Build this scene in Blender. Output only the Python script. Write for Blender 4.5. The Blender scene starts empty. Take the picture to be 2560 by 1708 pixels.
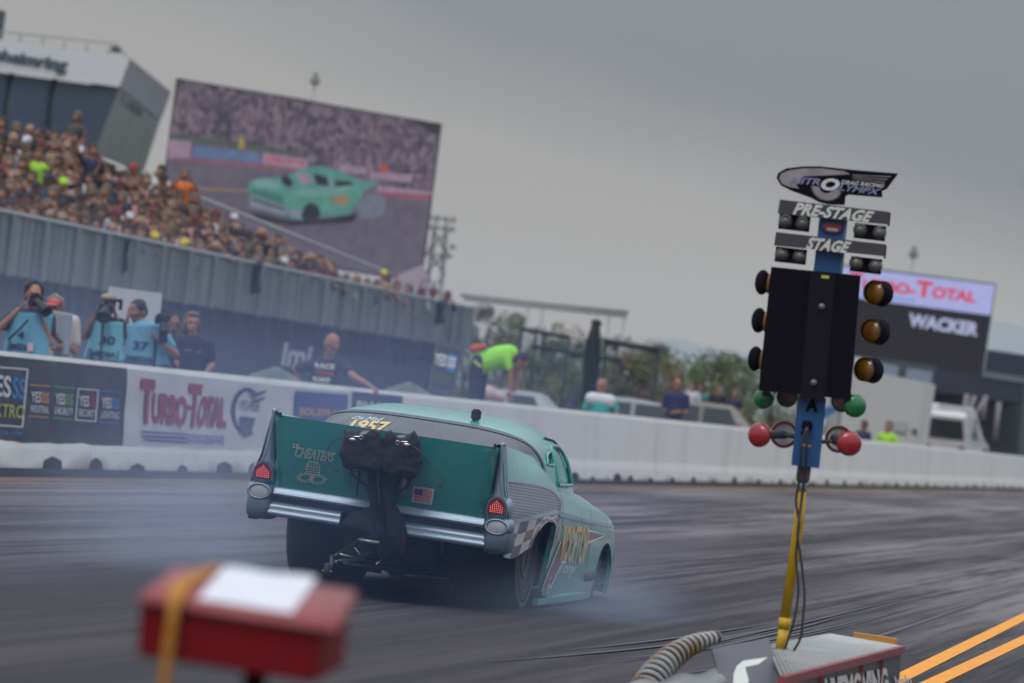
import bpy, bmesh, math, random
import numpy as np
from mathutils import Vector, Matrix
random.seed(7)
S = bpy.context.scene
COL = S.collection
# ---------------------------------------------------------------- camera
FPX = 13000.0
TH = math.radians(6.4)
PITCH = math.atan(134 / FPX)
HC = 1.38
f0 = np.array([0, math.cos(PITCH), math.sin(PITCH)])
r0 = np.array([1.0, 0, 0])
u0 = np.array([0, -math.sin(PITCH), math.cos(PITCH)])
RR = math.cos(TH) * r0 + math.sin(TH) * u0
UU = -math.sin(TH) * r0 + math.cos(TH) * u0
OO = np.array([0, 0, HC])
cam_d = bpy.data.cameras.new('camera')
cam = bpy.data.objects.new('camera', cam_d)
COL.objects.link(cam)
mw = Matrix.Identity(4)
for i in range(3):
    mw[i][0] = RR[i]; mw[i][1] = UU[i]; mw[i][2] = -f0[i]; mw[i][3] = OO[i]
cam.matrix_world = mw
cam_d.sensor_width = 36.0
cam_d.lens = 36.0 * FPX / 2560.0
cam_d.clip_start = 0.5
cam_d.clip_end = 9000
cam_d.dof.use_dof = True
cam_d.dof.focus_distance = 33.3
cam_d.dof.aperture_fstop = 4.0
S.camera = cam
# ---------------------------------------------------------------- world
S.view_settings.view_transform = 'Standard'
S.view_settings.look = 'None'
S.view_settings.gamma = 1.0
S.view_settings.exposure = 0.0
SUN_EL, SUN_AZ = math.radians(52), math.radians(205)
W = bpy.data.worlds.new('World')
S.world = W
W.use_nodes = True
nt = W.node_tree
nt.nodes.clear()
def N(t, ty, **kw):
    n = t.nodes.new(ty)
    for k, v in kw.items():
        setattr(n, k, v)
    return n
def L(t, a, b): t.links.new(a, b)
wo = N(nt, 'ShaderNodeOutputWorld')
sky = N(nt, 'ShaderNodeTexSky', sky_type='NISHITA', sun_disc=False)
sky.sun_elevation = SUN_EL
sky.sun_rotation = SUN_AZ
b1 = N(nt, 'ShaderNodeBackground'); b1.inputs[1].default_value = 0.05
L(nt, sky.outputs[0], b1.inputs[0])
tc = N(nt, 'ShaderNodeTexCoord')
sep = N(nt, 'ShaderNodeSeparateXYZ'); L(nt, tc.outputs['Generated'], sep.inputs[0])
def mth(t, op, a, b=None, c=None, clamp=False):
    n = N(t, 'ShaderNodeMath', operation=op); n.use_clamp = clamp
    for i, v in enumerate((a, b, c)):
        if v is None: continue
        if isinstance(v, (int, float)): n.inputs[i].default_value = v
        else: L(t, v, n.inputs[i])
    return n.outputs[0]
nz = N(nt, 'ShaderNodeTexNoise'); nz.inputs['Scale'].default_value = 7.0; nz.inputs['Detail'].default_value = 3.0
mp = N(nt, 'ShaderNodeMapping'); mp.inputs['Scale'].default_value = (1, 1, 1.7); mp.inputs['Rotation'].default_value = (0, math.radians(20), 0)
L(nt, tc.outputs['Generated'], mp.inputs[0]); L(nt, mp.outputs[0], nz.inputs['Vector'])
# bank of darker, bluer cloud to the upper right of the view
e = mth(nt, 'ADD', mth(nt, 'MULTIPLY', sep.outputs[0], 6.1), mth(nt, 'MULTIPLY', sep.outputs[2], 33.0))
e = mth(nt, 'ADD', e, mth(nt, 'MULTIPLY', mth(nt, 'SUBTRACT', nz.outputs[0], 0.5), 1.1))
e = mth(nt, 'MULTIPLY', mth(nt, 'SUBTRACT', e, 1.42), 1.0, clamp=True)
mx = N(nt, 'ShaderNodeMix', data_type='RGBA'); L(nt, e, mx.inputs[0])
mx.inputs[6].default_value = (0.362, 0.354, 0.346, 1)
mx.inputs[7].default_value = (0.210, 0.230, 0.254, 1)
up = mth(nt, 'MULTIPLY_ADD', mth(nt, 'SUBTRACT', sep.outputs[2], 0.06, clamp=True), 5.6, 1.0)
b2 = N(nt, 'ShaderNodeBackground'); L(nt, mx.outputs[2], b2.inputs[0]); L(nt, up, b2.inputs[1])
ms = N(nt, 'ShaderNodeMixShader'); ms.inputs[0].default_value = 0.985
L(nt, b1.outputs[0], ms.inputs[1]); L(nt, b2.outputs[0], ms.inputs[2]); L(nt, ms.outputs[0], wo.inputs[0])
sd = bpy.data.lights.new('sun', 'SUN'); sd.energy = 1.0; sd.angle = math.radians(25); sd.color = (1, .95, .88)
so = bpy.data.objects.new('sun', sd); COL.objects.link(so)
dv = Vector((math.sin(SUN_AZ) * math.cos(SUN_EL), math.cos(SUN_AZ) * math.cos(SUN_EL), math.sin(SUN_EL)))
so.rotation_euler = dv.to_track_quat('Z', 'Y').to_euler(); so.location = (0, 0, 60)
S.cycles.volume_step_rate = 2.0
S.cycles.volume_max_steps = 128
S.cycles.volume_bounces = 1
S.cycles.transparent_max_bounces = 12
# ---------------------------------------------------------------- photo rays -> world points
def ray(px, py): return RR * (px - 1280) / FPX - UU * (py - 854) / FPX + f0
def at(px, py, Y):
    d = ray(px, py); return OO + d * (Y / d[1])
def gnd(px, py, z=0.0):
    d = ray(px, py); return OO + d * ((z - HC) / d[2])
def onplane(px, py, p0, n, off=0.0):
    d = ray(px, py); t = (off - np.dot(n, OO - p0)) / np.dot(n, d); return OO + d * t
A = math.atan(.1676)
CXV = np.array([math.cos(A), -math.sin(A), 0.]); CYV = np.array([math.sin(A), math.cos(A), 0.])
CO = gnd(1300, 1524) - CXV * .76
def car(px, py, y):
    d = ray(px, py); t = (y - np.dot(CYV, OO - CO)) / np.dot(CYV, d); p = OO + d * t - CO
    return np.array([p @ CXV, p @ CYV, p[2]])
# ---------------------------------------------------------------- materials
MATS = {}
def M(name, col, rough=.6, metal=0., var=.10, scale=6., bump=0., emit=0., spec=.5, coat=0., alpha=1., trans=0.):
    if name in MATS: return MATS[name]
    m = bpy.data.materials.new(name); m.use_nodes = True; t = m.node_tree
    p = t.nodes['Principled BSDF']; c = (col[0], col[1], col[2], 1)
    tc = N(t, 'ShaderNodeTexCoord'); nz = N(t, 'ShaderNodeTexNoise'); nz.inputs['Scale'].default_value = scale
    nz.inputs['Detail'].default_value = 5; L(t, tc.outputs['Object'], nz.inputs['Vector'])
    mx = N(t, 'ShaderNodeMix', data_type='RGBA'); L(t, nz.outputs[0], mx.inputs[0])
    mx.inputs[6].default_value = tuple(max(0, v * (1 - var)) for v in col) + (1,)
    mx.inputs[7].default_value = tuple(min(1, v * (1 + var)) for v in col) + (1,)
    L(t, mx.outputs[2], p.inputs['Base Color'])
    L(t, mth(t, 'MULTIPLY_ADD', nz.outputs[0], .16, rough - .08, clamp=True), p.inputs['Roughness'])
    p.inputs['Metallic'].default_value = metal; p.inputs['Specular IOR Level'].default_value = spec
    p.inputs['Coat Weight'].default_value = coat; p.inputs['Coat Roughness'].default_value = .06
    if trans: p.inputs['Transmission Weight'].default_value = trans
    if alpha < 1: p.inputs['Alpha'].default_value = alpha
    if emit:
        L(t, mx.outputs[2], p.inputs['Emission Color']); p.inputs['Emission Strength'].default_value = emit
        
    if bump:
        b = N(t, 'ShaderNodeBump'); b.inputs['Strength'].default_value = bump; b.inputs['Distance'].default_value = .02
        L(t, nz.outputs[0], b.inputs['Height']); L(t, b.outputs[0], p.inputs['Normal'])
    MATS[name] = m
    return m
def srgb(r, g, b):
    f = lambda c: (c / 255 / 12.92) if c / 255 <= .04045 else ((c / 255 + .055) / 1.055) ** 2.4
    return (f(r), f(g), f(b))
# ---------------------------------------------------------------- mesh builder
class MB:
    def __init__(s): s.v = []; s.f = []; s.m = []; s.mi = 0; s.sm = []; s.smooth = False
    def add(s, vs, fs, mi=None, smooth=None):
        o = len(s.v); s.v += [tuple(map(float, v)) for v in vs]
        for f in fs:
            s.f.append([i + o for i in f]); s.m.append(s.mi if mi is None else mi); s.sm.append(s.smooth if smooth is None else smooth)
        return s
    def box(s, c, d, rot=None, mi=None, bev=0.0):
        bm = bmesh.new(); bmesh.ops.create_cube(bm, size=1)
        bmesh.ops.scale(bm, vec=Vector(d), verts=bm.verts)
        if bev: bmesh.ops.bevel(bm, geom=bm.edges[:], offset=bev, segments=2, affect='EDGES')
        mt = Matrix.Translation(Vector(c)) @ (rot.to_4x4() if rot is not None else Matrix.Identity(4))
        bmesh.ops.transform(bm, matrix=mt, verts=bm.verts)
        s.bm(bm, mi); return s
    def bm(s, bm, mi=None, smooth=None):
        bm.verts.index_update()
        s.add([v.co for v in bm.verts], [[v.index for v in f.verts] for f in bm.faces], mi, smooth); bm.free()
    def prism(s, front, back, mi=None):
        n = len(front); s.add(list(front) + list(back), [list(range(n)), list(range(2 * n - 1, n - 1, -1))] + [[i, i + n, (i + 1) % n + n, (i + 1) % n] for i in range(n)], mi); return s
    def tube(s, pts, r, seg=10, mi=None, cap=True):
        pts = [Vector(p) for p in pts]; n = len(pts); rr = r if isinstance(r, (list, tuple)) else [r] * n
        vs = []; up = Vector((0.1, 0.2, 1)).normalized(); prev = None
        for i, p in enumerate(pts):
            t = (pts[min(i + 1, n - 1)] - pts[max(i - 1, 0)]).normalized()
            if prev is None:
                a = t.cross(up)
                if a.length < .05: a = t.cross(Vector((1, 0, 0)))
                a.normalize()
            else:
                a = (prev - t * prev.dot(t)).normalized()
            prev = a; b = t.cross(a)
            for k in range(seg):
                an = 2 * math.pi * k / seg; vs.append(p + (a * math.cos(an) + b * math.sin(an)) * rr[i])
        fs = [[i * seg + k, i * seg + (k + 1) % seg, (i + 1) * seg + (k + 1) % seg, (i + 1) * seg + k] for i in range(n - 1) for k in range(seg)]
        s.add(vs, fs, mi, True)
        if cap: s.add(vs[:seg], [list(range(seg))[::-1]], mi, False); s.add(vs[-seg:], [list(range(seg))], mi, False)
        return s
    def lathe(s, prof, c=(0, 0, 0), axis=(0, 0, 1), seg=32, mi=None, smooth=True):
        q = Vector(axis).to_track_quat('Z', 'Y').to_matrix(); c = Vector(c); vs = []
        for (r, h) in prof:
            for k in range(seg):
                an = 2 * math.pi * k / seg; vs.append(c + q @ Vector((r * math.cos(an), r * math.sin(an), h)))
        n = len(prof)
        fs = [[i * seg + k, i * seg + (k + 1) % seg, (i + 1) * seg + (k + 1) % seg, (i + 1) * seg + k] for i in range(n - 1) for k in range(seg)]
        s.add(vs, fs, mi, smooth); return s
    def ell(s, c, r, rot=None, mi=None, seg=14, rings=9, e=1.0):
        vs = []; c = Vector(c); fs = []
        sg = lambda v: math.copysign(abs(v) ** e, v)
        for i in range(rings + 1):
            ph = -math.pi / 2 + math.pi * i / rings
            for k in range(seg):
                a = 2 * math.pi * k / seg
                p = Vector((r[0] * sg(math.cos(ph)) * sg(math.cos(a)), r[1] * sg(math.cos(ph)) * sg(math.sin(a)), r[2] * sg(math.sin(ph))))
                if rot is not None: p = rot @ p
                vs.append(c + p)
        for i in range(rings):
            for k in range(seg): fs.append([i * seg + k, i * seg + (k + 1) % seg, (i + 1) * seg + (k + 1) % seg, (i + 1) * seg + k])
        s.add(vs, fs, mi, True); return s
    def cap(s, p0, ra, p1, rb, mi=None, seg=12):
        p0, p1 = Vector(p0), Vector(p1); d = p1 - p0; l = max(d.length, 1e-4); prof = []
        for i in range(5): a = -math.pi / 2 + math.pi / 2 * i / 4; prof.append((max(ra * math.cos(a), 1e-4), ra * math.sin(a)))
        for i in range(5): a = math.pi / 2 * i / 4; prof.append((max(rb * math.cos(a), 1e-4), l + rb * math.sin(a)))
        s.lathe(prof, p0, d, seg, mi); return s
    def grid(s, fn, us, vs_, mi=None, smooth=True, flip=False):
        nu, nv = len(us), len(vs_); P = [fn(u, v) for u in us for v in vs_]
        fs = [[i * nv + j, (i + 1) * nv + j, (i + 1) * nv + j + 1, i * nv + j + 1] for i in range(nu - 1) for j in range(nv - 1)]
        if flip: fs = [f[::-1] for f in fs]
        s.add(P, fs, mi, smooth); return s
    def mesh(s, name, mats):
        me = bpy.data.meshes.new(name); me.from_pydata(s.v, [], s.f)
        for m in (mats if isinstance(mats, (list, tuple)) else [mats]): me.materials.append(m)
        me.polygons.foreach_set('material_index', s.m); me.polygons.foreach_set('use_smooth', s.sm); me.update()
        return me
    def build(s, name, mats, parent=None, fixn=True):
        me = s.mesh(name, mats)
        if fixn:
            bm = bmesh.new(); bm.from_mesh(me); bmesh.ops.remove_doubles(bm, verts=bm.verts, dist=1e-5)
            bmesh.ops.recalc_face_normals(bm, faces=bm.faces); bm.to_mesh(me); bm.free()
        o = bpy.data.objects.new(name, me); COL.objects.link(o)
        if parent is not None: o.parent = parent
        return o
def tag(o, label, cat=None, group=None, kind=None):
    if label: o['label'] = label
    if cat: o['category'] = cat
    if group: o['group'] = group
    if kind: o['kind'] = kind
    return o
def thing(name, label, cat, loc=(0, 0, 0), group=None, rz=0.):
    o = bpy.data.objects.new(name, None); COL.objects.link(o); o.location = loc; o.rotation_euler = (0, 0, rz); o.empty_display_size = .2
    return tag(o, label, cat, group)
def rebase(root):
    """children were built in world coordinates: shift them under the root's own place"""
    bpy.context.view_layer.update()
    inv = root.matrix_world.inverted()
    for c in [o for o in bpy.data.objects if o.parent == root]:
        if c.data and not c.get('rb'):
            c.data.transform(inv); c['rb'] = 1
            for g in [o for o in bpy.data.objects if o.parent == c]:
                g.data.transform(inv)
    for c in bpy.data.objects:
        if 'rb' in c: del c['rb']
def recenter(o):
    """single-mesh thing built in world coordinates: origin to its base centre"""
    vs = [v.co for v in o.data.vertices]
    b = Vector((sum(v.x for v in vs) / len(vs), sum(v.y for v in vs) / len(vs), min(v.z for v in vs)))
    o.data.transform(Matrix.Translation(-b)); o.location = b
    for g in [c for c in bpy.data.objects if c.parent == o]: g.data.transform(Matrix.Translation(-b))
    return o
# text as 2D outline faces, scaled into a unit box
_tc = {}
def text2d(s, bold=0.0, shear=0.0, space=1.0):
    k = (s, bold, shear, space)
    if k in _tc: return _tc[k]
    cu = bpy.data.curves.new('lettering', 'FONT'); cu.body = s; cu.offset = bold; cu.shear = shear; cu.space_character = space; cu.resolution_u = 3
    o = bpy.data.objects.new('lettering', cu); COL.objects.link(o); bpy.context.view_layer.update()
    me = bpy.data.meshes.new_from_object(o.evaluated_get(bpy.context.evaluated_depsgraph_get()))
    v = np.array([list(x.co)[:2] for x in me.vertices]); f = [list(p.vertices) for p in me.polygons]
    bpy.data.objects.remove(o); bpy.data.curves.remove(cu); bpy.data.meshes.remove(me)
    mn, mx = v.min(0), v.max(0); v = (v - mn) / (mx - mn); _tc[k] = (v, f); return v, f
def quadmap(TL, TR, BR, BL):
    TL, TR, BR, BL = map(np.array, (TL, TR, BR, BL))
    return lambda u, v: (BL * (1 - u) + BR * u) * (1 - v) + (TL * (1 - u) + TR * u) * v
def put_text(mb, s, fn, mi=None, bold=0., shear=0., space=1.0):
    v, f = text2d(s, bold, shear, space); mb.add([fn(a, b) for a, b in v], f, mi, False)
def chain(q, P):
    return lambda u, v: P(*q(u, v))
def ci(xs, ys, x):
    """smooth (monotone cubic) interpolation"""
    n = len(xs)
    if x <= xs[0]: return ys[0]
    if x >= xs[-1]: return ys[-1]
    i = 0
    while x > xs[i + 1]: i += 1
    h = xs[i + 1] - xs[i]; d = lambda j: (ys[j + 1] - ys[j]) / (xs[j + 1] - xs[j])
    def m(j):
        if j == 0 or j == n - 1: return d(0) if j == 0 else d(n - 2)
        a, b = d(j - 1), d(j); return 0 if a * b <= 0 else 2 * a * b / (a + b)
    t = (x - xs[i]) / h
    return (2*t**3 - 3*t*t + 1) * ys[i] + (t**3 - 2*t*t + t) * h * m(i) + (-2*t**3 + 3*t*t) * ys[i + 1] + (t**3 - t*t) * h * m(i + 1)
lin = lambda a, b, n: [a + (b - a) * i / (n - 1) for i in range(n)]
# ================================================================ ground
def asphalt():
    m = bpy.data.materials.new('asphalt'); m.use_nodes = True; t = m.node_tree; p = t.nodes['Principled BSDF']
    g = N(t, 'ShaderNodeNewGeometry'); mp = N(t, 'ShaderNodeMapping'); mp.vector_type = 'TEXTURE'
    mp.inputs['Rotation'].default_value = (0, 0, -math.atan(.172)); L(t, g.outputs['Position'], mp.inputs[0])
    def nz(sx, sy, det=4, sc=1.0, dist=0.):
        q = N(t, 'ShaderNodeMapping'); q.inputs['Scale'].default_value = (sx, sy, 1); L(t, mp.outputs[0], q.inputs[0])
        n = N(t, 'ShaderNodeTexNoise'); n.inputs['Scale'].default_value = sc; n.inputs['Detail'].default_value = det; n.inputs['Distortion'].default_value = dist
        L(t, q.outputs[0], n.inputs['Vector']); return n.outputs[0]
    st1 = nz(2.2, .035, 5); st2 = nz(9, .12, 4); big = nz(.35, .05, 3); fine = nz(60, 60, 2); pat = nz(.5, .22, 4)
    def ramp(f, a, b):
        r = N(t, 'ShaderNodeMapRange'); r.inputs[1].default_value = a; r.inputs[2].default_value = b; r.interpolation_type = 'SMOOTHSTEP'; L(t, f, r.inputs[0]); return r.outputs[0]
    a = mth(t, 'MULTIPLY_ADD', ramp(st1, .40, .62), .45, mth(t, 'MULTIPLY', ramp(st2, .4, .65), .22))
    a = mth(t, 'MULTIPLY_ADD', ramp(big, .35, .65), .38, a)
    a = mth(t, 'MULTIPLY_ADD', mth(t, 'SUBTRACT', fine, .5), .15, a)
    a = mth(t, 'MULTIPLY_ADD', mth(t, 'SUBTRACT', pat, .5), .5, a)
    a = mth(t, 'MULTIPLY_ADD', mth(t, 'SUBTRACT', ramp(nz(7, .07, 5), .38, .62), .5), .55, a)
    a = mth(t, 'MULTIPLY_ADD', mth(t, 'SUBTRACT', ramp(nz(26, .5, 3), .36, .64), .5), .30, a, clamp=True)
    s = N(t, 'ShaderNodeSeparateXYZ'); L(t, mp.outputs[0], s.inputs[0])
    def band(c, w):
        d = mth(t, 'DIVIDE', mth(t, 'SUBTRACT', mth(t, 'ADD', s.outputs[0], mth(t, 'MULTIPLY', mth(t, 'SUBTRACT', big, .5), 1.4)), c), w); return mth(t, 'POWER', 2.718, mth(t, 'MULTIPLY', mth(t, 'MULTIPLY', d, d), -1.0))
    dk = mth(t, 'MULTIPLY', band(-7.2, 1.0), .62); dk = mth(t, 'MAXIMUM', dk, mth(t, 'MULTIPLY', band(-5.2, .9), .62)); dk = mth(t, 'MAXIMUM', dk, mth(t, 'MULTIPLY', band(-3.6, .28), .35)); dk = mth(t, 'MAXIMUM', dk, mth(t, 'MULTIPLY', band(-11.4, 1.1), .35)); dk = mth(t, 'MAXIMUM', dk, mth(t, 'MULTIPLY', band(.6, 1.0), .5))
    st3 = ramp(nz(5.0, .02, 3), .56, .70); dk = mth(t, 'MAXIMUM', dk, mth(t, 'MULTIPLY', st3, .75))
    a = mth(t, 'MULTIPLY', a, mth(t, 'SUBTRACT', 1.0, dk), clamp=True)
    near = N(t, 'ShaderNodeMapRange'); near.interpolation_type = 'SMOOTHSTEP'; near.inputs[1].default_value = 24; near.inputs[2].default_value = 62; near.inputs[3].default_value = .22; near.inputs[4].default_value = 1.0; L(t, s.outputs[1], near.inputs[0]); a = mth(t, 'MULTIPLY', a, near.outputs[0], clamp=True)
    mx = N(t, 'ShaderNodeMix', data_type='RGBA'); L(t, a, mx.inputs[0])
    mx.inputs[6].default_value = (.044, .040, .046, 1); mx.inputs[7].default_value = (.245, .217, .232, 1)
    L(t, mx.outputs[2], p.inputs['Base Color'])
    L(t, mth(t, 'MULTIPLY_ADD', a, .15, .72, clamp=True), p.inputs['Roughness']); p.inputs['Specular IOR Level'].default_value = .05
    b = N(t, 'ShaderNodeBump'); b.inputs['Strength'].default_value = .4; b.inputs['Distance'].default_value = .004; L(t, fine, b.inputs['Height']); L(t, b.outputs[0], p.inputs['Normal'])
    return m
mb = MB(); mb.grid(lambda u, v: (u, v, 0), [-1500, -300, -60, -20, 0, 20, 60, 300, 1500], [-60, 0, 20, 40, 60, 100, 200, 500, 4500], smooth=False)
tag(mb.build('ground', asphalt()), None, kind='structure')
M_LINE = M('line_paint', srgb(232, 150, 40), .7, var=.25, scale=3)
def strip(pts_l, pts_r, z, name, m):
    mb = MB(); n = len(pts_l); mb.add([(p[0], p[1], z) for p in pts_l] + [(p[0], p[1], z) for p in pts_r], [[i, i + 1, n + i + 1, n + i] for i in range(n - 1)])
    o = mb.build(name, m); return o
def gl(a, b, w, z, name, m, y0=18., y1=700.):
    a, b = gnd(*a), gnd(*b); d = (b - a) / (b - a)[1]; f = lambda y: a + d * (y - a[1]); ys = [y0, 40, 80, 200, y1]
    return strip([f(y) - np.array([w / 2, 0, 0]) for y in ys], [f(y) + np.array([w / 2, 0, 0]) for y in ys], z, name, m)
tag(gl((2560, 1543), (2270, 1687), .115, .004, 'lane_line', M_LINE), None, kind='structure')
tag(gl((2560, 1600), (2340, 1704), .115, .004, 'lane_line', M_LINE), None, kind='structure')
M_RUB = M('tyre_rubber_mark', (.028, .028, .034), .5, var=.4, scale=2)
rs_ = random.Random(8)
cur = [gnd(*p) for p in ((1000, 1702), (1400, 1674), (1750, 1634), (2000, 1587), (2300, 1505), (2560, 1428))]; cur.append(cur[-1] + (cur[-1] - cur[-2]) * 3)
for k in range(12):
    off = rs_.gauss(0, .16); w = rs_.uniform(.012, .05); t0, t1 = sorted((rs_.uniform(0, 3), rs_.uniform(3, 6))); T = lin(t0, t1, 40); bend = rs_.uniform(-.08, .08)
    P_c = [np.array([ci(list(range(7)), [c[q] for c in cur], t_) for q in range(2)]) + [off + bend * (t_ - 3), 0] for t_ in T]; W_c = [w * math.sin(math.pi * (i_ + .3) / 40.3) for i_ in range(40)]
    q = strip([p - [w_ / 2, 0] for p, w_ in zip(P_c, W_c)], [p + [w_ / 2, 0] for p, w_ in zip(P_c, W_c)], .003 + k * .0006, 'skid_mark', M_RUB); tag(q, None, kind='structure')
# concrete apron along the far wall
BD = np.array([.175, 1, 0]); BD = BD / np.linalg.norm(BD); BN = np.array([BD[1], -BD[0], 0.]); BP = np.array([-14.05, 0., 0.])
def bl(Y, off=0., z=0.): q = BP + np.array([.175 * Y, Y, 0]) + BN * off; return (q[0], q[1], z)
ys = [20, 60, 100, 160, 260, 500]
tag(strip([bl(y, .45) for y in ys], [bl(y, .02) for y in ys], .005, 'kerb_strip', M('kerb_dirt', (.16, .105, .05), .9, var=.5, scale=2)), None, kind='structure')
tag(strip([bl(y, 1.0) for y in (20, 60, 500)], [bl(y, .93) for y in (20, 60, 500)], .004, 'edge_line', M('edge_line_worn', (.25, .13, .06), .8, var=.6, scale=1.3)), None, kind='structure')
# far ground: paddock asphalt is the same sheet; a low grass bank and hills beyond
mb = MB()
mb.grid(lambda u, v: (u, v, .02 + max(0, (v - 330)) * .004), lin(-120, 160, 20), lin(330, 900, 8), smooth=True)
tag(mb.build('grass_bank', M('dry_grass', (.07, .085, .03), .95, var=.5, scale=.2)), None, kind='structure')
mb = MB()
def hh(x): return max(10, ci([-540, 0, 84, 210, 336, 540], [40, 44, 52, 70, 95, 120], x) + 6 * math.sin(x * .02) + 4 * math.sin(x * .051 + 1))
mb.grid(lambda u, v: (u, 3600 + v * 900, hh(u) * math.sin(v * math.pi / 2 + .001)), lin(-2400, 2400, 300), lin(0, 1, 10))
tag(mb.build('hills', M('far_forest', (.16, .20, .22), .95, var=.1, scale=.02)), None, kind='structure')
# ================================================================ concrete wall
def wall_mat():
    m = M('white_painted_concrete', (.84, .82, .79), .65, var=.06, scale=1.2, bump=.1); t = m.node_tree; p = t.nodes['Principled BSDF']
    g = N(t, 'ShaderNodeNewGeometry'); s = N(t, 'ShaderNodeSeparateXYZ'); L(t, g.outputs['Position'], s.inputs[0])
    n = N(t, 'ShaderNodeTexNoise'); n.inputs['Scale'].default_value = .8; n.inputs['Detail'].default_value = 6
    q = N(t, 'ShaderNodeMapping'); q.inputs['Scale'].default_value = (1, 1, .25); L(t, g.outputs['Position'], q.inputs[0]); L(t, q.outputs[0], n.inputs['Vector'])
    r = N(t, 'ShaderNodeMapRange'); r.inputs[1].default_value = .50; r.inputs[2].default_value = .78; L(t, n.outputs[0], r.inputs[0])
    old = p.inputs['Base Color'].links[0].from_socket
    mx = N(t, 'ShaderNodeMix', data_type='RGBA'); L(t, mth(t, 'MULTIPLY', r.outputs[0], .28), mx.inputs[0]); L(t, old, mx.inputs[6]); mx.inputs[7].default_value = (.40, .36, .30, 1)
    # splash dirt with a ragged edge near the foot
    z = mth(t, 'ADD', s.outputs[2], mth(t, 'MULTIPLY', mth(t, 'SUBTRACT', n.outputs[0], .5), .5))
    r2 = N(t, 'ShaderNodeMapRange'); r2.inputs[1].default_value = .17; r2.inputs[2].default_value = .0; L(t, z, r2.inputs[0])
    mx2 = N(t, 'ShaderNodeMix', data_type='RGBA'); L(t, mth(t, 'MULTIPLY', r2.outputs[0], .8), mx2.inputs[0]); L(t, mx.outputs[2], mx2.inputs[6]); mx2.inputs[7].default_value = (.20, .12, .055, 1)
    L(t, mx2.outputs[2], p.inputs['Base Color']); return m
M_WALL = wall_mat()
WH = 1.25
PROF = [(-.11, .0), (-.11, .10), (-.13, .28), (-.165, .42), (-.19, 1.19), (-.21, WH), (-.34, WH), (-.35, 1.19), (-.36, .42), (-.36, .2), (-.37, 0)]
wt = thing('concrete_barrier', 'long low white concrete barrier wall with notched foot beside the race track', 'wall', bl(52))
mb = MB(); segs = []; y = 20.0
rnd = random.Random(4)
while y < 420:
    ln = 6.0 if y < 200 else 40; y1 = min(y + ln, 420); g = .007
    for yy0, yy1 in ((y + g, y1 - g),):
        nn = 8; P = []
        for i in range(nn + 1):
            Y = yy0 + (yy1 - yy0) * i / nn
            for (o, z) in PROF: P.append(bl(Y, o, z))
        k = len(PROF)
        mb.add(P, [[i * k + j, (i + 1) * k + j, (i + 1) * k + j + 1, i * k + j + 1] for i in range(nn) for j in range(k - 1)] + [list(range(k)), list(range(nn * k, nn * k + k))[::-1]], smooth=False)
    y = y1
mb.build('wall_run', M_WALL, wt)
# dark scupper notches along the foot (black blocks, shade of the openings put into the colour)
mb = MB(); y = 40.
while y < 200:
    w = rnd.uniform(.55, .95); h = rnd.choice([.14, .18, .21, .16]);
    a, b = y, y + w / 1.0
    for t in range(1):
        mb.prism([bl(a, -.098, .0), bl(b, -.098, .0), bl(b - .12, -.098, h * .8), bl((a + b) / 2, -.105, h), bl(a + .12, -.098, h * .8)], [bl(a, -.2, .0), bl(b, -.2, .0), bl(b - .12, -.2, h * .8), bl((a + b) / 2, -.2, h), bl(a + .12, -.2, h * .8)])
    y += rnd.uniform(1.7, 2.7) if y < 95 else rnd.uniform(2.5, 4)
M_DARK = M('foot_black', (.012, .012, .015), .9, var=.3)  # plain black for the notch blocks and the foot strip
mb.build('drain_notch', M_DARK, wt)
mb = MB()
mb.box(((bl(120)[0]), 120, .02), (.05, .05, .04)); 
mb.v = []; mb.f = []; mb.m = []; mb.sm = []
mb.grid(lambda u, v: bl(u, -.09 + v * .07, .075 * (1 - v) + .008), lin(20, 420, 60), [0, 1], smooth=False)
mb.build('foot_dark_strip', M_DARK, wt)  # flat black strip along the wall foot
rebase(wt)
# ---- banners hung on the wall, drawn on the wall's own plane
BNZ = BN
def wp(px, py, off=-.150): return onplane(px, py, BP, BN, off)
def banner(name, TL, TR, BR, BL, mat, label, off=-.146, nu=50, nv=12, amp=.012, seed=1):
    q = quadmap(TL, TR, BR, BL); r = random.Random(seed); ph = [r.uniform(0, 6) for _ in range(8)]
    def fn(u, v):
        p = wp(*q(u, v), off=off); w = math.sin(u * 23 + v * 3 + ph[0]) * .5 + math.sin(u * 51 + v * 5 + ph[1]) * .3 + math.sin(u * 11 - v * 9 + ph[2]) * .5
        return p + BN * (amp * w * (math.sin(v * math.pi) ** .5 if 0 < v < 1 else 0))
    mb = MB(); mb.grid(fn, lin(0, 1, nu), lin(0, 1, nv))
    o = mb.build(name, mat, fixn=False)
    tag(o, label, 'banner'); return o
def decals(parent, mats, ops, P, name='lettering'):
    mb = MB()
    for k_, op in enumerate(ops):
        mi = op[0]; kind = op[1]; n0 = len(mb.v)
        if kind == 'poly': mb.add([P(*p) for p in op[2]], [list(range(len(op[2])))], mi, False)
        elif kind == 'text': put_text(mb, op[2], chain(quadmap(*op[3]), P), mi, *(op[4] if len(op) > 4 else ()))
        elif kind == 'line':
            pts = op[2]; w = op[3]
            for a, b in zip(pts[:-1], pts[1:]):
                a, b = np.array(a, float), np.array(b, float); d = b - a; l = np.linalg.norm(d)
                if l < 1e-6: continue
                d /= l; n = np.array([-d[1], d[0]]) * w / 2; a = a - d * w * .3; b = b + d * w * .3
                mb.add([P(*(a + n)), P(*(b + n)), P(*(b - n)), P(*(a - n))], [[0, 1, 2, 3]], mi, False)
        if kind != 'line': mb.v[n0:] = [(x, y - .0011 * k_, z) for x, y, z in mb.v[n0:]]
    o = mb.build(name, mats, parent, fixn=False); return o
P_ = lambda off: (lambda a, b: wp(a, b, off))
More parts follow.
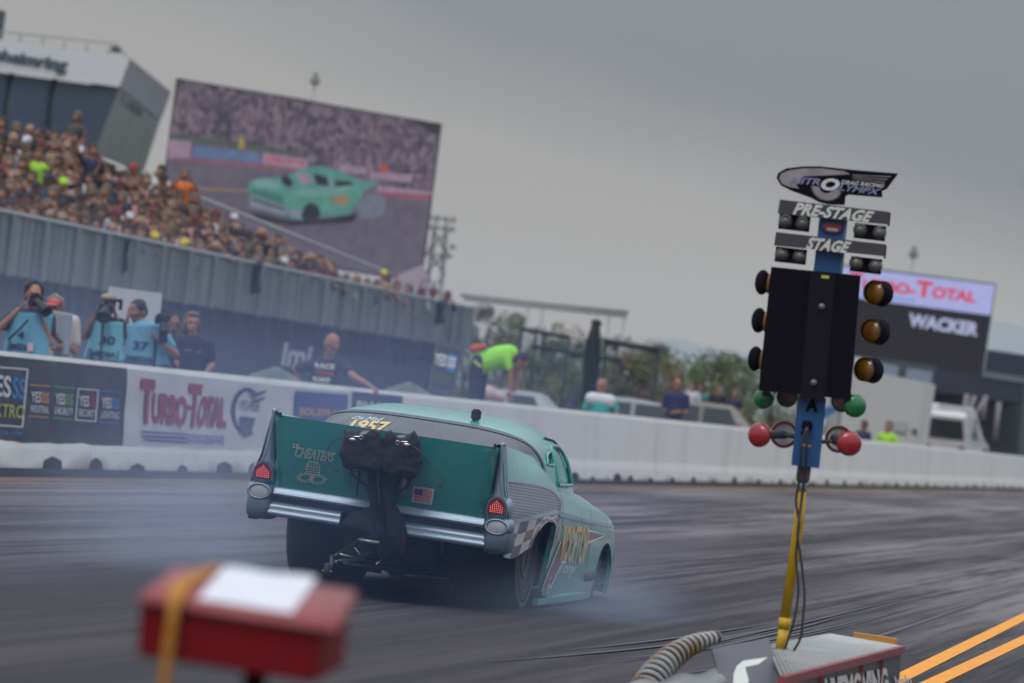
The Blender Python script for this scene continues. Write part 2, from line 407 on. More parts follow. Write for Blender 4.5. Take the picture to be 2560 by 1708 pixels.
M_BBAN = M('black_vinyl', (.028, .030, .036), .45, var=.2, scale=2)
M_WBAN = M('white_vinyl', (.66, .65, .67), .5, var=.06, scale=2)
W_, R_, O_, G_, B_, Y_ = (M('ink_white', (.7, .7, .7), .6), M('ink_red', (.36, .03, .06), .6), M('ink_orange', (.6, .28, .03), .6), M('ink_green', (.12, .38, .06), .6), M('ink_blue', (.03, .22, .52), .6), M('ink_yellow', (.55, .5, .05), .6))
NV_ = M('ink_navy', (.02, .04, .22), .6)
o = banner('banner', (-40, 885), (318, 921), (305, 1120), (-40, 1112), M_BBAN, 'black vinyl banner with framed white and blue lettering hung on the white wall')
ops = []
def frame(x0, y0, x1, y1, w, mi, sl=.075): 
    q = lambda x, y: (x - (y - y0) * .09, y + (x - x0) * sl); return (mi, 'line', [q(x0, y0), q(x1, y0), q(x1, y1), q(x0, y1), q(x0, y0)], w)
ops += [frame(-60, 914, 69, 1058, 4, 0)]
ops += [(0, 'text', 'YES', ((-42, 930), (29, 941), (27, 995), (-44, 986)), (.02,)), (4, 'text', 'SS', ((32, 942), (66, 947), (62, 1000), (30, 996)), (.02,)), (5, 'text', 'ELEKTRO', ((-52, 1005), (63, 1014), (60, 1047), (-54, 1040)), (.01,)), (4, 'text', 'yesss.de', ((-40, 1070), (58, 1076), (57, 1092), (-41, 1086)), (.01,))]
for x, mi, txt, full in ((76, 2, 'INDUSTRIAL', 0), (136, 3, 'E-MOBILITY', 0), (196, 0, 'SECURITY', 1), (252, 4, 'LIGHTING', 0)):
    y = 962 + (x - 76) * .085; w = 50; h = 82
    if full: ops.append(frame(x, y, x + w, y + h - 4, 3, 0))
    else: ops += [(mi, 'line', [(x, y), (x + w, y + 4)], 3), (mi, 'line', [(x - 4, y + h - 4), (x + w - 4, y + h)], 3)]
    mm = 1 if full else mi
    ops += [(0, 'text', 'YES', ((x + 3, y + 16), (x + 28, y + 18), (x + 27, y + 45), (x + 2, y + 43)), (.02,)), (mm, 'text', 'SS', ((x + 29, y + 18), (x + 48, y + 20), (x + 46, y + 47), (x + 28, y + 45)), (.03,)), (0, 'text', txt, ((x + 2, y + 50), (x + 47, y + 54), (x + 46, y + 72), (x + 1, y + 68)), (.01,))]
decals(o, [W_, R_, O_, G_, B_, Y_], ops, P_(-.128)); recenter(o)
o = banner('banner', (320, 922), (668, 962), (655, 1141), (306, 1120), M_WBAN, 'white banner with large dark red lettering and blue speed stripes on the wall', seed=3)
ops = [(0, 'text', 'T', ((354, 946), (390, 950), (380, 1062), (352, 1058)), (.05,)), (0, 'text', 'URBO', ((384, 979), (470, 992), (466, 1068), (378, 1060)), (.05,)), (0, 'text', '-', ((466, 1012), (480, 1014), (479, 1026), (465, 1024)), (.05,)), (0, 'text', 'T', ((474, 958), (508, 962), (494, 1072), (472, 1068)), (.05,)), (0, 'text', 'OTAL', ((502, 988), (566, 994), (566, 1072), (490, 1068)), (.05,)),
       (1, 'poly', [(355, 1078), (468, 1084), (468, 1088), (352, 1082)]), (1, 'poly', [(352, 1088), (468, 1093), (468, 1099), (360, 1093)]), (1, 'poly', [(356, 1097), (468, 1104), (468, 1109), (366, 1102)]), (1, 'text', 'Industrietechnik', ((470, 1083), (563, 1088), (562, 1098), (470, 1094)), (.01,)), (1, 'text', 'KONZEPTE', ((470, 1096), (562, 1101), (561, 1112), (469, 1108)), (.02,)),
       (2, 'line', [(618 + 34 * math.cos(a), 1030 + 56 * math.sin(a)) for a in lin(1.2, 5.4, 18)], 9), (2, 'poly', [(628, 985), (668, 975), (664, 983), (634, 996)]), (2, 'poly', [(634, 999), (666, 992), (660, 1000), (636, 1008)]), (2, 'poly', [(600, 1040), (640, 1046), (630, 1075), (612, 1095), (600, 1070)]), (2, 'text', 'POWER', ((604, 1000), (652, 1004), (650, 1030), (602, 1026)), (.01,))]
decals(o, [R_, NV_, M('ink_slate', (.05, .10, .17), .6)], ops, P_(-.128)); recenter(o)
o = banner('banner', (668, 962), (1010, 990), (1005, 1150), (655, 1141), M_WBAN, 'white banner with blue and navy panels just behind the green race car', seed=5)
ops = [(1, 'poly', [(741, 977), (871, 987), (865, 1080), (735, 1075)]), (3, 'text', 'BOLZPRAN', ((750, 1018), (862, 1026), (860, 1044), (749, 1038)), (.04,)), (3, 'text', 'bau', ((770, 1050), (850, 1055), (849, 1066), (768, 1062)), (.03,)), (2, 'poly', [(884, 978), (1006, 991), (1003, 1075), (880, 1068)]), (0, 'text', 'BWAG', ((892, 1002), (1000, 1010), (999, 1032), (891, 1026)), (.03,))]
decals(o, [W_, M('ink_royal', (.03, .06, .25), .6), M('ink_ink', (.015, .03, .10), .6), O_], ops, P_(-.126)); recenter(o)
# ================================================================ drag race coupe
M_PAINT = M('seafoam_paint', (.080, .43, .36), .28, var=.03, scale=1.5, coat=.8)
M_PAINT_SHADED = M('shaded_seafoam_paint', (.018, .19, .185), .13, var=.06, scale=1.2, coat=1.0)  # body paint darkened: the tail panel's shade is put into the colour
M_CHR = M('brushed_silver_paint', (.27, .35, .43), .42, metal=.55, var=.15, scale=5)
M_CHR2 = M('dark_steel_paint', (.10, .14, .18), .4, metal=.4, var=.2, scale=4)
M_FAB = M('black_nylon', (.012, .013, .020), .85, var=.3, scale=9, bump=.3)
M_RUBBER = M('slick_rubber', (.016, .016, .018), .75, var=.25, scale=20)
M_BLK = M('black_paint', (.01, .01, .012), .5)
M_STEEL = M('bare_tube_steel', (.25, .24, .23), .35, metal=.9, var=.2)
race = thing('drag_race_coupe', 'seafoam green vintage finned coupe launching in tyre smoke with black parachute packs on its tail', 'race car', tuple(CO))
race.rotation_euler = (0, 0, -A)
RLL = math.tan(math.radians(2.0))
def roll(p): return (p[0], p[1], p[2] - p[0] * RLL)
ST = [-1.30, -.6, 0, .42, .85, 1.8, 2.9, 3.5, 3.85, 4.02]
WS = [.0, .12, .4, .6, .75, .88, 1.0]
XP = [[.78, .78, .83, .835, .79, .765, .738], [.83, .83, .88, .895, .86, .81, .725], [.85, .86, .90, .915, .885, .835, .735], [.825, .825, .845, .875, .88, .835, .725],
      [.812, .812, .822, .83, .825, .80, .71], [.79, .79, .81, .815, .815, .80, .70], [.79, .80, .815, .815, .81, .79, .66], [.78, .79, .805, .805, .80, .78, .62], [.76, .77, .79, .79, .78, .74, .55], [.55, .58, .62, .62, .60, .54, .42]]
def ztop(y): return ci(ST, [1.085, 1.055, 1.02, .965, .895, .805, .735, .68, .61, .54], y)
def SX(y, z):
    w = max(0, min(1, z / ztop(y))); return ci(ST, [ci(WS, xp, w) for xp in XP], y)
def zlow(y):
    base = ci([-1.3, -1.1, -.62, .25, .30, 2.45, 4.02], [.395, .385, .45, .13, .125, .05, .06], y)
    c, r = -.12, .60
    if -.75 < y < .47:
        t = (y - c) / r; arch = .30 + .325 * math.sqrt(max(0, 1 - t * t)) if abs(t) < 1 else 0
        if y > .38: arch = .30 + .325 * math.sqrt(max(0, 1 - ((.38 - c) / r) ** 2)) - (y - .38) * 5.4
        base = max(base, arch if y > -.62 else base)
    if 2.80 < y < 3.70:
        t = (y - 3.25) / .45; base = max(base, .06 + .375 * math.sqrt(max(0, 1 - t * t)) ** .7)
    return base
ysb = sorted(set([round(v, 4) for v in lin(-1.30, 4.02, 116)] + [round(v, 4) for v in lin(-.78, .50, 40)] + [round(v, 4) for v in lin(2.78, 3.72, 34)]))
LIN = []
mb = MB()
for sgn in (-1, 1):
    # outer skin
    def fs(y, t):
        z0, z1 = zlow(y), ztop(y); z = z0 + (z1 - z0) * t; return roll((sgn * SX(y, z), y, z))
    mb.grid(fs, ysb, lin(0, 1, 26))
    def fi(y, t):
        z0, z1 = zlow(y) + .003, ztop(y) - .03; z = z0 + (z1 - z0) * t; return roll((sgn * (SX(y, z) - .03), y, z))
    LIN.append((fi, sgn))
    # wheel-arch lips turned inwards
    def fl(y, t):
        z0 = zlow(y); return roll((sgn * (SX(y, z0) - .032 * t), y, z0 + .004 * t))
    mb.grid(fl, ysb, [0, 1], smooth=False)
    # fin crest and inner side down to the deck
    def ff(y, t):
        zt_, x = ztop(y), SX(y, ztop(y)); zd = ztop(y) - ci([-1.3, -.5, .2], [.11, .05, 0.], y)
        pts = [(x, zt_), (x - .012, zt_ + .006), (x - .03, zt_ + .001), (x - .055, zt_ - .02 + (0)), (x - .10, zd)]
        return roll((sgn * pts[t][0], y, min(pts[t][1], zt_ + .006)))
    mb.grid(ff, [v for v in ysb if v < .6], [0, 1, 2, 3, 4])
    # rocker flange
    mb.box(roll((sgn * .80, 1.38, .075)), (.03, 2.1, .045))
# trunk deck, hood, nose
def deck(y, u):
    x = (SX(y, ztop(y)) - .10) * u; zd = ztop(y) - ci([-1.3, -.5, .2], [.11, .05, 0.], y); return roll((x, y, zd + .015 * (1 - u * u)))
mb.grid(deck, [v for v in ysb if v < .0], lin(-1, 1, 15))
def hood(y, u):
    x = SX(y, ztop(y)) * u; return roll((x, y, ztop(y) + ci([1.7, 2.2, 3.4, 3.8], [.03, .07, .05, .02], y) * (1 - u * u) ** 1.2))
mb.grid(hood, [v for v in ysb if v > 1.75], lin(-1, 1, 19))
def nose(t, u):
    z = .10 + (ztop(4.02) - .10) * t; return roll((SX(4.02, z) * u, 4.02 + .05 * (1 - u * u) * math.sin(t * 2.6) + .02, z))
mb.grid(nose, lin(0, 1, 8), lin(-1, 1, 13))
mb.prism([roll((-.7, -1.24, .62)), roll((.7, -1.24, .62)), roll((.7, -1.24, .98)), roll((-.7, -1.24, .98))], [roll((-.7, -1.20, .62)), roll((.7, -1.20, .62)), roll((.7, -1.20, .98)), roll((-.7, -1.20, .98))])
mb.build('body', M_PAINT, race, fixn=False)
# dark belly, inner arches, cabin floor
mb = MB()
for fi, sgn in LIN: mb.grid(fi, ysb[::2], lin(0, 1, 10))
mb.box((0, 1.9, .20), (1.40, 2.9, .14)); mb.box((0, -.15, .62), (1.5, 2.0, .03)); mb.box((0, 1.0, .60), (1.45, 1.6, .06)); mb.box((0, 3.2, .45), (1.2, .8, .3)); mb.box((0, -.6, .44), (.5, .9, .34)); mb.box((0, .1, .40), (.5, .5, .4))
mb.box((0, 2.3, .55), (1.35, .05, .35)); mb.box((0, 3.80, .3), (1.3, .06, .4))
for s in (-1, 1): mb.box((s * .52, .50, .42), (.5, .03, .55)); mb.box((s * .3, .0, .5), (.02, 1.1, .4))
mb.build('chassis_floor', M_BLK, race)
# greenhouse -------------------------------------------------
GY = [-.66, -.45, -.2, 0., .15, .5, .9, 1.3, 1.58, 1.82, 2.12]
GZ = [.955, 1.03, 1.105, 1.155, 1.188, 1.222, 1.242, 1.240, 1.212, 1.10, .89]
GA = [.60, .645, .69, .72, .745, .765, .775, .778, .772, .755, .71]
GB = [.93, .93, .93, .90, .89, .86, .81, .76, .74, .73, .73]
YF = {}
def gp(y, ph, off=0.0):
    zt_, a, zb = ci(GY, GZ, y), ci(GY, GA, y), ci(GY, GB, y)
    s, c = math.sin(ph), math.cos(ph); e = .50
    x = a * (1 - .13 * max(0, (zt_ - zb)) / .3 * 0) * math.copysign(abs(c) ** (e + .06), c); z = zb + (zt_ - zb) * max(0, s) ** e
    x *= 1 - .075 * (z - zb) / .32
    return roll((x * (1 + off / .7), y, z + off * s))
def yr(ph): return .02 + .42 * (1 - math.sin(ph)) ** 1.7
def yw(ph): return 1.58 - .0 * ph + .22 * (1 - math.sin(ph)) ** 1.5
def gy(u, ph):
    if u < 1: return -.66 + (yr(ph) + .66) * u
    if u < 2: return yr(ph) + (yw(ph) - yr(ph)) * (u - 1)
    return yw(ph) + (2.12 - yw(ph)) * (u - 2)
phs = [math.pi * (.5 - .5 * math.cos(math.pi * i / 64)) for i in range(65)]
ph_side = lambda p: min(p, math.pi - p)
G = lambda u, p: gp(gy(u, p), p)
PW0, PW1 = phs[3], phs[13]
u_c = lambda uu: uu
roofm = MB(); us = [1.035] + lin(1.05, 1.97, 56) + [2.0]
def rid(i, j):
    """side window cut-out test on the roof shell grid"""
    u = (us[i] + us[i + 1]) / 2; ph = (phs[j] + phs[j + 1]) / 2; y = gy(u, ph); z = gp(y, ph); z = z[2] + z[0] * RLL
    return abs(math.cos(ph)) > .2 and ((.56 < y < .86 and .975 < z < 1.035 + (y - .6) * .12) or (.95 < y < 1.70 and .842 < z < 1.092 - max(0, y - 1.5) * .2))
P = [G(u, p) for u in us for p in phs]; nv = len(phs)
fc = [[i * nv + j, (i + 1) * nv + j, (i + 1) * nv + j + 1, i * nv + j + 1] for i in range(len(us) - 1) for j in range(nv - 1) if not rid(i, j)]
roofm.add(P, fc, 0, True)
ro = roofm.build('roof', M_PAINT, race)
so_ = ro.modifiers.new('thick', 'SOLIDIFY'); so_.thickness = .018; so_.offset = -1
# grey surround of rear window, glass, windscreen, side windows
mb = MB(); mb.grid(lambda u, p: gp(gy(u, p), p, .004), [.985, 1.0, 1.038], phs); mb.build('rear_window_trim', M('window_rubber', (.10, .10, .13), .5), race)
def glass(name, col, al):
    m = bpy.data.materials.new(name); m.use_nodes = True; t = m.node_tree; t.nodes.clear(); o = N(t, 'ShaderNodeOutputMaterial')
    tr = N(t, 'ShaderNodeBsdfTransparent'); tr.inputs[0].default_value = (*col, 1); gl_ = N(t, 'ShaderNodeBsdfGlossy'); gl_.inputs['Roughness'].default_value = .06
    fr = N(t, 'ShaderNodeFresnel'); fr.inputs[0].default_value = 1.45; nz = N(t, 'ShaderNodeTexNoise'); nz.inputs['Scale'].default_value = 4
    f = mth(t, 'ADD', fr.outputs[0], mth(t, 'MULTIPLY_ADD', nz.outputs[0], .04, al)); mxs = N(t, 'ShaderNodeMixShader'); L(t, f, mxs.inputs[0]); L(t, tr.outputs[0], mxs.inputs[1]); L(t, gl_.outputs[0], mxs.inputs[2]); L(t, mxs.outputs[0], o.inputs[0]); return m
M_GL = glass('tinted_polycarbonate', (.62, .62, .66), .10)
M_GL2 = glass('clear_polycarbonate', (.85, .87, .88), .05)
mb = MB(); mb.grid(lambda u, p: G(u, p), lin(0.02, .99, 14), phs[1:-1]); mb.build('rear_window', M_GL, race)
mb = MB(); mb.grid(lambda u, p: G(u, p), lin(2.03, 2.97, 8), phs[3:-3]); mb.build('windscreen', M_GL2, race)
for sg_ in (0, 1):
    mb = MB()
    pp = phs[1:22] if sg_ == 0 else [math.pi - p for p in phs[1:22]]
    mb.grid(lambda u, p: gp(gy(u, p), p, -.012), lin(1.12, 1.97, 14), pp); mb.build('side_window', M_GL2, race)
def gs_(y, z, sgn_=1):
    lo, hi = 0., math.pi / 2
    for _ in range(24):
        m_ = (lo + hi) / 2; p = gp(y, m_)
        if p[2] + p[0] * RLL < z: lo = m_
        else: hi = m_
    p = gp(y, lo if sgn_ > 0 else math.pi - lo, .004); return p
for s in (-1, 1):
    for pl in (((.95, .842), (1.30, .842), (1.70, .842), (1.66, .96), (1.60, 1.05), (1.48, 1.09), (1.2, 1.095), (.95, 1.09), (.95, .97), (.95, .842)), ((.56, .975), (.86, .975), (.86, 1.06), (.72, 1.05), (.60, 1.03), (.56, .975))):
        pts = [gs_(a[0] + (b[0] - a[0]) * k / 4, a[1] + (b[1] - a[1]) * k / 4, s) for a, b in zip(pl[:-1], pl[1:]) for k in range(4)] + [gs_(*pl[-1], s)]
        mb = MB(); mb.tube(pts, .013 if pl[0][0] > .9 else .008, 8); mb.build('window_frame', M_PAINT, race)
# cabin interior: cage, seat, dash
mb = MB()
for s in (-1, 1):
    mb.tube([roll(v) for v in [(s * .58, .75, .6), (s * .56, .8, 1.0), (s * .45, .85, 1.15), (0, .86, 1.18)]], .021)
    mb.tube([roll(v) for v in [(s * .5, .85, 1.12), (s * .52, 1.5, 1.1), (s * .58, 2.0, .85)]], .02)
    mb.tube([roll(v) for v in [(s * .42, .85, 1.12), (s * .3, -.3, .75)]], .018)
mb.tube([roll((-.55, .82, .95)), roll((.55, .82, .95))], .018)
mb.build('roll_cage', M('cage_paint', (.10, .11, .12), .5), race)
mb = MB(); mb.box(roll((-.22, 1.0, .85)), (.44, .12, .42), bev=.05); mb.box(roll((0, 1.95, .80)), (1.2, .12, .12)); mb.ell(roll((-.22, 1.02, 1.09)), (.11, .13, .12))
mb.box(roll((.2, .55, .80)), (.5, .3, .1), bev=.02); mb.build('driver_seat', M_BLK, race)
mb = MB(); mb.box(roll((.32, 1.2, .93)), (.32, .02, .10)); mb.box(roll((.05, .2, .96)), (.7, .25, .012)); mb.build('interior_panel', M('tan_panel', (.42, .36, .30), .6), race)
# rear tail panel (leans rearward at the top), body paint with its shade put into the colour
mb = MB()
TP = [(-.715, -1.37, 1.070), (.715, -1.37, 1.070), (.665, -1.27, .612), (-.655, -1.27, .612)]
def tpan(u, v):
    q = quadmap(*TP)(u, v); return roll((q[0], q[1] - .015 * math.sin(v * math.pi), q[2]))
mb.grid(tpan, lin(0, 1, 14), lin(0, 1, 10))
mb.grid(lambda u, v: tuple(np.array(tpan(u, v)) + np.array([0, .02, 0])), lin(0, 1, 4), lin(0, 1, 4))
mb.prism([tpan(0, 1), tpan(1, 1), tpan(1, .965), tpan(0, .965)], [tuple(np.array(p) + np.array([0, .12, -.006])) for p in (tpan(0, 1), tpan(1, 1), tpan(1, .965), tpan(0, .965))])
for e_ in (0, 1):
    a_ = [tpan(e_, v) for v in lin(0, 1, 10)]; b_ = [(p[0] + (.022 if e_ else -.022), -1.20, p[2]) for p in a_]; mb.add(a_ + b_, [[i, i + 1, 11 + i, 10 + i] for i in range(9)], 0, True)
mb.build('tail_panel', M_PAINT_SHADED, race)
def tp_px(px, py, off=.006):
    # photo point on the leaning tail panel
    y = -1.33
    for _ in range(4):
        p = car(px, py, y); v = (p[2] + p[0] * RLL - .612) / .458; y = -1.27 - .10 * v - .015 * math.sin(max(0, min(1, v)) * math.pi) - off
    return tuple(p)
# fins: blade mouldings at the back of each quarter
for s in (-1, 1):
    mb = MB()
    prof = [(.738, 1.092, .016), (.742, 1.03, .024), (.748, .95, .032), (.753, .87, .040), (.757, .80, .046), (.762, .74, .068), (.768, .66, .080)]
    def fb(i, a):
        x, z, w = prof[i]; an = math.pi * a; yy = -1.235 - ci([0, 3, 6], [.07, .06, .055], i) * math.sin(an) ** .8; return roll((s * (x - w * math.cos(an)), yy, z))
    mb.grid(fb, list(range(7)), lin(0, 1, 9))
    mb.cap(roll((s * .738, -1.20, 1.092)), .012, roll((s * .740, -1.285, 1.092)), .016)
    mb.build('fin_moulding', M_CHR, race)
    # tail lamp housing, lens, dots
    hs = MB(); hs.ell(roll((s * .765, -1.24, .69)), (.082, .085, .085), e=.8); hs.ell(roll((s * .770, -1.24, .585)), (.098, .105, .068), e=.85)
    ho = hs.build('lamp_housing', M_CHR, race)
    cx0, cz0 = s * .755, .705
    def dome(r, k=1.0):
        pts = []
        for i in range(13): a = math.pi * i / 12; pts.append((cx0 + .055 * r * math.cos(a), cz0 - .008 + .060 * r * math.sin(a)))
        return [(cx0 + .060 * r, cz0 - .045 * r)] [:0] + pts + [(cx0 - .057 * r, cz0 - .045 * r), (cx0 + .057 * r, cz0 - .045 * r)]
    b0 = MB(); d1 = dome(1.18); b0.prism([roll((x, -1.338, z)) for x, z in d1], [roll((x, -1.26, z)) for x, z in d1]); b0.build('lamp_bezel', M_CHR2, race)
    b1_ = MB(); d1 = dome(1.0); b1_.prism([roll((x, -1.346, z)) for x, z in d1], [roll((x, -1.33, z)) for x, z in d1])
    tl = b1_.build('tail_light', M('red_lens', (.10, .002, .006), .2, coat=1., emit=.05), race)
    dd = MB()
    for i in range(7):
        for j in range(7):
            x = cx0 + (i - 3) * .0125; z = cz0 - .036 + j * .0115
            if j * .0115 < .070 - abs(i - 3) ** 2 * .0035: dd.add([roll((x + .0034 * math.cos(k * 1.047), -1.3475, z + .0034 * math.sin(k * 1.047))) for k in range(6)], [list(range(6))], 0, False)
    dd.build('lit_diode', M('led_glow', (1., .14, .13), .4, emit=1.0, var=.02), tl, fixn=False)
    oo = MB(); c = roll((s * .768, -1.335, .578))
    prf = [(.001, .0), (.060, .0), (.064, -.012), (.070, -.016), (.078, -.006), (.082, .02), (.082, .06)]
    oo.lathe([(r, h) for r, h in prf], (0, 0, 0), (0, 1, 0), 28); oo.v = [(v[0] * 1.0 + c[0], v[1] + c[1], v[2] * .66 + c[2]) for v in oo.v]
    ov = oo.build('reverse_lamp', M_CHR, race)
    ol = MB(); ol.lathe([(.001, -.006), (.03, -.005), (.058, .0)], (0, 0, 0), (0, 1, 0), 24); ol.v = [(v[0] + c[0], v[1] + c[1] - .003, v[2] * .64 + c[2]) for v in ol.v]; ol.build('lens', M('frosted_lens', (.40, .40, .41), .35, coat=.5), ov)
    # bumper end
    be = MB(); be.ell(roll((s * .765, -1.18, .485)), (.092, .16, .085), e=.55, seg=24, rings=14); be.build('bumper_end', M_CHR2, race)
    be = MB(); be.ell(roll((s * .80, -1.05, .545)), (.06, .22, .035), e=.6, seg=20, rings=12); be.build('bumper_wing', M_CHR, race)
# bumper bars
def bar(x0, x1, prof, name, m):
    mb = MB(); mb.grid(lambda x, i: roll((x, prof[i][0] , prof[i][1] )), lin(x0, x1, 12), list(range(len(prof)))); mb.build(name, m, race)
bar(-.68, .68, [(-1.26, .622), (-1.285, .618), (-1.300, .604), (-1.298, .592), (-1.318, .585), (-1.322, .572), (-1.30, .562), (-1.25, .558)], 'tailgate_moulding', M_CHR)
bar(-.68, .68, [(-1.25, .56), (-1.24, .52)], 'bumper_recess', M_CHR2)
for x0, x1 in ((-.70, -.235), (.165, .70)):
    bar(x0, x1, [(-1.25, .525), (-1.285, .522), (-1.31, .508), (-1.322, .488), (-1.312, .474), (-1.32, .468), (-1.33, .455), (-1.322, .440), (-1.29, .432), (-1.22, .432)], 'bumper_bar', M_CHR)
# black fabric shroud between the bumper bars
mb = MB()
sh = [(877, 1279), (905, 1274), (935, 1262), (960, 1250), (985, 1252), (998, 1275), (1012, 1303), (1018, 1335), (1014, 1375), (1003, 1392), (985, 1405), (955, 1400), (940, 1385), (915, 1382), (900, 1350), (870, 1325), (849, 1313)]
fr = [car(x, y, -1.36) for x, y in sh]; bk = [car(x, y, -1.15) for x, y in sh]
cen = np.mean(fr, axis=0) + np.array([0, -.09, 0])
mb.add([tuple(p) for p in fr] + [tuple(cen)], [[i, (i + 1) % len(fr), len(fr)] for i in range(len(fr))], 0, True)
mb.prism([tuple(p) for p in fr], [tuple(p) for p in bk])
mb.build('chute_shroud', M_FAB, race)
# parachute packs
def pack(poly, y0, name='parachute_pack'):
    c = np.mean(poly, axis=0); mb = MB(); rings = []
    for k, (sc, yy) in enumerate(((.95, .20), (1.0, .16), (1.01, .06), (1.0, -.03), (.96, -.065), (.72, -.085), (.3, -.09))):
        rings.append([tuple(car(*(c + (np.array(p) - c) * sc), y0 + yy)) for p in poly])
    n = len(poly); vs = sum(rings, []); mb.add(vs, [[i * n + j, i * n + (j + 1) % n, (i + 1) * n + (j + 1) % n, (i + 1) * n + j] for i in range(6) for j in range(n)] + [list(range(n)), list(range(6 * n, 7 * n))[::-1]], 0, True)
    o = mb.build(name, M_FAB, race); sm = o.modifiers.new('sub', 'SUBSURF'); sm.levels = sm.render_levels = 3; sm.subdivision_type = 'SIMPLE'
    t = bpy.data.textures.get('crumple') or bpy.data.textures.new('crumple', 'CLOUDS'); t.noise_scale = .075; dm = o.modifiers.new('crumple', 'DISPLACE'); dm.texture = t; dm.strength = .03; dm.mid_level = .5
    return o
LP = [(862, 1074), (895, 1078), (925, 1074), (948, 1079), (956, 1100), (957, 1140), (955, 1174), (932, 1180), (905, 1175), (862, 1168), (856, 1148), (848, 1134), (856, 1110)]
RP = [(966, 1080), (978, 1078), (994, 1092), (1012, 1097), (1028, 1086), (1036, 1080), (1050, 1104), (1053, 1130), (1048, 1165), (1040, 1190), (1024, 1195), (992, 1190), (962, 1185), (950, 1160), (955, 1120)]
p1 = pack(LP, -1.60); p2 = pack(RP, -1.60)
cp = lambda pts, y: [tuple(car(x, yy, y)) for x, yy in pts]
mb = MB()
for a, b in (([(912, 1170), (917, 1210), (921, 1240), (930, 1290)], .052), ([(941, 1170), (942, 1210), (945, 1235), (946, 1290)], .05)):
    pass
def ribbon(L_, R_, y0, y1, name):
    mb = MB(); n = len(L_); F = []; Bk = []
    for i in range(n):
        yy = y0 + (y1 - y0) * i / (n - 1); F += [tuple(car(*L_[i], yy)), tuple(car(*[(L_[i][0] + R_[i][0]) / 2, (L_[i][1] + R_[i][1]) / 2], yy - .045)), tuple(car(*R_[i], yy)), tuple(car(*R_[i], yy + .05)), tuple(car(*L_[i], yy + .05))]
    mb.add(F, [[i * 5 + j, i * 5 + (j + 1) % 5, (i + 1) * 5 + (j + 1) % 5, (i + 1) * 5 + j] for i in range(n - 1) for j in range(5)], 0, True)
    return mb.build(name, M_FAB, race)
ribbon([(918, 1165), (919, 1205), (917, 1222), (922, 1250), (928, 1290), (936, 1330)], [(942, 1165), (941, 1205), (943, 1222), (945, 1250), (948, 1290), (960, 1330)], -1.58, -1.44, 'chute_tether')
ribbon([(948, 1170), (949, 1205), (950, 1230), (956, 1262), (958, 1290), (962, 1340)], [(963, 1170), (964, 1205), (968, 1230), (976, 1262), (982, 1290), (990, 1340)], -1.57, -1.42, 'chute_tether')
mb = MB(); M_CAB = M('dark_cable', (.03, .03, .035), .5)
for pts, y in (([(876, 1172), (882, 1188), (904, 1204), (917, 1217)], -1.45), ([(899, 1177), (897, 1200), (892, 1222), (893, 1239)], -1.45), ([(1003, 1195), (990, 1216), (988, 1240)], -1.42), ([(1024, 1195), (1025, 1208), (1005, 1226), (988, 1242), (986, 1262)], -1.42)):
    mb.tube(cp(pts, y), .0075, 8)
mb.build('pack_bracket', M_BLK, race)
mb = MB(); mb.box(car(938, 1205, -1.38), (.03, .03, .16)); mb.box(car(1010, 1212, -1.36), (.022, .03, .12)); mb.build('chute_mount', M_STEEL, race)
for pts in ([(889, 1092), (870, 1091.5), (851, 1094), (833, 1102), (822, 1116), (817, 1134), (818, 1148), (824, 1161), (832, 1171), (841, 1178)], [(1008, 1105), (1022, 1109), (1040, 1121), (1060, 1138), (1078, 1157), (1094, 1176), (1104, 1192), (1107, 1204), (1102, 1216)]):
    mb = MB(); mb.tube(cp(pts, -1.74 if pts[0][0] < 900 else -1.74), .0035, 8, 0); mb.box(car(pts[-1][0], pts[-1][1], -1.74), (.022, .02, .018), mi=0)
    x, y = pts[0]; mb.lathe([(.010, -.004), (.016, 0), (.010, .004), (.010, -.004)], car(x + 14 * (1 if x < 900 else -1), y + 2, -1.75), (0, 1, 0.2), 14, 1); mb.ell(car(x - 8 * (1 if x < 900 else -1), y + 7, -1.75), (.022, .006, .010), mi=1); mb.cap(car(x - 4, y, -1.75), .005, car(x + 10, y, -1.75), .005, 1)
    mb.build('release_cable', [M_CAB, M('polished_clip', (.6, .58, .5), .25, metal=.9)], race)
mb = MB()
for q in ([(898, 1084), (910, 1077), (924, 1077), (915, 1085), (902, 1087)], [(992, 1090), (1003, 1087), (1016, 1089), (1006, 1095), (996, 1094)]): mb.add(cp(q, -1.73), [list(range(5))], 0, False)
mb.build('pack_label', M('silver_thread', (.35, .36, .42), .6), race)
mb = MB()
for q, y in (((701, 1036), -1.38), ((1238, 1115), -1.38), ((1052, 1157), -1.42)): mb.box(car(*q, y), (.018, .02, .02)); mb.ell(car(q[0], q[1] - 3, y), (.006, .006, .008))
mb.build('panel_latch', M_BLK, race)
# decals on the tail panel
gold, pale, cyan = M('gold_leaf', (.72, .50, .20), .5), M('pale_outline', (.42, .42, .36), .6), M('lettering_white', (.72, .72, .70), .6)
def outline_text(s, quad, off, mi, bold=.0, shear=0.):
    v, f = text2d(s, bold, shear); 
    # boundary edges only -> thin strips, so the letters read as drawn outlines
    ec = {}
    for fc_ in f:
        for a, b in zip(fc_, fc_[1:] + fc_[:1]): ec[(min(a, b), max(a, b))] = ec.get((min(a, b), max(a, b)), 0) + 1
    q = quadmap(*quad); return [(mi, 'line', [q(*v[a]), q(*v[b])], 1.1) for (a, b), c in ec.items() if c == 1]
ops = outline_text('CHEATERS', ((742, 1117), (838, 1132), (832, 1156), (736, 1142)), 0, 0, .0, .2)
ops += outline_text('LIL', ((735, 1109), (752, 1112), (749, 1121), (733, 1119)), 0, 0, .0)
rnd = random.Random(5)
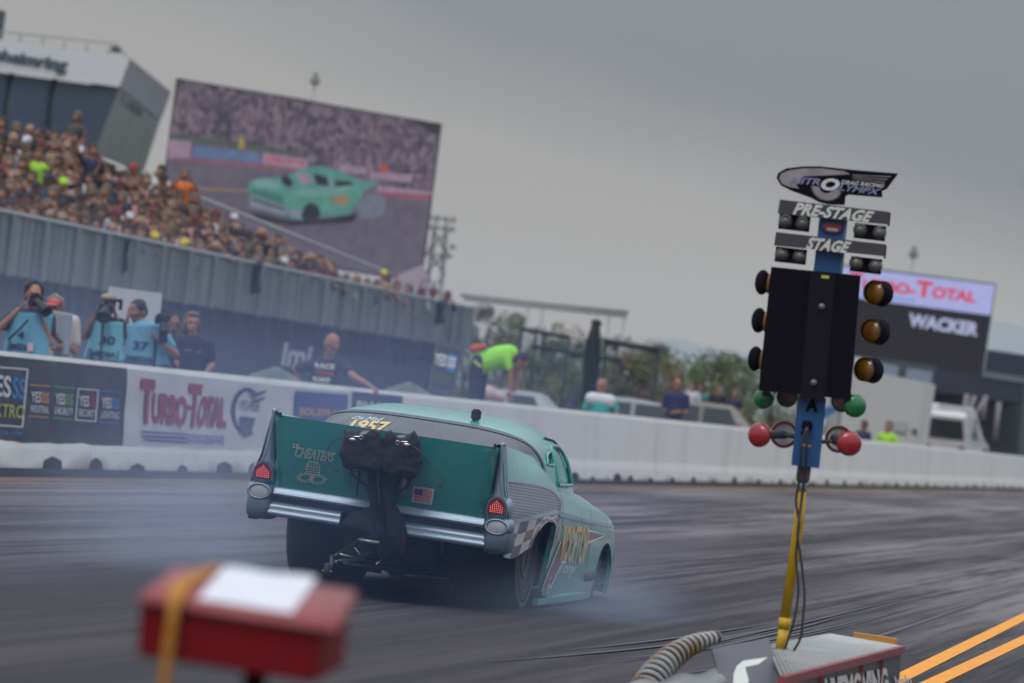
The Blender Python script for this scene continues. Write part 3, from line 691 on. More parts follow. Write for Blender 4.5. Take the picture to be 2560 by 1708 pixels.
for cx_, cy_ in ((764, 1194), (794, 1199)):
    pts = []
    for i in range(25): a = i / 24 * 2 * math.pi; r = (13 if i % 2 else 24); pts.append((cx_ + r * math.cos(a), cy_ + r * .55 * math.sin(a)))
    ops.append((0, 'line', pts, 1.4))
for i in range(4): ops.append((0, 'line', [(765 + i * 1.0, 1166 + i * 6), (797 + i, 1170 + i * 6)], 1.6))
ops.append((0, 'line', [(768, 1186), (764, 1172), (770, 1158), (774, 1153), (790, 1156), (796, 1160), (800, 1172), (798, 1188)], 1.6))
for i in range(4): ops.append((0, 'line', [(771 + i * 7, 1155), (770 + i * 7, 1166)], 1.6))
decals(race, [pale], ops, tp_px, 'tail_lettering')
fl = [(1034, 1215), (1086, 1223), (1079, 1263), (1029, 1255)]
Q = lambda a, b, d=0: quadmap((1034 + d, 1215 + d), (1086 - d, 1223 + d), (1079 - d, 1263 - d), (1029 + d, 1255 - d))(a, b)
rq = lambda u0, v0, u1, v1: [Q(u0, v0), Q(u1, v0), Q(u1, v1), Q(u0, v1)]
ops = [(0, 'poly', fl)]
decals(race, [M('sticker_white', (.62, .60, .60), .5)], ops, tp_px, 'flag_sticker')
ops = []
for i in range(13):
    v1 = .86 - i * .056
    if i % 2 == 0: ops.append((1, 'poly', rq(.06, v1 - .056, .94, v1)))
ops2 = [(2, 'poly', rq(.06, .48, .46, .86))] + [(0, 'poly', rq(.09 + i * .06 + (j % 2) * .02, .51 + j * .055, .105 + i * .06 + (j % 2) * .02, .53 + j * .055)) for i in range(6) for j in range(6)]
qq = lambda u0, v0, u1, v1: (Q(u0, v1), Q(u1, v1), Q(u1, v0), Q(u0, v0))
ops3 = [(2, 'text', 'NEVER FORGET', qq(.12, .89, .88, .96), (.02,)), (2, 'text', 'FREEDOM IS NOT FREE', qq(.07, .04, .93, .10), (.02,))]
fm = [M('flag_white', (.62, .60, .60), .5), M('flag_red', (.42, .04, .06), .5), M('flag_navy', (.02, .03, .16), .5)]
decals(race, fm, ops, lambda a, b: tp_px(a, b, .009), 'flag_stripes'); decals(race, fm, ops2[:1] + ops3, lambda a, b: tp_px(a, b, .012), 'flag_canton'); decals(race, fm, ops2[1:], lambda a, b: tp_px(a, b, .015), 'flag_stars')
# rear window lettering: project onto glass by walking the ray
def gl_px(px, py, off=.006):
    y = -.1
    for _ in range(10):
        p = car(px, py, y); x = abs(p[0]); z = p[2] + p[0] * RLL
        # crown height at this y for this x (approx), solve for y where surface z matches
        lo, hi = -.6, .6
        for _ in range(22):
            m_ = (lo + hi) / 2; a, zt_, zb = ci(GY, GA, m_), ci(GY, GZ, m_), ci(GY, GB, m_)
            c_ = min(.999, (x / (a * .93)) ** (1 / .56)); s_ = math.sqrt(1 - c_ * c_); zs = zb + (zt_ - zb) * s_ ** .50
            if zs < z: lo = m_
            else: hi = m_
        y = (lo + hi) / 2
    return tuple(car(px, py, y - off - .01))
ops = [(0, 'text', '1957', ((878, 1048), (979, 1055), (968, 1084), (868, 1072)), (.035, .25)), (1, 'text', 'Da Mad', ((884, 1040), (962, 1044), (958, 1053), (878, 1047)), (.0, .5))]
decals(race, [gold, cyan], ops, gl_px, 'window_lettering')
mb = MB(); b = car(1190, 1042, .25); mb.box((b[0], b[1], b[2] + .012), (.062, .05, .075), bev=.01); mb.build('roof_camera', M('camera_navy', (.01, .014, .04), .5), race)
# ---- side graphics mapped on to the right flank
def flank(y, z, off=.004): return roll((SX(y, z) + off, y, z))
def fpatch(mb, fy, us_, vs_, mi=0, off=.004): mb.grid(lambda u, v: flank(*fy(u, v), off), us_, vs_, mi)
trimz = lambda y: ci([-1.28, -.9, -.35, .1, .5, .9, 1.8, 2.6, 3.6], [.615, .64, .672, .685, .67, .65, .615, .585, .55], y)
ribt = lambda y: ci([-1.28, -.6, .0, .45, .66], [.875, .865, .83, .755, .66], y)
mb = MB()
fpatch(mb, lambda u, v: (u, trimz(u) + (ribt(u) - trimz(u)) * v), lin(-1.27, .62, 40), lin(0.02, 1, 8), 0)
o_ = mb.build('ribbed_side_panel', None or bpy.data.materials.new('ribbed_graphic'), race, fixn=False)
m = o_.data.materials[0]; m.use_nodes = True; t = m.node_tree; p = t.nodes['Principled BSDF']; tcn = N(t, 'ShaderNodeTexCoord'); sp = N(t, 'ShaderNodeSeparateXYZ'); L(t, tcn.outputs['Object'], sp.inputs[0])
wv = mth(t, 'SINE', mth(t, 'MULTIPLY', mth(t, 'ADD', sp.outputs[2], mth(t, 'MULTIPLY', sp.outputs[1], .03)), 330)); mx = N(t, 'ShaderNodeMix', data_type='RGBA'); L(t, mth(t, 'MULTIPLY_ADD', wv, .5, .5), mx.inputs[0])
mx.inputs[6].default_value = (.10, .11, .13, 1); mx.inputs[7].default_value = (.30, .30, .33, 1); L(t, mx.outputs[2], p.inputs['Base Color']); p.inputs['Roughness'].default_value = .35
def sband(f0_, f1_, y0, y1, name, m, off=.007, n=50):
    mb = MB(); fpatch(mb, lambda u, v: (u, f0_(u) + (f1_(u) - f0_(u)) * v), lin(y0, y1, n), [0, .5, 1], 0, off); mb.build(name, m, race, fixn=False)
sband(lambda y: trimz(y) - .012, lambda y: trimz(y) + .014, -1.27, 3.62, 'side_trim', M('airbrushed_chrome', (.30, .36, .44), .3, var=.35, scale=9))
sband(lambda y: ribt(y) - .008, lambda y: ribt(y) + .012, -1.27, .62, 'side_trim', MATS['airbrushed_chrome'])
# chequered flag graphic behind the rear wheel
ck = [M('chequer_white', (.55, .54, .52), .35, coat=.5, var=.1), M('chequer_dark', (.10, .09, .10), .35, coat=.5, var=.3)]
mb = MB()
for i in range(13):
    for j in range(3):
        y0, y1 = -1.25 + i * .22, -1.25 + (i + 1) * .22
        def fy(u, v, y0=y0, y1=y1, j=j):
            y = y0 + (y1 - y0) * u; top = trimz(y) - .014; lo = zlow(y) + .004; lo = max(lo, top - .36); q = (j + v) / 3; sh_ = q * .12; y = min(max(y - sh_, -1.27), 1.3)
            top = trimz(y) - .014; lo = max(zlow(y) + .004, top - .33 + max(0, y - .5) * .9)
            lo = min(lo, top - .003)
            return (y, top - (top - lo) * q)
        if y1 < 1.1: fpatch(mb, fy, lin(0, 1, 6), lin(0, 1, 4), (i + j) % 2, .004)
mb.build('chequered_graphic', ck, race, fixn=False)
def fquad(poly, name, m, off=.005):
    mb = MB(); q = quadmap(*poly); mb.grid(lambda u, v: flank(*q(u, v), off), lin(0, 1, 14), lin(0, 1, 8), 0, True); mb.build(name, m, race, fixn=False)
# red-brown sash with pale edges
red_ = M('brick_red_graphic', (.20, .085, .07), .35, coat=.5, var=.3, scale=3)
fquad([(.95, .47), (1.45, .47), (.72, .15), (.30, .15)], 'sash_graphic', red_)
for a, b in (((.92, .475), (.275, .15)), ((1.48, .47), (.74, .148))): fquad([a, (a[0] + .05, a[1]), (b[0] + .05, b[1]), b], 'sash_graphic', cyan, .008)
dc = lambda u, v: flank(u, v, .010)
def fl_text(s, y0, y1, z0, z1, m, name, bold=.02, shear=0.):
    mb = MB(); q = quadmap((y0, z1 + .01), (y1, z1 - .01), (y1, z0 - .02), (y0, z0 + .01)); put_text(mb, s, lambda u, v: flank(*q(u, v), .013), 0, bold, shear); mb.build(name, m, race, fixn=False)
fl_text('ROOFTOP', 1.02, 2.22, .32, .575, gold, 'door_lettering', .01, .1); fl_text('Tony', 1.05, 1.85, .225, .33, cyan, 'door_lettering', 0., .5)
fquad([(2.2, .545), (3.1, .500), (3.1, .499), (2.2, .53)], 'arrow_graphic', cyan, .006); fquad([(2.2, .46), (3.1, .498), (3.1, .495), (2.2, .44)], 'arrow_graphic', cyan, .006); fquad([(2.2, .53), (2.9, .50), (2.9, .496), (2.2, .46)], 'arrow_graphic', red_, .005)
mb = MB(); q = quadmap((.70, .235), (.82, .235), (.72, .13), (.60, .13)); mb.grid(lambda u, v: flank(*q(u, v), .007), lin(0, 1, 4), lin(0, 1, 4), 0); put_text(mb, '58', lambda u, v: flank(*q(.1 + u * .8, .55 + v * .4), .010), 1, .03); put_text(mb, 'XTRM', lambda u, v: flank(*q(.1 + u * .8, .08 + v * .3), .010), 1, .02); mb.build('number_sticker', [cyan, M_BLK], race, fixn=False)
mb = MB()
for y in (.96, 2.36): mb.grid(lambda u, v: flank(y + u, v, .003), [0, .012], lin(.15, .80, 16))
mb.build('panel_gap', M_BLK, race, fixn=False)
# door frame line and drip rail
mb = MB(); mb.tube([gp(y, phs[19], .006) for y in lin(1.0, 1.6, 8)], .007, 6); mb.build('drip_rail', M('dark_teal_trim', (.02, .06, .06), .5), race)  # thin dark teal tube along the roof side
# exhaust opening behind front wheel and hood scoop, front spoiler
mb = MB()
for i in range(4): mb.cap((.72, 2.42 + i * .09, .16), .030, (.80, 2.40 + i * .09, .18), .036)
mb.build('exhaust_pipe', M_BLK, race)
mb = MB(); mb.box(roll((0, 2.6, .93)), (.42, .5, .24), bev=.05); mb.build('hood_scoop', M_BLK, race)
mb = MB(); mb.box((0, 3.95, .10), (1.30, .12, .10), bev=.03); mb.box((.70, 3.80, .15), (.10, .3, .16), bev=.03); mb.box((-.70, 3.80, .15), (.10, .3, .16), bev=.03); mb.build('front_spoiler', M('airdam', (.03, .05, .06), .5), race)
# wheels
def wheel(x, y, r, w, z=None, side=1):
    mb = MB(); h = w / 2; z = z or r
    mb.lathe([(r * .50, -h * .92), (r * .62, -h), (r * .86, -h * 1.02), (r * .97, -h * .86), (r, -h * .6), (r * 1.002, 0), (r, h * .6), (r * .97, h * .86), (r * .86, h * 1.02), (r * .62, h), (r * .50, h * .92)], (x, y, z), (1, 0, 0), 56)
    o = mb.build('tyre' if 0 else 'wheel', M_RUBBER, race)
    rb = MB(); rb.lathe([(r * .50, -h * .9), (r * .505, h * .9), (r * .46, h * .88), (r * .44, h * .3), (.05, h * .25), (.05, h * .5), (.001, h * .5)] if side > 0 else [(r * .50, h * .9), (r * .505, -h * .9), (r * .46, -h * .88), (r * .44, -h * .3), (.05, -h * .25), (.05, -h * .5), (.001, -h * .5)], (x, y, z), (1, 0, 0), 40)
    rb.lathe([(r * .50, side * h * .9), (r * .53, side * h * 1.04), (r * .55, side * h * .98)], (x, y, z), (1, 0, 0), 40)
    rb.build('rim', M('rim_bronze', (.05, .042, .03), .4, metal=.8), o); return o
wheel(.54, 0, .445, .44, side=1); wheel(-.54, 0, .445, .44, side=-1); wheel(.68, 3.25, .32, .12, side=1); wheel(-.68, 3.25, .32, .12, side=-1)
mb = MB(); mb.lathe([(.45, 0), (.452, .004), (.42, .012), (.40, .008)], (.762, 0, .445), (1, 0, 0), 48); mb.lathe([(.335, .010), (.325, .014), (.315, .010)], (.762, 0, .445), (1, 0, 0), 48); mb.v = [(x, y, z) for x, y, z in mb.v]
mb.build('sidewall_print', M('sidewall_worn', (.09, .075, .05), .7, var=.6, scale=9), race)
mb = MB(); mb.tube([(-.5, 0, .44), (.5, 0, .44)], .06); mb.ell((0, 0, .44), (.17, .2, .19)); mb.build('rear_axle', M_BLK, race)
# wheelie bar
wb = lambda x, y, Y: car(x, y, Y)
mb = MB(); mb.tube([wb(896, 1350, -1.55), wb(948, 1358, -1.55)], .014, 10, 1); mb.tube([wb(896, 1351, -1.55), wb(845, 1385, -1.85), wb(834, 1392, -1.9)], .010, 10, 0)
mb.tube([wb(950, 1372, -1.3), wb(905, 1393, -1.6), wb(880, 1400, -1.75), wb(842, 1405, -1.88)], .015, 10, 0); mb.tube([wb(848, 1386, -1.85), wb(886, 1394, -1.78)], .009, 8, 1); mb.tube([wb(838, 1404, -1.88), wb(872, 1408, -1.8)], .010, 8, 1)
mb.tube([wb(886, 1368, -1.5), wb(910, 1400, -1.5)], .005, 8, 1); mb.tube([wb(956, 1395, -1.4), wb(940, 1412, -1.5)], .006, 8, 1); mb.tube([wb(842, 1408, -1.88), wb(950, 1420, -1.2), wb(1020, 1425, -.6)], .011, 8, 0); mb.tube([wb(900, 1398, -1.3), wb(1090, 1420, -.2)], .012, 8, 0)
mb.prism([tuple(wb(*p, -1.90)) for p in ((826, 1388), (831, 1388), (834, 1404), (828, 1428), (823, 1404))], [tuple(wb(*p, -1.892)) for p in ((826, 1388), (831, 1388), (834, 1404), (828, 1428), (823, 1404))], 1)
mb.build('wheelie_bar', [M('dark_tube', (.045, .045, .05), .35, metal=.7), M_STEEL], race)
c = wb(817, 1428, -1.93); mb = MB(); mb.lathe([(.012, -.018), (.045, -.018), (.052, -.008), (.052, .008), (.045, .018), (.012, .018)], tuple(c), (1, .12, 0), 28); o_ = mb.build('wheelie_wheel', M_RUBBER, race)
mb = MB(); mb.cap(tuple(c - np.array([.026, 0, 0])), .006, tuple(c + np.array([.028, 0, 0])), .006); mb.build('axle_bolt', M_STEEL, o_)
mb = MB(); mb.box(car(1020, 1430, .3), (.30, .05, .03)); mb.box(car(930, 1425, .3), (.12, .05, .03)); mb.build('belly_pan_edge', M('rust_shield', (.12, .045, .02), .7), race)
# ================================================================ starting light tree
TY = 25.5
def tp(x, y, d=0.): return tuple(at(x, y, TY + d))
M_TBLK = M('matte_black_board', (.006, .005, .010), .8, var=.25, spec=.08)
M_TGREY = M('charcoal_board', (.050, .046, .058), .6, var=.12)
M_TBLUE = M('blue_enamel', (.012, .075, .22), .4, var=.12, scale=12)
M_TYEL = M('yellow_enamel', (.58, .34, .01), .42, var=.12, scale=9)
M_AMB = M('amber_lens', (.16, .068, .004), .2, var=.45, scale=22, coat=.8)
M_WHT = M('board_lettering', (.62, .62, .58), .6)
tr = thing('starting_light_tree', 'tall start light tree on a yellow pole with blue column and black light box', 'start lights', tuple(gnd(1944, 1650, 0)))
trY = 25.0
def slab(poly, d0, d1, name, mat, parent=tr):
    mb = MB(); mb.prism([tp(x, y, d0) for x, y in poly], [tp(x, y, d1) for x, y in poly]); return mb.build(name, mat, parent)
slab([(2052, 540), (2118, 548), (2063, 1168), (1979, 1163)][:0] or [(2050, 530), (2120, 538), (2106, 690), (2033, 684)], -.04, .10, 'upper_column', M_TBLUE)
slab([(2113, 536), (2120, 538), (2106, 690), (2100, 689)], -.046, -.04, 'column_edge', M('blue_grey_edge', (.10, .18, .26), .4))
slab([(1996, 990), (2066, 996), (2048, 1171), (1978, 1163)], -.05, .09, 'lower_column', M_TBLUE)
slab([(1928, 667), (2152, 689), (2126, 999), (1896, 977)], -.10, .02, 'light_box_shield', M_TBLK)
slab([(2026, 678), (2090, 684), (2062, 1000), (2000, 994)], -.112, -.10, 'shield_channel', M('channel_black', (.010, .008, .015), .7, spec=.12))
slab([(2054, 688), (2073, 690), (2072, 697), (2053, 695)], -.118, -.112, 'warning_tag', Y_)
for x, y in ((2054, 767), (2034, 957)):
    mb = MB(); mb.lathe([(.001, -.012), (.012, -.011), (.017, -.002), (.017, .002)], tp(x, y, -.116), (0, 1, 0), 16); mb.build('bolt', M('grey_bolt', (.16, .16, .17), .4, metal=.5), tr)
for nm, txt, q, tq, shr in (('pre_stage_board', 'PRE-STAGE', [(1950, 499), (2224, 530), (2222, 562), (1944, 534)], ((1985, 505), (2188, 529), (2180, 557), (1981, 536)), .35), ('stage_board', 'STAGE', [(1940, 580), (2214, 611), (2211, 641), (1935, 614)], ((2018, 592), (2130, 605), (2122, 634), (2014, 623)), .35)):
    b = slab(q, -.085, -.06, nm, M_TGREY); mb = MB(); put_text(mb, txt, lambda u, v: tp(*quadmap(*tq)(u, v), -.089), 0, .045, .35, 1.05); mb.build('lettering', M_WHT, b, fixn=False)
    x, y = q[1]; slab([(x - 2, y + 2), (x + 3, y + 3), (x, y + 36), (x - 5, y + 35)], -.07, .05, 'board_bracket', M_TBLK)
def lampbox(x, y, w, h, discs, sl=.115):
    slab([(x, y), (x + w, y + w * sl), (x + w - 4, y + w * sl + h), (x - 4, y + h)], -.05, .06, 'stage_lamp_box', M_TBLK)
    for dx, dy in discs:
        mb = MB(); c = tp(dx, dy, -.055); mb.lathe([(.001, -.022), (.014, -.020), (.026, -.010), (.030, .0), (.034, .002), (.034, .03)], c, (0, 1, 0), 24); mb.build('stage_bulb', M('frosted_bulb', (.10, .105, .095), .35, var=.4, scale=30, coat=.4), tr)
lampbox(1949, 534, 78, 38, [(1964, 553), (2006, 559)]); lampbox(2138, 557, 78, 38, [(2151, 575), (2199, 582)]); lampbox(1940, 616, 78, 38, [(1955, 636), (1999, 642)]); lampbox(2128, 640, 78, 38, [(2141, 658), (2189, 665)])
mb = MB(); mb.ell(tp(2081, 570, -.045), (.056, .006, .034), seg=28); mb.ell(tp(2081, 570, -.048), (.046, .006, .027), mi=1, seg=28); mb.box(tp(2081, 574, -.053), (.055, .004, .016), mi=2); mb.box(tp(2080, 564, -.053), (.05, .004, .010), mi=1); mb.build('oval_badge', [M('badge_blue', (.03, .05, .20), .4), M('badge_red', (.30, .04, .04), .4), M('badge_pale', (.35, .33, .38), .4)], tr)
def amber(x, y, side, d):
    c = np.array(tp(x, y, d)); R_ = .058
    mb = MB()
    if side < 0:
        mb.ell(tuple(c), (.037, .055, .062), seg=28, rings=16); o = mb.build('amber_lamp', M_TBLK, tr)
        ln = MB(); ln.ell(tuple(c + [.030, -.045, -.004]), (.013, .02, .050), seg=24, rings=12); ln.build('lens', M_AMB, o); return o
    ax = Vector((-.60, -.80, 0)); mb.ell(tuple(c + [.026, .05, 0]), (.052, .05, .064), seg=28, rings=14)
    mb.lathe([(R_ * .98, .045), (R_ * 1.03, .047), (R_ * 1.04, .0), (R_ * 1.0, -.03), (R_ * .75, -.055), (R_ * .3, -.065), (.001, -.067)], tuple(c), ax, 30); o = mb.build('amber_lamp', M_TBLK, tr)
    ln = MB(); ln.lathe([(.001, .052), (R_ * .4, .050), (R_ * .75, .043), (R_ * .95, .032)], tuple(c), ax, 30); ln.lathe([(R_ * .97, .041), (R_ * .995, .049), (R_ * 1.03, .047)], tuple(c), ax, 30); ln.build('lens', M_AMB, o)
    return o
for x, y in ((2196, 733), (2188, 829), (2172, 925)): amber(x, y, 1, .02)
for x, y in ((1906, 706), (1897, 801), (1888, 897)): amber(x, y, -1, .04)
def disc(x, y, r, name, mats, d, ax=(0, -1, 0), ring=0):
    mb = MB()
    if ring: mb.lathe([(r * .8, 0), (r, .004), (r * 1.04, -.004), (r * .8, -.006)], tp(x, y, d), ax, 32, 0)
    mb.lathe([(.001, -.012), (r * .8, -.012), (r * .8, 0)] if ring else [(.001, .022), (r * .55, .018), (r * .88, .008), (r, -.006), (r * .98, -.02), (.001, -.03)], tp(x, y, d), ax, 32, 1 if ring else 0); return mb.build(name, mats, tr)
M_GRN = M('green_lens', (.005, .15, .04), .25, coat=.8, var=.35, scale=10); M_RED = M('red_signal_lens', (.30, .012, .02), .3, coat=.6, var=.25, scale=10)
disc(1908, 996, .052, 'green_lamp', M_GRN, .05, (-.4, -1, 0)); disc(2139, 1015, .058, 'green_lamp', M_GRN, -.06, (.25, -1, 0))
disc(1968, 992, .052, 'green_lamp', [M_GRN, M('lamp_inner_pink', (.30, .16, .16), .4)], .09, ring=1); disc(2106, 1002, .055, 'green_lamp', [M_GRN, MATS['lamp_inner_pink']], .06, ring=1)
disc(1896, 1087, .061, 'red_lamp', M_RED, -.04, (-.62, -1, 0)); disc(2124, 1109, .062, 'red_lamp', M_RED, -.14, (.15, -1, 0))
disc(1960, 1086, .066, 'red_lamp', [M_RED, M('lamp_inner_white', (.8, .8, .8), .4)], .10, ring=1); disc(2097, 1098, .066, 'red_lamp', [M_RED, MATS['lamp_inner_white']], .06, ring=1)
mb = MB(); M_ARM = M('lamp_arm_grey', (.055, .055, .06), .5)
mb.cap(tp(1900, 1087, -.01), .020, tp(1960, 1087, .06), .022); mb.cap(tp(1960, 1087, .05), .014, tp(2000, 1092, .04), .012); mb.build('lamp_arm', M_ARM, tr)
mb = MB(); mb.cap(tp(2118, 1108, -.10), .034, tp(2090, 1098, .02), .030); mb.cap(tp(2090, 1102, .0), .010, tp(2040, 1106, .02), .010); mb.build('lamp_arm', M_ARM, tr)
mb = MB(); mb.box(tp(2030, 1003, -.054), (.004, .004, .004)); mb.v = []; mb.f = []; mb.m = []; mb.sm = []
put_text(mb, 'A', lambda u, v: tp(*quadmap((2018, 992), (2047, 995), (2044, 1031), (2013, 1028))(u, v), -.056), 0, .05); mb.build('lettering', M_TBLK, tr, fixn=False)
mb = MB(); mb.ell(tp(2018, 1064, -.07), (.026, .03, .024), e=.6); mb.box(tp(2010, 1082, -.06), (.03, .02, .012)); mb.build('cable_plug', M_TBLK, tr)
slab([(2004, 1110), (2028, 1113), (2027, 1118), (2003, 1115)], -.054, -.05, 'maker_tag', O_)
# logo topper
lp = [(1941, 445), (1946, 432), (1966, 421), (2008, 416), (2050, 416), (2135, 425), (2246, 434), (2217, 473), (2205, 478), (2206, 494), (2121, 487), (2114, 491), (2112, 513), (2073, 512), (2050, 507), (2025, 494), (1980, 478), (1952, 464)]
slab(lp, -.06, -.045, 'logo_board', M_TBLK)
mb = MB(); LG = [M('logo_silver', (.30, .26, .28), .45, var=.4, scale=14), M('logo_lilac', (.22, .22, .38), .45, var=.3, scale=30), M('logo_white', (.62, .62, .66), .5), M_TBLK]
def lpoly(pts, mi, d): mb.add([tp(x, y, d) for x, y in pts], [list(range(len(pts)))], mi, False)
lpoly([(1948, 446), (1953, 434), (1972, 426), (2010, 421), (2052, 421), (2110, 428), (2125, 436), (2080, 438), (2010, 441), (1990, 462), (1998, 472), (1975, 468), (1955, 460)], 0, -.062)
for i in range(4): lpoly([(2128, 437 - i * 1 + i * 5), (2228 - i * 8, 441 + i * 7), (2226 - i * 8, 443 + i * 7), (2136, 439 + i * 4)], 0, -.062)
gp_ = []
for i in range(33): a = math.pi * (1.02 * i / 32); r = 40 if i % 2 else 33; gp_.append((2066 + r * math.cos(a) * 1.0, 470 + r * math.sin(a) * .85 + (r * math.cos(a)) * .1))
lpoly(gp_, 0, -.0632); lpoly([(2066 + 17 * math.cos(a), 468 + 15 * math.sin(a)) for a in lin(0, 6.28, 20)[:-1]], 3, -.0640)
put_text(mb, 'NITR', lambda u, v: tp(*quadmap((1978, 442), (2052, 447), (2049, 463), (1975, 459))(u, v), -.0665), 1, .03, .25)
put_text(mb, 'O', lambda u, v: tp(*quadmap((2056, 443), (2101, 449), (2096, 480), (2051, 474))(u, v), -.0675), 2, .05, .25)
put_text(mb, 'LYMPX', lambda u, v: tp(*quadmap((2098, 460), (2204, 473), (2198, 488), (2095, 476))(u, v), -.0665), 1, .03, .25)
put_text(mb, 'DRAG RACING', lambda u, v: tp(*quadmap((2104, 450), (2212, 461), (2208, 470), (2102, 460))(u, v), -.0665), 2, .02, .25)
mb.build('logo_print', LG, tr, fixn=False)
# pole, collars, cables, foot
mb = MB(); mb.cap(tp(2012, 1160, .02), .034, tp(2007, 1196, .02), .034); mb.build('pole_collar', M('worn_collar', (.12, .09, .10), .5, var=.4), tr)
mb = MB(); mb.tube([tp(2007, 1195, .02), tp(2003, 1236, .02)], .023, 20); mb.build('pole_sleeve', M('galvanised', (.32, .31, .31), .45, metal=.4, var=.3, scale=20), tr)
mb = MB(); mb.tube([tp(2003, 1230, .02), tp(1998, 1300, .02), tp(1963, 1545, .02)], .0255, 20); mb.tube([tp(1963, 1545, .02), tp(1960, 1572, .02)], [.030, .030], 20); mb.tube([tp(1960, 1570, .02), tp(1950, 1632, .02)], .0265, 20); mb.build('pole', M_TYEL, tr)
mb = MB(); mb.lathe([(.045, 0), (.042, .03), (.03, .05)], tp(1946, 1652, .02), (0, 0, 1), 20); mb.box(tp(1950, 1652, .02), (.13, .09, .012)); mb.box(tp(1930, 1632, .02), (.035, .03, .05)); mb.build('pole_foot', M_TBLK, tr)
for pts in ([(2016, 1070, -.10), (2003, 1120, -.10), (2000, 1190, -.05), (1990, 1250, -.03), (1998, 1314, -.04), (1990, 1378, -.04), (1996, 1484, -.05), (1986, 1548, -.05), (1968, 1604, -.03), (1958, 1640, -.02)], [(2018, 1068, -.10), (2016, 1120, -.10), (2012, 1190, -.05), (2004, 1250, -.03), (1994, 1327, -.06), (2003, 1400, -.06), (2011, 1506, -.07), (2004, 1582, -.07), (1986, 1624, -.05), (1964, 1646, -.03)]):
    P4 = [np.array(tp(*p)) for p in pts]; ts = list(range(len(P4))); T = lin(0, len(P4) - 1, 40)
    mb = MB(); mb.tube([tuple(ci(ts, [p[k] for p in P4], t_) for k in range(3)) for t_ in T], .0065, 8, 0); mb.build('power_cable', M_CAB, tr)
rebase(tr)
# ================================================================ base guard under the tree
bg = thing('tree_base_guard', 'low ribbed platform with red edge trim and dark printed side banner under the light tree', 'platform', tuple(gnd(1954, 1695, .28) * [1, 1, 0]))
ZT = .28
g_ = lambda x, y, z=ZT: tuple(gnd(x, y, z))
c0, c1, c2, c3 = [np.array(g_(*p)) for p in ((1918, 1616), (2076, 1590), (2254, 1620), (1954, 1697))]
mb = MB(); nr = 34
def corr(u, v):
    p = (c0 * (1 - u) + c1 * u) * (1 - v) + (c3 * (1 - u) + c2 * u) * v; return (p[0], p[1], p[2] + .016 * math.sin(u * nr * 2 * math.pi))
mb.grid(corr, lin(0, 1, nr * 8 + 1), lin(0, 1, 3)); mb.m = [1 if math.sin((k // 2 + .5) / 8 * 2 * math.pi) < -.05 else 0 for k in range(len(mb.m))]
mb.build('ribbed_top', [M('ribbed_plastic', (.42, .42, .41), .55, var=.35, scale=5), M('rib_groove', (.03, .03, .034), .7)], bg)
dz = lambda p, z: (p[0], p[1], z)
d_ = (c2 - c3) / np.linalg.norm(c2 - c3); nrm = np.array([d_[1], -d_[0], 0])
mb = MB(); f = [dz(c3 + nrm * .02, ZT + .012), dz(c2 + nrm * .02, ZT + .012), dz(c2 + nrm * .02, ZT - .028), dz(c3 + nrm * .02, ZT - .028)]; mb.prism(f, [tuple(np.array(p) - nrm * .035) for p in f]); mb.build('edge_trim', M('faded_red_angle', (.25, .05, .06), .5, var=.3), bg)
mb = MB(); mb.prism([dz(c3, ZT - .03), dz(c2, ZT - .03), dz(c2 + d_ * .12, .0), dz(c3 - d_ * .06, .0)], [dz(c0, ZT - .03), dz(c1, ZT - .03), dz(c1, .0), dz(c0, .0)]); mb.build('skirt_banner', M('slate_vinyl', (.085, .085, .10), .5, var=.15, scale=3), bg)
for t_ in (.28, .62, .80):
    p = c3 * (1 - t_) + c2 * t_ + nrm * .006; mb = MB(); mb.box((p[0], p[1], ZT / 2 - .01), (.02, .05, ZT - .04)); mb.build('red_post', MATS['faded_red_angle'], bg)
side = lambda px, py, off=.012: onplane(px, py, c3, nrm, off)
mb = MB(); put_text(mb, 'LIVEMOVING', lambda u, v: tuple(side(*quadmap((2062, 1697), (2218, 1668), (2224, 1738), (2068, 1770))(u, v))), 0, .05); mb.build('lettering', M_WHT, bg, fixn=False)
mb = MB(); put_text(mb, 'Jmln', lambda u, v: tuple(onplane(*quadmap((2232, 1692), (2276, 1688), (2282, 1720), (2238, 1724))(u, v), c2, nrm, .014)), 0, .03); mb.build('lettering', M_WHT, bg, fixn=False)
rebase(bg)
# wooden block at the far end of the platform
q = [(2133, 1581), (2241, 1597), (2238, 1622), (2132, 1604)]
yb = c1[1] + .12
mb = MB(); F_ = [tuple(at(x, y, yb)) for x, y in q]; B_k = [tuple(at(x + 9, y - 4, yb + .1)) for x, y in q]; mb.prism(F_, [(p[0] + .012, yb + .07, p[2]) for p in F_])
o = mb.build('wooden_block', M('orange_timber', (.55, .26, .06), .6, var=.25, scale=(4)), None); tag(o, 'orange painted timber block lying at the far end of the ribbed platform', 'wood block'); recenter(o)
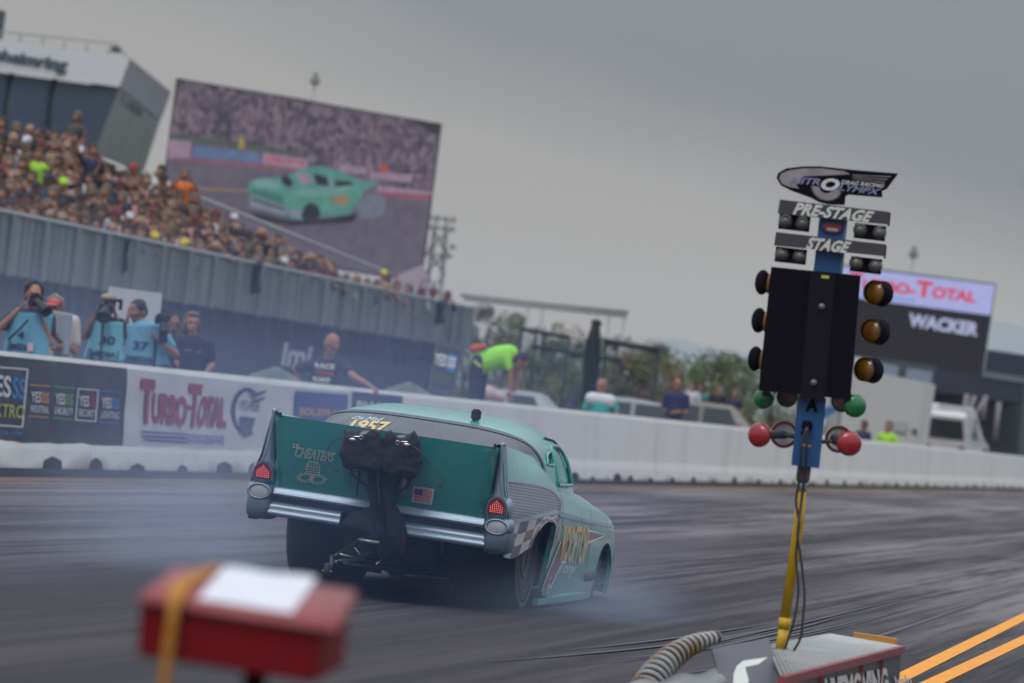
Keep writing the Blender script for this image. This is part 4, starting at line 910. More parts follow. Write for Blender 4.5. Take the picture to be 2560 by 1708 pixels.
# logo panel leaning at the near end
q = [(1780, 1624), (1921, 1594), (1962, 1720), (1806, 1725)]
ys_ = [24.6, 24.9, 24.1, 24.0]
mb = MB(); Fp = [np.array(at(x, y, yy)) for (x, y), yy in zip(q, ys_)]; mb.prism([tuple(p) for p in Fp], [tuple(p + [0, .03, -.01]) for p in Fp])
o = mb.build('printed_panel', M('slate_panel', (.095, .092, .11), .55, var=.08)); tag(o, 'dark grey leaning panel printed with a white flame shape left of the yellow pole', 'panel')
def pplane(px, py, off=.006):
    nn = np.cross(Fp[1] - Fp[0], Fp[3] - Fp[0]); nn /= np.linalg.norm(nn)
    if nn[1] > 0: nn = -nn
    return tuple(onplane(px, py, Fp[0], nn, off))
mb = MB(); fl_ = [(1833, 1712), (1834, 1685), (1842, 1665), (1858, 1652), (1920, 1643), (1893, 1663), (1888, 1672), (1928, 1664), (1908, 1684), (1905, 1694), (1934, 1690), (1922, 1706), (1905, 1712), (1888, 1700), (1875, 1694), (1868, 1714)]
mb.add([pplane(*p) for p in fl_], [list(range(len(fl_)))], 0, False); mb.build('flame_print', M_WHT, o, fixn=False); recenter(o)
# ribbed flexible hose arch
pts = [(1600, 1712), (1628, 1668), (1660, 1632), (1700, 1606), (1745, 1590), (1790, 1583)]
P5 = [np.array(at(x + 2, y + 40 - 6 * i, 24.0 + i * .1)) for i, (x, y) in enumerate(pts)]; n_ = 240; path = [tuple(ci(list(range(6)), [p[k] for p in P5], t_) for k in range(3)) for t_ in lin(0, 5, n_)]
def hose_mat():
    m = bpy.data.materials.new('ribbed_hose_plastic'); m.use_nodes = True; t = m.node_tree; p = t.nodes['Principled BSDF']; c = N(t, 'ShaderNodeTexCoord'); nzz = N(t, 'ShaderNodeTexNoise'); nzz.inputs['Scale'].default_value = 3.5; L(t, c.outputs['Object'], nzz.inputs[0])
    r = N(t, 'ShaderNodeValToRGB'); L(t, nzz.outputs[0], r.inputs[0]); r.color_ramp.elements[0].position = .40; r.color_ramp.elements[0].color = (.36, .36, .36, 1); r.color_ramp.elements[1].position = .56; r.color_ramp.elements[1].color = (.26, .14, .03, 1); e_ = r.color_ramp.elements.new(.70); e_.color = (.12, .11, .12, 1)
    L(t, r.outputs[0], p.inputs['Base Color']); p.inputs['Roughness'].default_value = .5; return m
mb = MB(); rad = [(.074 + .012 * math.cos(i / n_ * 2 * math.pi * 17)) * (1 - .62 * (i / n_) ** 1.2) for i in range(n_)]
mb.tube(path, rad, 20)
for k_, f_ in enumerate(mb.f):
    i_ = min(f_) // 20
    mb.m[k_] = 1 if (math.cos((i_ + .5) / n_ * 2 * math.pi * 17) < .05 and len(f_) == 4) else 0
o = mb.build('ribbed_hose', [hose_mat(), M('hose_groove', (.03, .028, .035), .7)])
tag(o, 'grey and orange ribbed plastic hose arching beside the dark printed panel', 'hose'); recenter(o)
mb = MB(); mb.grid(lambda u, v: tuple(np.array(at(1575 + u * 235, 1712 - u * 36 + v * 30, 23.9 + u * .5)) + [0, -.3 * v, .01 * math.sin(u * 15)]), lin(0, 1, 20), [0, .5, 1]); o = mb.build('plastic_sheet', M('white_plastic_sheet', (.22, .22, .23), .5, var=.15)); tag(o, 'pale grey plastic sheet lying under the ribbed hose', 'sheet'); recenter(o)
so2 = o.modifiers.new('t', 'SOLIDIFY'); so2.thickness = .01
# ================================================================ red box in the foreground
RY = 9.6
rp = lambda x, y, d=0.: np.array(at(x, y, RY + d))
rb_ = thing('red_box', 'red metal box on a dark post with an orange strap over its sloping lid', 'red box', tuple(at(620, 1700, RY + .1) * [1, 1, 0]))
M_RBOX = M('red_gloss_metal', (.17, .004, .007), .5, spec=.2, var=.1)
LID = [rp(345, 1486, 0), rp(839, 1566, .03), rp(898, 1474, .25), rp(435, 1410, .22)]
LID = [np.array(p) for p in LID]
nl = np.cross(LID[1] - LID[0], LID[3] - LID[0]); nl /= np.linalg.norm(nl)
LID[2] = onplane(898, 1474, LID[0], nl)
mb = MB(); 
bm = bmesh.new(); vv = [bm.verts.new(p) for p in LID] + [bm.verts.new(p - np.array([0, 0, .022])) for p in LID]
for f in ((0, 1, 2, 3), (7, 6, 5, 4), (0, 4, 5, 1), (1, 5, 6, 2), (2, 6, 7, 3), (3, 7, 4, 0)): bm.faces.new([vv[i] for i in f])
bmesh.ops.bevel(bm, geom=bm.edges[:], offset=.006, segments=3, affect='EDGES'); mb.bm(bm, smooth=True); mb.build('lid', M('pale_red_lid', (.34, .075, .08), .42, var=.12), rb_)  # lid in a paler red than the box body
T = [rp(352, 1500, .012), rp(806, 1576, .04), rp(872, 1545, .24), rp(400, 1470, .21)]
Bm = [rp(342, 1640, .012), rp(790, 1709, .04), rp(860, 1668, .24), rp(392, 1600, .21)]
mb = MB(); bm = bmesh.new(); vv = [bm.verts.new(p) for p in T] + [bm.verts.new(p) for p in Bm]
for f in ((0, 1, 2, 3), (7, 6, 5, 4), (0, 4, 5, 1), (1, 5, 6, 2), (2, 6, 7, 3), (3, 7, 4, 0)): bm.faces.new([vv[i] for i in f])
bmesh.ops.bevel(bm, geom=bm.edges[:], offset=.005, segments=2, affect='EDGES'); mb.bm(bm); mb.build('box_body', M_RBOX, rb_)
pc = (Bm[0] + Bm[1] + Bm[2] + Bm[3]) / 4
mb = MB(); pr = at(637, 1690, RY + .12); mb.tube([(pr[0], pr[1], pr[2] + .02), (pr[0], pr[1], 0.02)], .022, 16); mb.lathe([(.14, 0), (.14, .012), (.03, .02)], (pr[0], pr[1], 0), seg=24); mb.build('post', M('dark_red_post', (.05, .006, .008), .5), rb_)
lidp = lambda x, y, off: tuple(onplane(x, y, LID[0], nl, off))
mb = MB(); mb.grid(lambda u, v: np.array(lidp(*quadmap((561, 1416), (792, 1444), (730, 1533), (494, 1497))(u, v), .004)) + np.array([0, 0, .003 * math.sin(u * 9) * math.sin(v * 7)]), lin(0, 1, 12), lin(0, 1, 8)); o = mb.build('paper_sheet', M('paper_white', (.68, .67, .74), .7, var=.04), None, fixn=False); tag(o, 'white paper sheet taped flat on the sloping lid of the red box', 'paper'); recenter(o)
mb = MB(); w_ = 13
def sp_(x, y, off, d=0): return lidp(x, y, off)
L2 = [lidp(544 - w_, 1409, .006), lidp(441 - w_, 1455, .006), lidp(430 - w_, 1484, .006)]; R2 = [lidp(544 + w_, 1413, .006), lidp(470 + w_, 1460, .006), lidp(450 + w_, 1496, .006)]
for x, y in ((421, 1510), (415, 1560), (404, 1640), (395, 1720), (385, 1800)): L2.append(tuple(rp(x, y, -.008))); R2.append(tuple(rp(x + 27, y + 4, -.008)))
n = len(L2); mb.add(L2 + R2, [[i, i + 1, n + i + 1, n + i] for i in range(n - 1)], 0, True); o = mb.build('webbing_strap', M('orange_yellow_webbing', (.42, .17, .02), .7, var=.2, scale=30), rb_, fixn=False); q_ = o.modifiers.new('t', 'SOLIDIFY'); q_.thickness = .003
rebase(rb_)
# ================================================================ people
SKIN = [M('skin_light', (.34, .17, .115), .55, var=.12), M('skin_tan', (.29, .135, .085), .55, var=.12), M('skin_dark', (.20, .095, .062), .55, var=.12)]
M_HAIRD = M('hair_dark', (.03, .022, .018), .8, var=.4, scale=30); M_HAIRG = M('hair_greyblond', (.12, .095, .07), .8, var=.4, scale=30)
M_NAVY = M('navy_cloth', (.010, .014, .030), .85, var=.2); M_BLK2 = M('black_cloth', (.014, .014, .020), .85, var=.25); M_JEAN = M('denim', (.03, .045, .08), .85, var=.2)
M_VEST = M('sky_blue_bib', (.12, .33, .47), .75, var=.10, scale=5, bump=.2)
def remesh(mb, name, mats, parent, vox, sm=2):
    me = mb.mesh(name, mats); o = bpy.data.objects.new(name, me); COL.objects.link(o)
    m = o.modifiers.new('r', 'REMESH'); m.mode = 'VOXEL'; m.voxel_size = vox; m.use_smooth_shade = True
    if sm: k = o.modifiers.new('s', 'SMOOTH'); k.factor = .5; k.iterations = sm
    bpy.context.view_layer.update()
    me2 = bpy.data.meshes.new_from_object(o.evaluated_get(bpy.context.evaluated_depsgraph_get())); o.modifiers.clear(); o.data = me2
    bpy.data.meshes.remove(me); me2.name = name
    if not me2.materials: me2.materials.append(mats[0] if isinstance(mats, list) else mats)
    if parent is not None: o.parent = parent
    return o
def V3(p): return np.array([p[0], p[1], p[2]], float)
def unit(v): v = V3(v); return v / (np.linalg.norm(v) + 1e-9)
def hand(mb, w, d, curl, sidev, r=1.0):
    """palm and five fingers from the wrist w along d, fingers bending towards curl"""
    d, curl = unit(d), unit(curl); sd_ = unit(np.cross(d, curl)); pc = w + d * .055 * r
    rot = Matrix((tuple(d), tuple(sd_), tuple(curl))).transposed()
    mb.ell(tuple(pc), (.056 * r, .043 * r, .018 * r), rot)
    for i, (o_, l) in enumerate(((-.032, .9), (-.011, 1.0), (.011, .95), (.031, .78))):
        b = pc + d * .045 * r + sd_ * o_ * r; k = b + (d * .85 + curl * .35) * .036 * l * r; t = k + (d * .35 + curl * .9) * .034 * l * r; t2 = t + (curl * .9 - d * .25) * .02 * l * r
        mb.cap(b, .0105 * r, k, .0095 * r, seg=8); mb.cap(k, .0095 * r, t, .0088 * r, seg=8); mb.cap(t, .0088 * r, t2, .0078 * r, seg=8)
    b = pc - d * .015 * r + sd_ * .036 * r * sidev; k = b + (sd_ * sidev * .7 + d * .6 + curl * .3) * .038 * r; t = k + (d * .8 + curl * .5) * .03 * r
    mb.cap(b, .014 * r, k, .012 * r, seg=8); mb.cap(k, .012 * r, t, .010 * r, seg=8)
def head(mb, c, face, k=1.0):
    """head centred at c looking along face"""
    f = unit(face); s = unit(np.cross(f, [0, 0, 1])); u = np.cross(s, f); rot = Matrix((tuple(s), tuple(f), tuple(u))).transposed(); P = lambda a, b, c_: tuple(c + (s * a + f * b + u * c_) * k)
    mb.ell(P(0, -.012, .03), (.076 * k, .096 * k, .092 * k), rot); mb.ell(P(0, .018, -.045), (.060 * k, .070 * k, .070 * k), rot); mb.ell(P(0, .045, -.085), (.032 * k, .032 * k, .026 * k), rot)
    mb.cap(P(0, .088, .015), .009 * k, P(0, .105, -.022), .015 * k); mb.ell(P(0, .082, .032), (.056 * k, .014 * k, .010 * k), rot)
    mb.ell(P(0, .088, -.052), (.026 * k, .012 * k, .010 * k), rot); mb.ell(P(.078, -.005, -.005), (.012 * k, .022 * k, .034 * k), rot); mb.ell(P(-.078, -.005, -.005), (.012 * k, .022 * k, .034 * k), rot)
    return P, rot
def person(label, Y, hd, sh, el, ha, face=(0, -1, 0), shirt=None, sleeve='short', hair=None, skin=0, lean=0., group=None, trousers=None, curl=((0, 0, 1), (0, 0, 1)), eyes=True, gz=0.0, hip=None, rr=1.0, vox=.011, hands=True, bald=False, baggy=1.0, hipz=.95):
    """joints: (px, py, dY) in photo coordinates; Y: distance"""
    rr *= 1.03; gz = max(gz, .10)
    J = lambda p: V3(at(p[0], p[1], Y + (p[2] if len(p) > 2 else 0)))
    H_, SL, SR = J(hd), J(sh[0]), J(sh[1]); EL, ER = J(el[0]), J(el[1]); HL, HR = J(ha[0]), J(ha[1])
    mid = (SL + SR) / 2
    hp = J(hip) if hip is not None else V3((mid[0], mid[1] - lean, gz + hipz))
    ax_ = unit((SR - SL) * [1, 1, 0]); hw = .095 * rr
    nb = mid * .8 + H_ * .2
    mb = MB(); P, rot = head(mb, H_, face, rr)
    fw = unit(face)
    mb.cap(tuple(H_ - fw * .02 + np.array([0, 0, -.05])), .052 * rr, tuple(nb), .058 * rr)
    mb.cap(tuple(SL), .05 * rr, tuple(SR), .05 * rr); chest = mid * .68 + hp * .32; mb.cap(tuple(mid + (chest - mid) * .15), .105 * rr, tuple(chest), .115 * rr); mb.cap(tuple(chest), .125 * rr, tuple(hp), .12 * rr)
    for s_, S0, E0, H0, cu in ((-1, SL, EL, HL, curl[0]), (1, SR, ER, HR, curl[1])):
        mb.cap(tuple(S0), .050 * rr, tuple(E0), .038 * rr); w = E0 + (H0 - E0) * .80; mb.cap(tuple(E0), .039 * rr, tuple(w), .025 * rr)
        if hands: hand(mb, w, H0 - E0, cu, s_, rr)
        else: mb.cap(tuple(w), .028 * rr, tuple(H0), .03 * rr)
        hj = hp + ax_ * s_ * hw; kn = V3((hj[0] + ax_[0] * .02 * s_, hj[1] - .04, gz + .50)); an = V3((hj[0] + ax_[0] * .03 * s_, hj[1], gz + .09))
        mb.cap(tuple(hj), .085 * rr, tuple(kn), .055 * rr); mb.cap(tuple(kn), .055 * rr, tuple(an), .038 * rr); mb.cap(tuple(an - [0, 0, .045]), .04, tuple(an + [0.02 * s_, -.15, -.05]), .035)
    o = remesh(mb, 'person', SKIN[skin], None, vox)
    # shirt
    mb = MB(); k = 1.16 * baggy
    mb.cap(tuple(SL), .060 * rr * k, tuple(SR), .060 * rr * k); mb.cap(tuple(mid + (chest - mid) * .2), .122 * rr * k, tuple(chest), .128 * rr * k); mb.cap(tuple(chest), .138 * rr * k, tuple(hp + [0, 0, -.03]), .132 * rr * k)
    for S0, E0, H0 in ((SL, EL, HL), (SR, ER, HR)):
        if sleeve == 'short': e = S0 + (E0 - S0) * .66; mb.cap(tuple(S0), .062 * rr * k, tuple(e), .055 * rr * k)
        elif sleeve == 'long': mb.cap(tuple(S0), .062 * rr * k, tuple(E0), .048 * rr * k); mb.cap(tuple(E0), .048 * rr * k, tuple(E0 + (H0 - E0) * .72), .036 * rr * k)
    remesh(mb, 'shirt', shirt or M_BLK2, o, .014, 3)
    mb = MB()
    for s_ in (-1, 1):
        hj = hp + ax_ * s_ * hw; kn = V3((hj[0] + ax_[0] * .02 * s_, hj[1] - .04, gz + .50)); an = V3((hj[0] + ax_[0] * .03 * s_, hj[1], gz + .08)); mb.cap(tuple(hj), .10 * rr, tuple(kn), .072 * rr); mb.cap(tuple(kn), .072 * rr, tuple(an), .06 * rr)
    mb.cap(tuple(hp), .125 * rr, tuple(hp - [0, 0, .05]), .125 * rr); remesh(mb, 'trousers', trousers or M_NAVY, o, .016, 2)
    if hair is not None:
        mb = MB(); mb.ell(P(0, -.030, .045), (.086 * rr, .098 * rr, .088 * rr), rot); mb.ell(P(0, -.06, -.01), (.078 * rr, .060 * rr, .08 * rr), rot); remesh(mb, 'hair', hair, o, .012, 1)
    if eyes:
        mb = MB(); mb.ell(P(.031, .083, .014), (.012, .008, .006), rot); mb.ell(P(-.031, .083, .014), (.012, .008, .006), rot); mb.build('eyes', M_BLK2, o)
    tag(o, label, 'person', group)
    return o, dict(P=P, rot=rot, H=H_, SL=SL, SR=SR, HL=HL, HR=HR, chest=chest, hp=hp, mid=mid)
def fin(o):
    vs = [v.co for v in o.data.vertices]; b = Vector((sum(v.x for v in vs) / len(vs), sum(v.y for v in vs) / len(vs), min(v.z for v in vs)))
    o.data.transform(Matrix.Translation(-b)); o.location = b
    for g in [c for c in bpy.data.objects if c.parent == o]: g.data.transform(Matrix.Translation(-b))
def cloth_part(o, fn, us_, vs_, name, mat, th=.006):
    mb = MB(); mb.grid(fn, us_, vs_); c = mb.build(name, mat, o, fixn=False); return c
def bib(o, inf, q, Y, mat, ops, mats, bulge=.07):
    """front bib drawn in photo space, curved over the chest"""
    qm = quadmap(*q); base = inf['chest'][1]
    def P(px, py, off=0.):
        cxm = (q[0][0] + q[1][0]) / 2; w = (q[1][0] - q[0][0]) / 2 + 8; t = max(-1, min(1, (px - cxm) / w)); return tuple(at(px, py, base - .19 - bulge * (1 - t * t) - off + .11 * t * t))
    mb = MB(); mb.grid(lambda u, v: np.array(P(*qm(u, v))) + np.array([0, .012 * math.sin(u * 14 + v * 4) * v, 0]) * (1), lin(0, 1, 24), lin(0, 1, 14)); c = mb.build('bib', mat, o, fixn=False)
    s_ = c.modifiers.new('t', 'SOLIDIFY'); s_.thickness = .004
    if ops: decals(o, mats, ops, lambda a, b: P(a, b, .016), 'bib_print')
def camera_thing(label, Y, body, lens, r=.055, ln=.22, big=True, dirv=(.15, -1, 0)):
    b = V3(at(body[0], body[1], Y)); l = V3(at(lens[0], lens[1], Y - .12)); d = unit(dirv)
    root = thing('photo_camera', label, 'camera', tuple(b))
    mb = MB(); rt = Vector(d).to_track_quat('Y', 'Z').to_matrix(); mb.box(tuple(b), (.15, .075, .11), rt, bev=.015); mb.box(tuple(b + [0, 0, .065]), (.05, .06, .04), rt, bev=.01); mb.box(tuple(b + d * .0 + np.array([-.055, 0, -.03])), (.04, .09, .10), rt, bev=.012); mb.build('camera_body', M_BLK2, root)
    mb = MB(); a0 = b + d * .03; mb.lathe([(r * .65, 0), (r * .68, ln * .35), (r * .85, ln * .45), (r * .88, ln * .7), (r * 1.0, ln * .74), (r * 1.04, ln), (r * .96, ln), (r * .9, ln * .8), (.001, ln * .78)], tuple(a0), unit(l - a0) if np.linalg.norm(l - a0) > .02 else d, 26); mb.build('lens', M_BLK, root)
    rebase(root); return root
PG = 'photographers behind the white wall'
INK = M('bib_ink', (.010, .02, .06), .7)
def chest_ops(num, q, media=((0, 0),) , mq=None):
    ops = [(0, 'text', num, q, (.03,))]
    if mq: ops += [(0, 'line', [mq[0], mq[1], mq[2], mq[3], mq[0]], 2.5), (0, 'text', 'MEDIA', tuple((x * .88 + sum(p[0] for p in mq) / 4 * .12, y * .72 + sum(p[1] for p in mq) / 4 * .28) for x, y in mq), (.04,))]
    return ops
Y1 = 55.3
o, i1 = person('photographer in sky blue bib aiming a long lens, leftmost behind the wall', Y1, (84, 738), ((38, 792), (122, 798)), ((-4, 822, -.10), (126, 858, -.12)), ((62, 760, -.22), (106, 796, -.24)), face=(.35, -1, -.1), shirt=M_NAVY, hair=M_HAIRD, skin=0, curl=((.6, -.2, .3), (0, -.3, 1)), gz=.12, rr=1.06)
bib(o, i1, ((30, 778), (134, 786), (118, 900), (4, 890)), Y1, M_VEST, chest_ops('4', ((44, 826), (62, 828), (58, 848), (42, 846)), mq=((24, 853), (84, 862), (80, 882), (18, 874))), [INK]); 
mb = MB(); P = i1['P']; mb.tube([P(-.09, 0, 0), P(-.085, 0, .08), P(0, 0, .135), P(.085, 0, .08), P(.09, 0, 0)], .011, 8); mb.build('headphones', M_BLK2, o)
mb = MB(); mb.box(tuple(at(76, 868, Y1 - .36)), (.06, .01, .09)); mb.build('pass_card', M('pass_pink', (.5, .38, .45), .6), o)
mb = MB(); mb.tube([tuple(at(70, 800, Y1 - .32)), tuple(at(50, 822, Y1 - .34)), tuple(at(20, 850, Y1 - .32))], .012, 8); mb.build('strap', M_BLK2, o); fin(o)
camera_thing('black camera with long lens held by the leftmost photographer', Y1 - .26, (90, 752), (106, 768), .062, .24)
Y2 = 56.1
o, i2 = person('bearded man with red sun visor and headset in a pale grey vest', Y2, (138, 768), ((120, 806), (184, 804)), ((116, 866, 0), (190, 880, -.02)), ((140, 872, -.2), (150, 852, -.24)), face=(-.25, -1, -.25), shirt=M('cream_shirt', (.48, .44, .42), .8), skin=1, curl=((0, 0, 1), (0, 0, 1)), gz=.10, rr=1.0)
bib(o, i2, ((132, 776), (182, 784), (172, 892), (118, 888)), Y2, M('grey_vest', (.26, .30, .36), .8, var=.12), None, None, .05)
P, rot = i2['P'], i2['rot']; mb = MB(); mb.ell(P(0, .0, .055), (.084, .1, .05), rot); mb.ell(P(0, .10, .05), (.07, .05, .012), rot); mb.build('red_visor', M('visor_red', (.50, .07, .08), .7), o)
mb = MB(); mb.tube([P(-.092, 0, 0), P(-.085, 0, .09), P(0, 0, .14), P(.085, 0, .09), P(.092, 0, 0)], .010, 8); mb.ell(P(.095, 0, 0), (.02, .035, .04), rot); mb.build('headset', M('headset_grey', (.35, .36, .34), .5), o); mb = MB(); mb.ell(P(0, .045, -.08), (.055, .055, .055), rot); mb.build('beard', M('beard_grey', (.20, .17, .15), .9, var=.3), o); fin(o)
Y3 = 58.1
o, i3 = person('photographer under a wide black sun flap in sky blue bib, monopod camera at his face', Y3, (268, 768), ((238, 816), (300, 812)), ((208, 842, -.06), (306, 858, -.06)), ((248, 776, -.20), (286, 778, -.20)), face=(-.1, -1, -.05), shirt=M_BLK2, hair=M_HAIRD, skin=2, curl=((.7, -.4, .2), (-.7, -.4, .2)), gz=.05, rr=1.04)
bib(o, i3, ((236, 802), (308, 806), (308, 905), (206, 898)), Y3, M('teal_blue_bib', (.13, .38, .46), .75, var=.1, bump=.2, scale=5), chest_ops('30', ((250, 838), (290, 842), (286, 864), (246, 860)), mq=((222, 872), (296, 880), (294, 898), (218, 891))), [INK])
P, rot = i3['P'], i3['rot']; mb = MB(); mb.ell(P(-.01, .02, .10), (.09, .11, .05), rot); mb.build('khaki_cap', M('khaki', (.30, .25, .17), .8), o)
mb = MB(); mb.box(tuple(at(283, 752, Y3 - .18)), (.20, .14, .035), Matrix.Rotation(-.12, 3, 'Y')); mb.box(tuple(at(302, 764, Y3 - .10)), (.03, .16, .10)); mb.build('sun_flap', M_BLK2, o); mb = MB(); mb.ell(tuple(at(250, 803, Y3 - .30)), (.018, .01, .03)); mb.build('ear_plug_case', M('neon_yellow', (.45, .6, .02), .6), o); fin(o)
c_ = camera_thing('black lens and camera on a monopod held by the photographer under the black sun flap', Y3 - .26, (264, 772), (261, 784), .075, .20)
mb = MB(); mb.cap(tuple(at(258, 800, Y3 - .4)), .016, tuple(at(250, 915, Y3 - .36)), .013); mb.v = [(x - c_.location.x, y - c_.location.y, z - c_.location.z) for x, y, z in mb.v]; mb.build('monopod', M_BLK, c_)
Y4 = 59.5
o, i4 = person('photographer looking down with hand at his ear, sky blue bib numbered 37', Y4, (344, 782), ((318, 828), (396, 822)), ((306, 862, .05), (440, 886, -.08)), ((320, 786, -.05), (398, 856, -.2)), face=(-.45, -.7, -.55), shirt=M_VEST, hair=M_HAIRD, skin=1, curl=((.5, 0, .5), (0, 0, 1)), gz=.0, rr=1.10)
bib(o, i4, ((312, 810), (400, 812), (426, 914), (302, 905)), Y4, M_VEST, chest_ops('37', ((334, 852), (374, 856), (368, 878), (330, 874)), mq=((318, 886), (388, 892), (386, 908), (314, 902))), [INK]); fin(o)
c_ = camera_thing('black camera hanging lens up on a monopod beside the photographer numbered 37', Y4 - .30, (406, 795), (410, 830), .05, .2, dirv=(.1, -.3, -1))
mb = MB(); mb.cap(tuple(at(408, 790, Y4 - .3)), .045, tuple(at(408, 850, Y4 - .28)), .05); mb.cap(tuple(at(390, 850, Y4 - .28)), .02, tuple(at(384, 925, Y4 - .25)), .016); mb.v = [(x - c_.location.x, y - c_.location.y, z - c_.location.z) for x, y, z in mb.v]; mb.build('monopod', M_BLK, c_)
Y5 = 62.6
o, i5 = person('woman with grey blond hair in a black shirt standing right of the photographer numbered 37', Y5, (480, 808), ((452, 856), (520, 862)), ((444, 905, .0), (530, 912, .0)), ((460, 930, -.1), (512, 934, -.1)), face=(.3, -1, -.05), shirt=M('black_polo', (.012, .016, .035), .85), hair=M_HAIRG, skin=0, curl=((0, 0, 1), (0, 0, 1)), gz=.02, rr=1.04)
mb = MB(); mb.box(tuple(at(468, 876, Y5 - .2)), (.09, .01, .02)); mb.box(tuple(at(498, 880, Y5 - .2)), (.05, .01, .02)); mb.build('shirt_print', M('print_grey', (.12, .14, .18), .7), o)
P, rot = i5['P'], i5['rot']; mb = MB(); mb.ell(P(.085, -.02, -.04), (.032, .06, .10), rot); mb.ell(P(-.085, -.02, -.04), (.032, .06, .10), rot); mb.ell(P(0, -.07, -.05), (.09, .05, .12), rot); mb.ell(P(0, .03, .10), (.075, .07, .035), rot); remesh(mb, 'long_hair', M_HAIRG, o, .012, 2); fin(o)
Y6 = 63.0
o, i6 = person('man in black with glasses half hidden between the photographer numbered 37 and the woman', Y6, (438, 812), ((414, 858), (466, 860)), ((410, 905), (470, 905)), ((420, 930, -.1), (462, 930, -.1)), face=(-.1, -1, -.1), shirt=M_BLK2, hair=M_BLK2, skin=2, gz=.0, rr=1.0)
mb = MB(); mb.box(tuple(at(437, 861, Y6 - .22)), (.06, .01, .035)); mb.build('chest_patch', M('patch_red', (.4, .05, .05), .7), o); fin(o)
Y7 = 70.0
o, i7 = person('bald man in black printed t-shirt leaning over the white wall with one arm out', Y7, (829, 862, -.1), ((776, 915), (858, 912)), ((738, 920, .1), (880, 938, -.25)), ((745, 950, .1), (930, 968, -.5)), face=(.45, -.6, -.5), shirt=M('black_tee', (.012, .015, .035), .85), skin=1, curl=((0, 0, 1), (0, 0, -1)), gz=.0, rr=1.22, hip=(805, 1040, .35), hipz=.95)
bib(o, i7, ((782, 900), (848, 905), (842, 958), (772, 950)), Y7, M('black_tee', (.012, .015, .035), .85), [(0, 'text', 'RACE', ((788, 906), (838, 911), (836, 924), (786, 919)), (.04,)), (1, 'text', 'TEAM', ((788, 924), (834, 929), (832, 941), (786, 936)), (.04,)), (0, 'text', 'PROMOD', ((782, 941), (826, 945), (824, 957), (780, 953)), (.04,))], [W_, R_], .10); fin(o)
M_HV = M('hi_vis_green', (.28, .72, .06), .7, var=.08)
Y8 = 85.0
o, i8 = person('marshal in bright green shirt bending far forward over dark trousers behind the wall', Y8, (1303, 905, -.1), ((1268, 892), (1282, 878, .2)), ((1276, 930, -.05), (1290, 915, .3)), ((1276, 985, -.1), (1288, 955, .2)), face=(.7, -.2, -.75), shirt=M_HV, trousers=M('dark_work_trousers', (.015, .022, .05), .85), skin=1, hair=M('dark_red_cap', (.03, .02, .05), .8), hip=(1200, 905, .1), rr=1.15, curl=((0, 0, -1), (0, 0, -1)), hipz=.9)
mb = MB(); mb.box(tuple(at(1193, 909, Y8 - .2)), (.17, .02, .05), Matrix.Rotation(.55, 3, 'Y')); mb.build('reflective_band', M('band_yellow', (.45, .45, .12), .5), o); mb = MB(); mb.cap(tuple(at(1186, 872, Y8)), .07, tuple(at(1210, 866, Y8)), .05); mb.build('orange_collar', M('orange_cloth', (.5, .10, .02), .8), o); fin(o)
Y9 = 93.5
o, i9 = person('man in teal shirt with white shoulders standing behind the white wall', Y9, (1503, 968), ((1474, 998), (1530, 1002)), ((1460, 1030), (1542, 1030)), ((1458, 1060, -.1), (1535, 1058, -.1)), face=(-.3, -1, -.1), shirt=M('teal_shirt', (.03, .36, .32), .75), skin=1, hair=M('hair_grey_short', (.22, .17, .14), .8), rr=1.12)
mb = MB(); mb.cap(tuple(at(1478, 996, Y9 - .06)), .115, tuple(at(1524, 1002, Y9 - .06)), .115); remesh(mb, 'white_yoke', M('white_cotton', (.62, .62, .64), .8), o, .02, 2); fin(o)
Y10 = 102.5
o, i10 = person('tanned man in dark blue shirt with folded arms right of the silver car', Y10, (1692, 962), ((1668, 990), (1714, 994)), ((1662, 1025), (1716, 1028)), ((1700, 1030, -.22), (1680, 1032, -.22)), face=(.2, -1, 0), shirt=M('dark_blue_shirt', (.02, .022, .09), .8), skin=1, hair=M_HAIRD, rr=1.15, hands=False); fin(o)
# ================================================================ grandstand
XF = lambda Y: -24.46 + .1646 * Y            # plan line of the stand's front rail
def sf(Y, z, back=0.): n = unit((-1, .1646, 0)); return V3((XF(Y), Y, z)) + n * back
def front_Y(px, py=700):
    d = ray(px, py); return 24.46 / (.1646 - d[0] / d[1])
YA, YB = 86., 141.5
gs = thing('grandstand', 'tiered spectator stand with grey slatted parapet above a dark skirt wall', 'grandstand', (XF(100), 100, 0))
def slat_mat():
    m = M('grey_parapet_sheet', (.10, .125, .15), .5, var=.2, scale=1.5); t = m.node_tree; p = t.nodes['Principled BSDF']; g = N(t, 'ShaderNodeNewGeometry'); q = N(t, 'ShaderNodeMapping'); q.inputs['Scale'].default_value = (0, 3.2, .05); L(t, g.outputs['Position'], q.inputs[0])
    n = N(t, 'ShaderNodeTexNoise'); n.inputs['Scale'].default_value = 1.0; n.inputs['Detail'].default_value = 4; L(t, q.outputs[0], n.inputs[0]); r = N(t, 'ShaderNodeMapRange'); r.inputs[1].default_value = .38; r.inputs[2].default_value = .68; L(t, n.outputs[0], r.inputs[0])
    mx = N(t, 'ShaderNodeMix', data_type='RGBA'); L(t, r.outputs[0], mx.inputs[0]); mx.inputs[6].default_value = (.060, .076, .088, 1); mx.inputs[7].default_value = (.22, .25, .255, 1); L(t, mx.outputs[2], p.inputs['Base Color']); return m
mb = MB(); k = 0; y = YA
while y < YB: mb.prism([tuple(sf(y, 2.52, -.0)), tuple(sf(y + .42, 2.52, -.0)), tuple(sf(y + .42, 3.58, 0)), tuple(sf(y, 3.58, 0))], [tuple(sf(y, 2.52, .03)), tuple(sf(y + .42, 2.52, .03)), tuple(sf(y + .42, 3.58, .03)), tuple(sf(y, 3.58, .03))]); y += .44
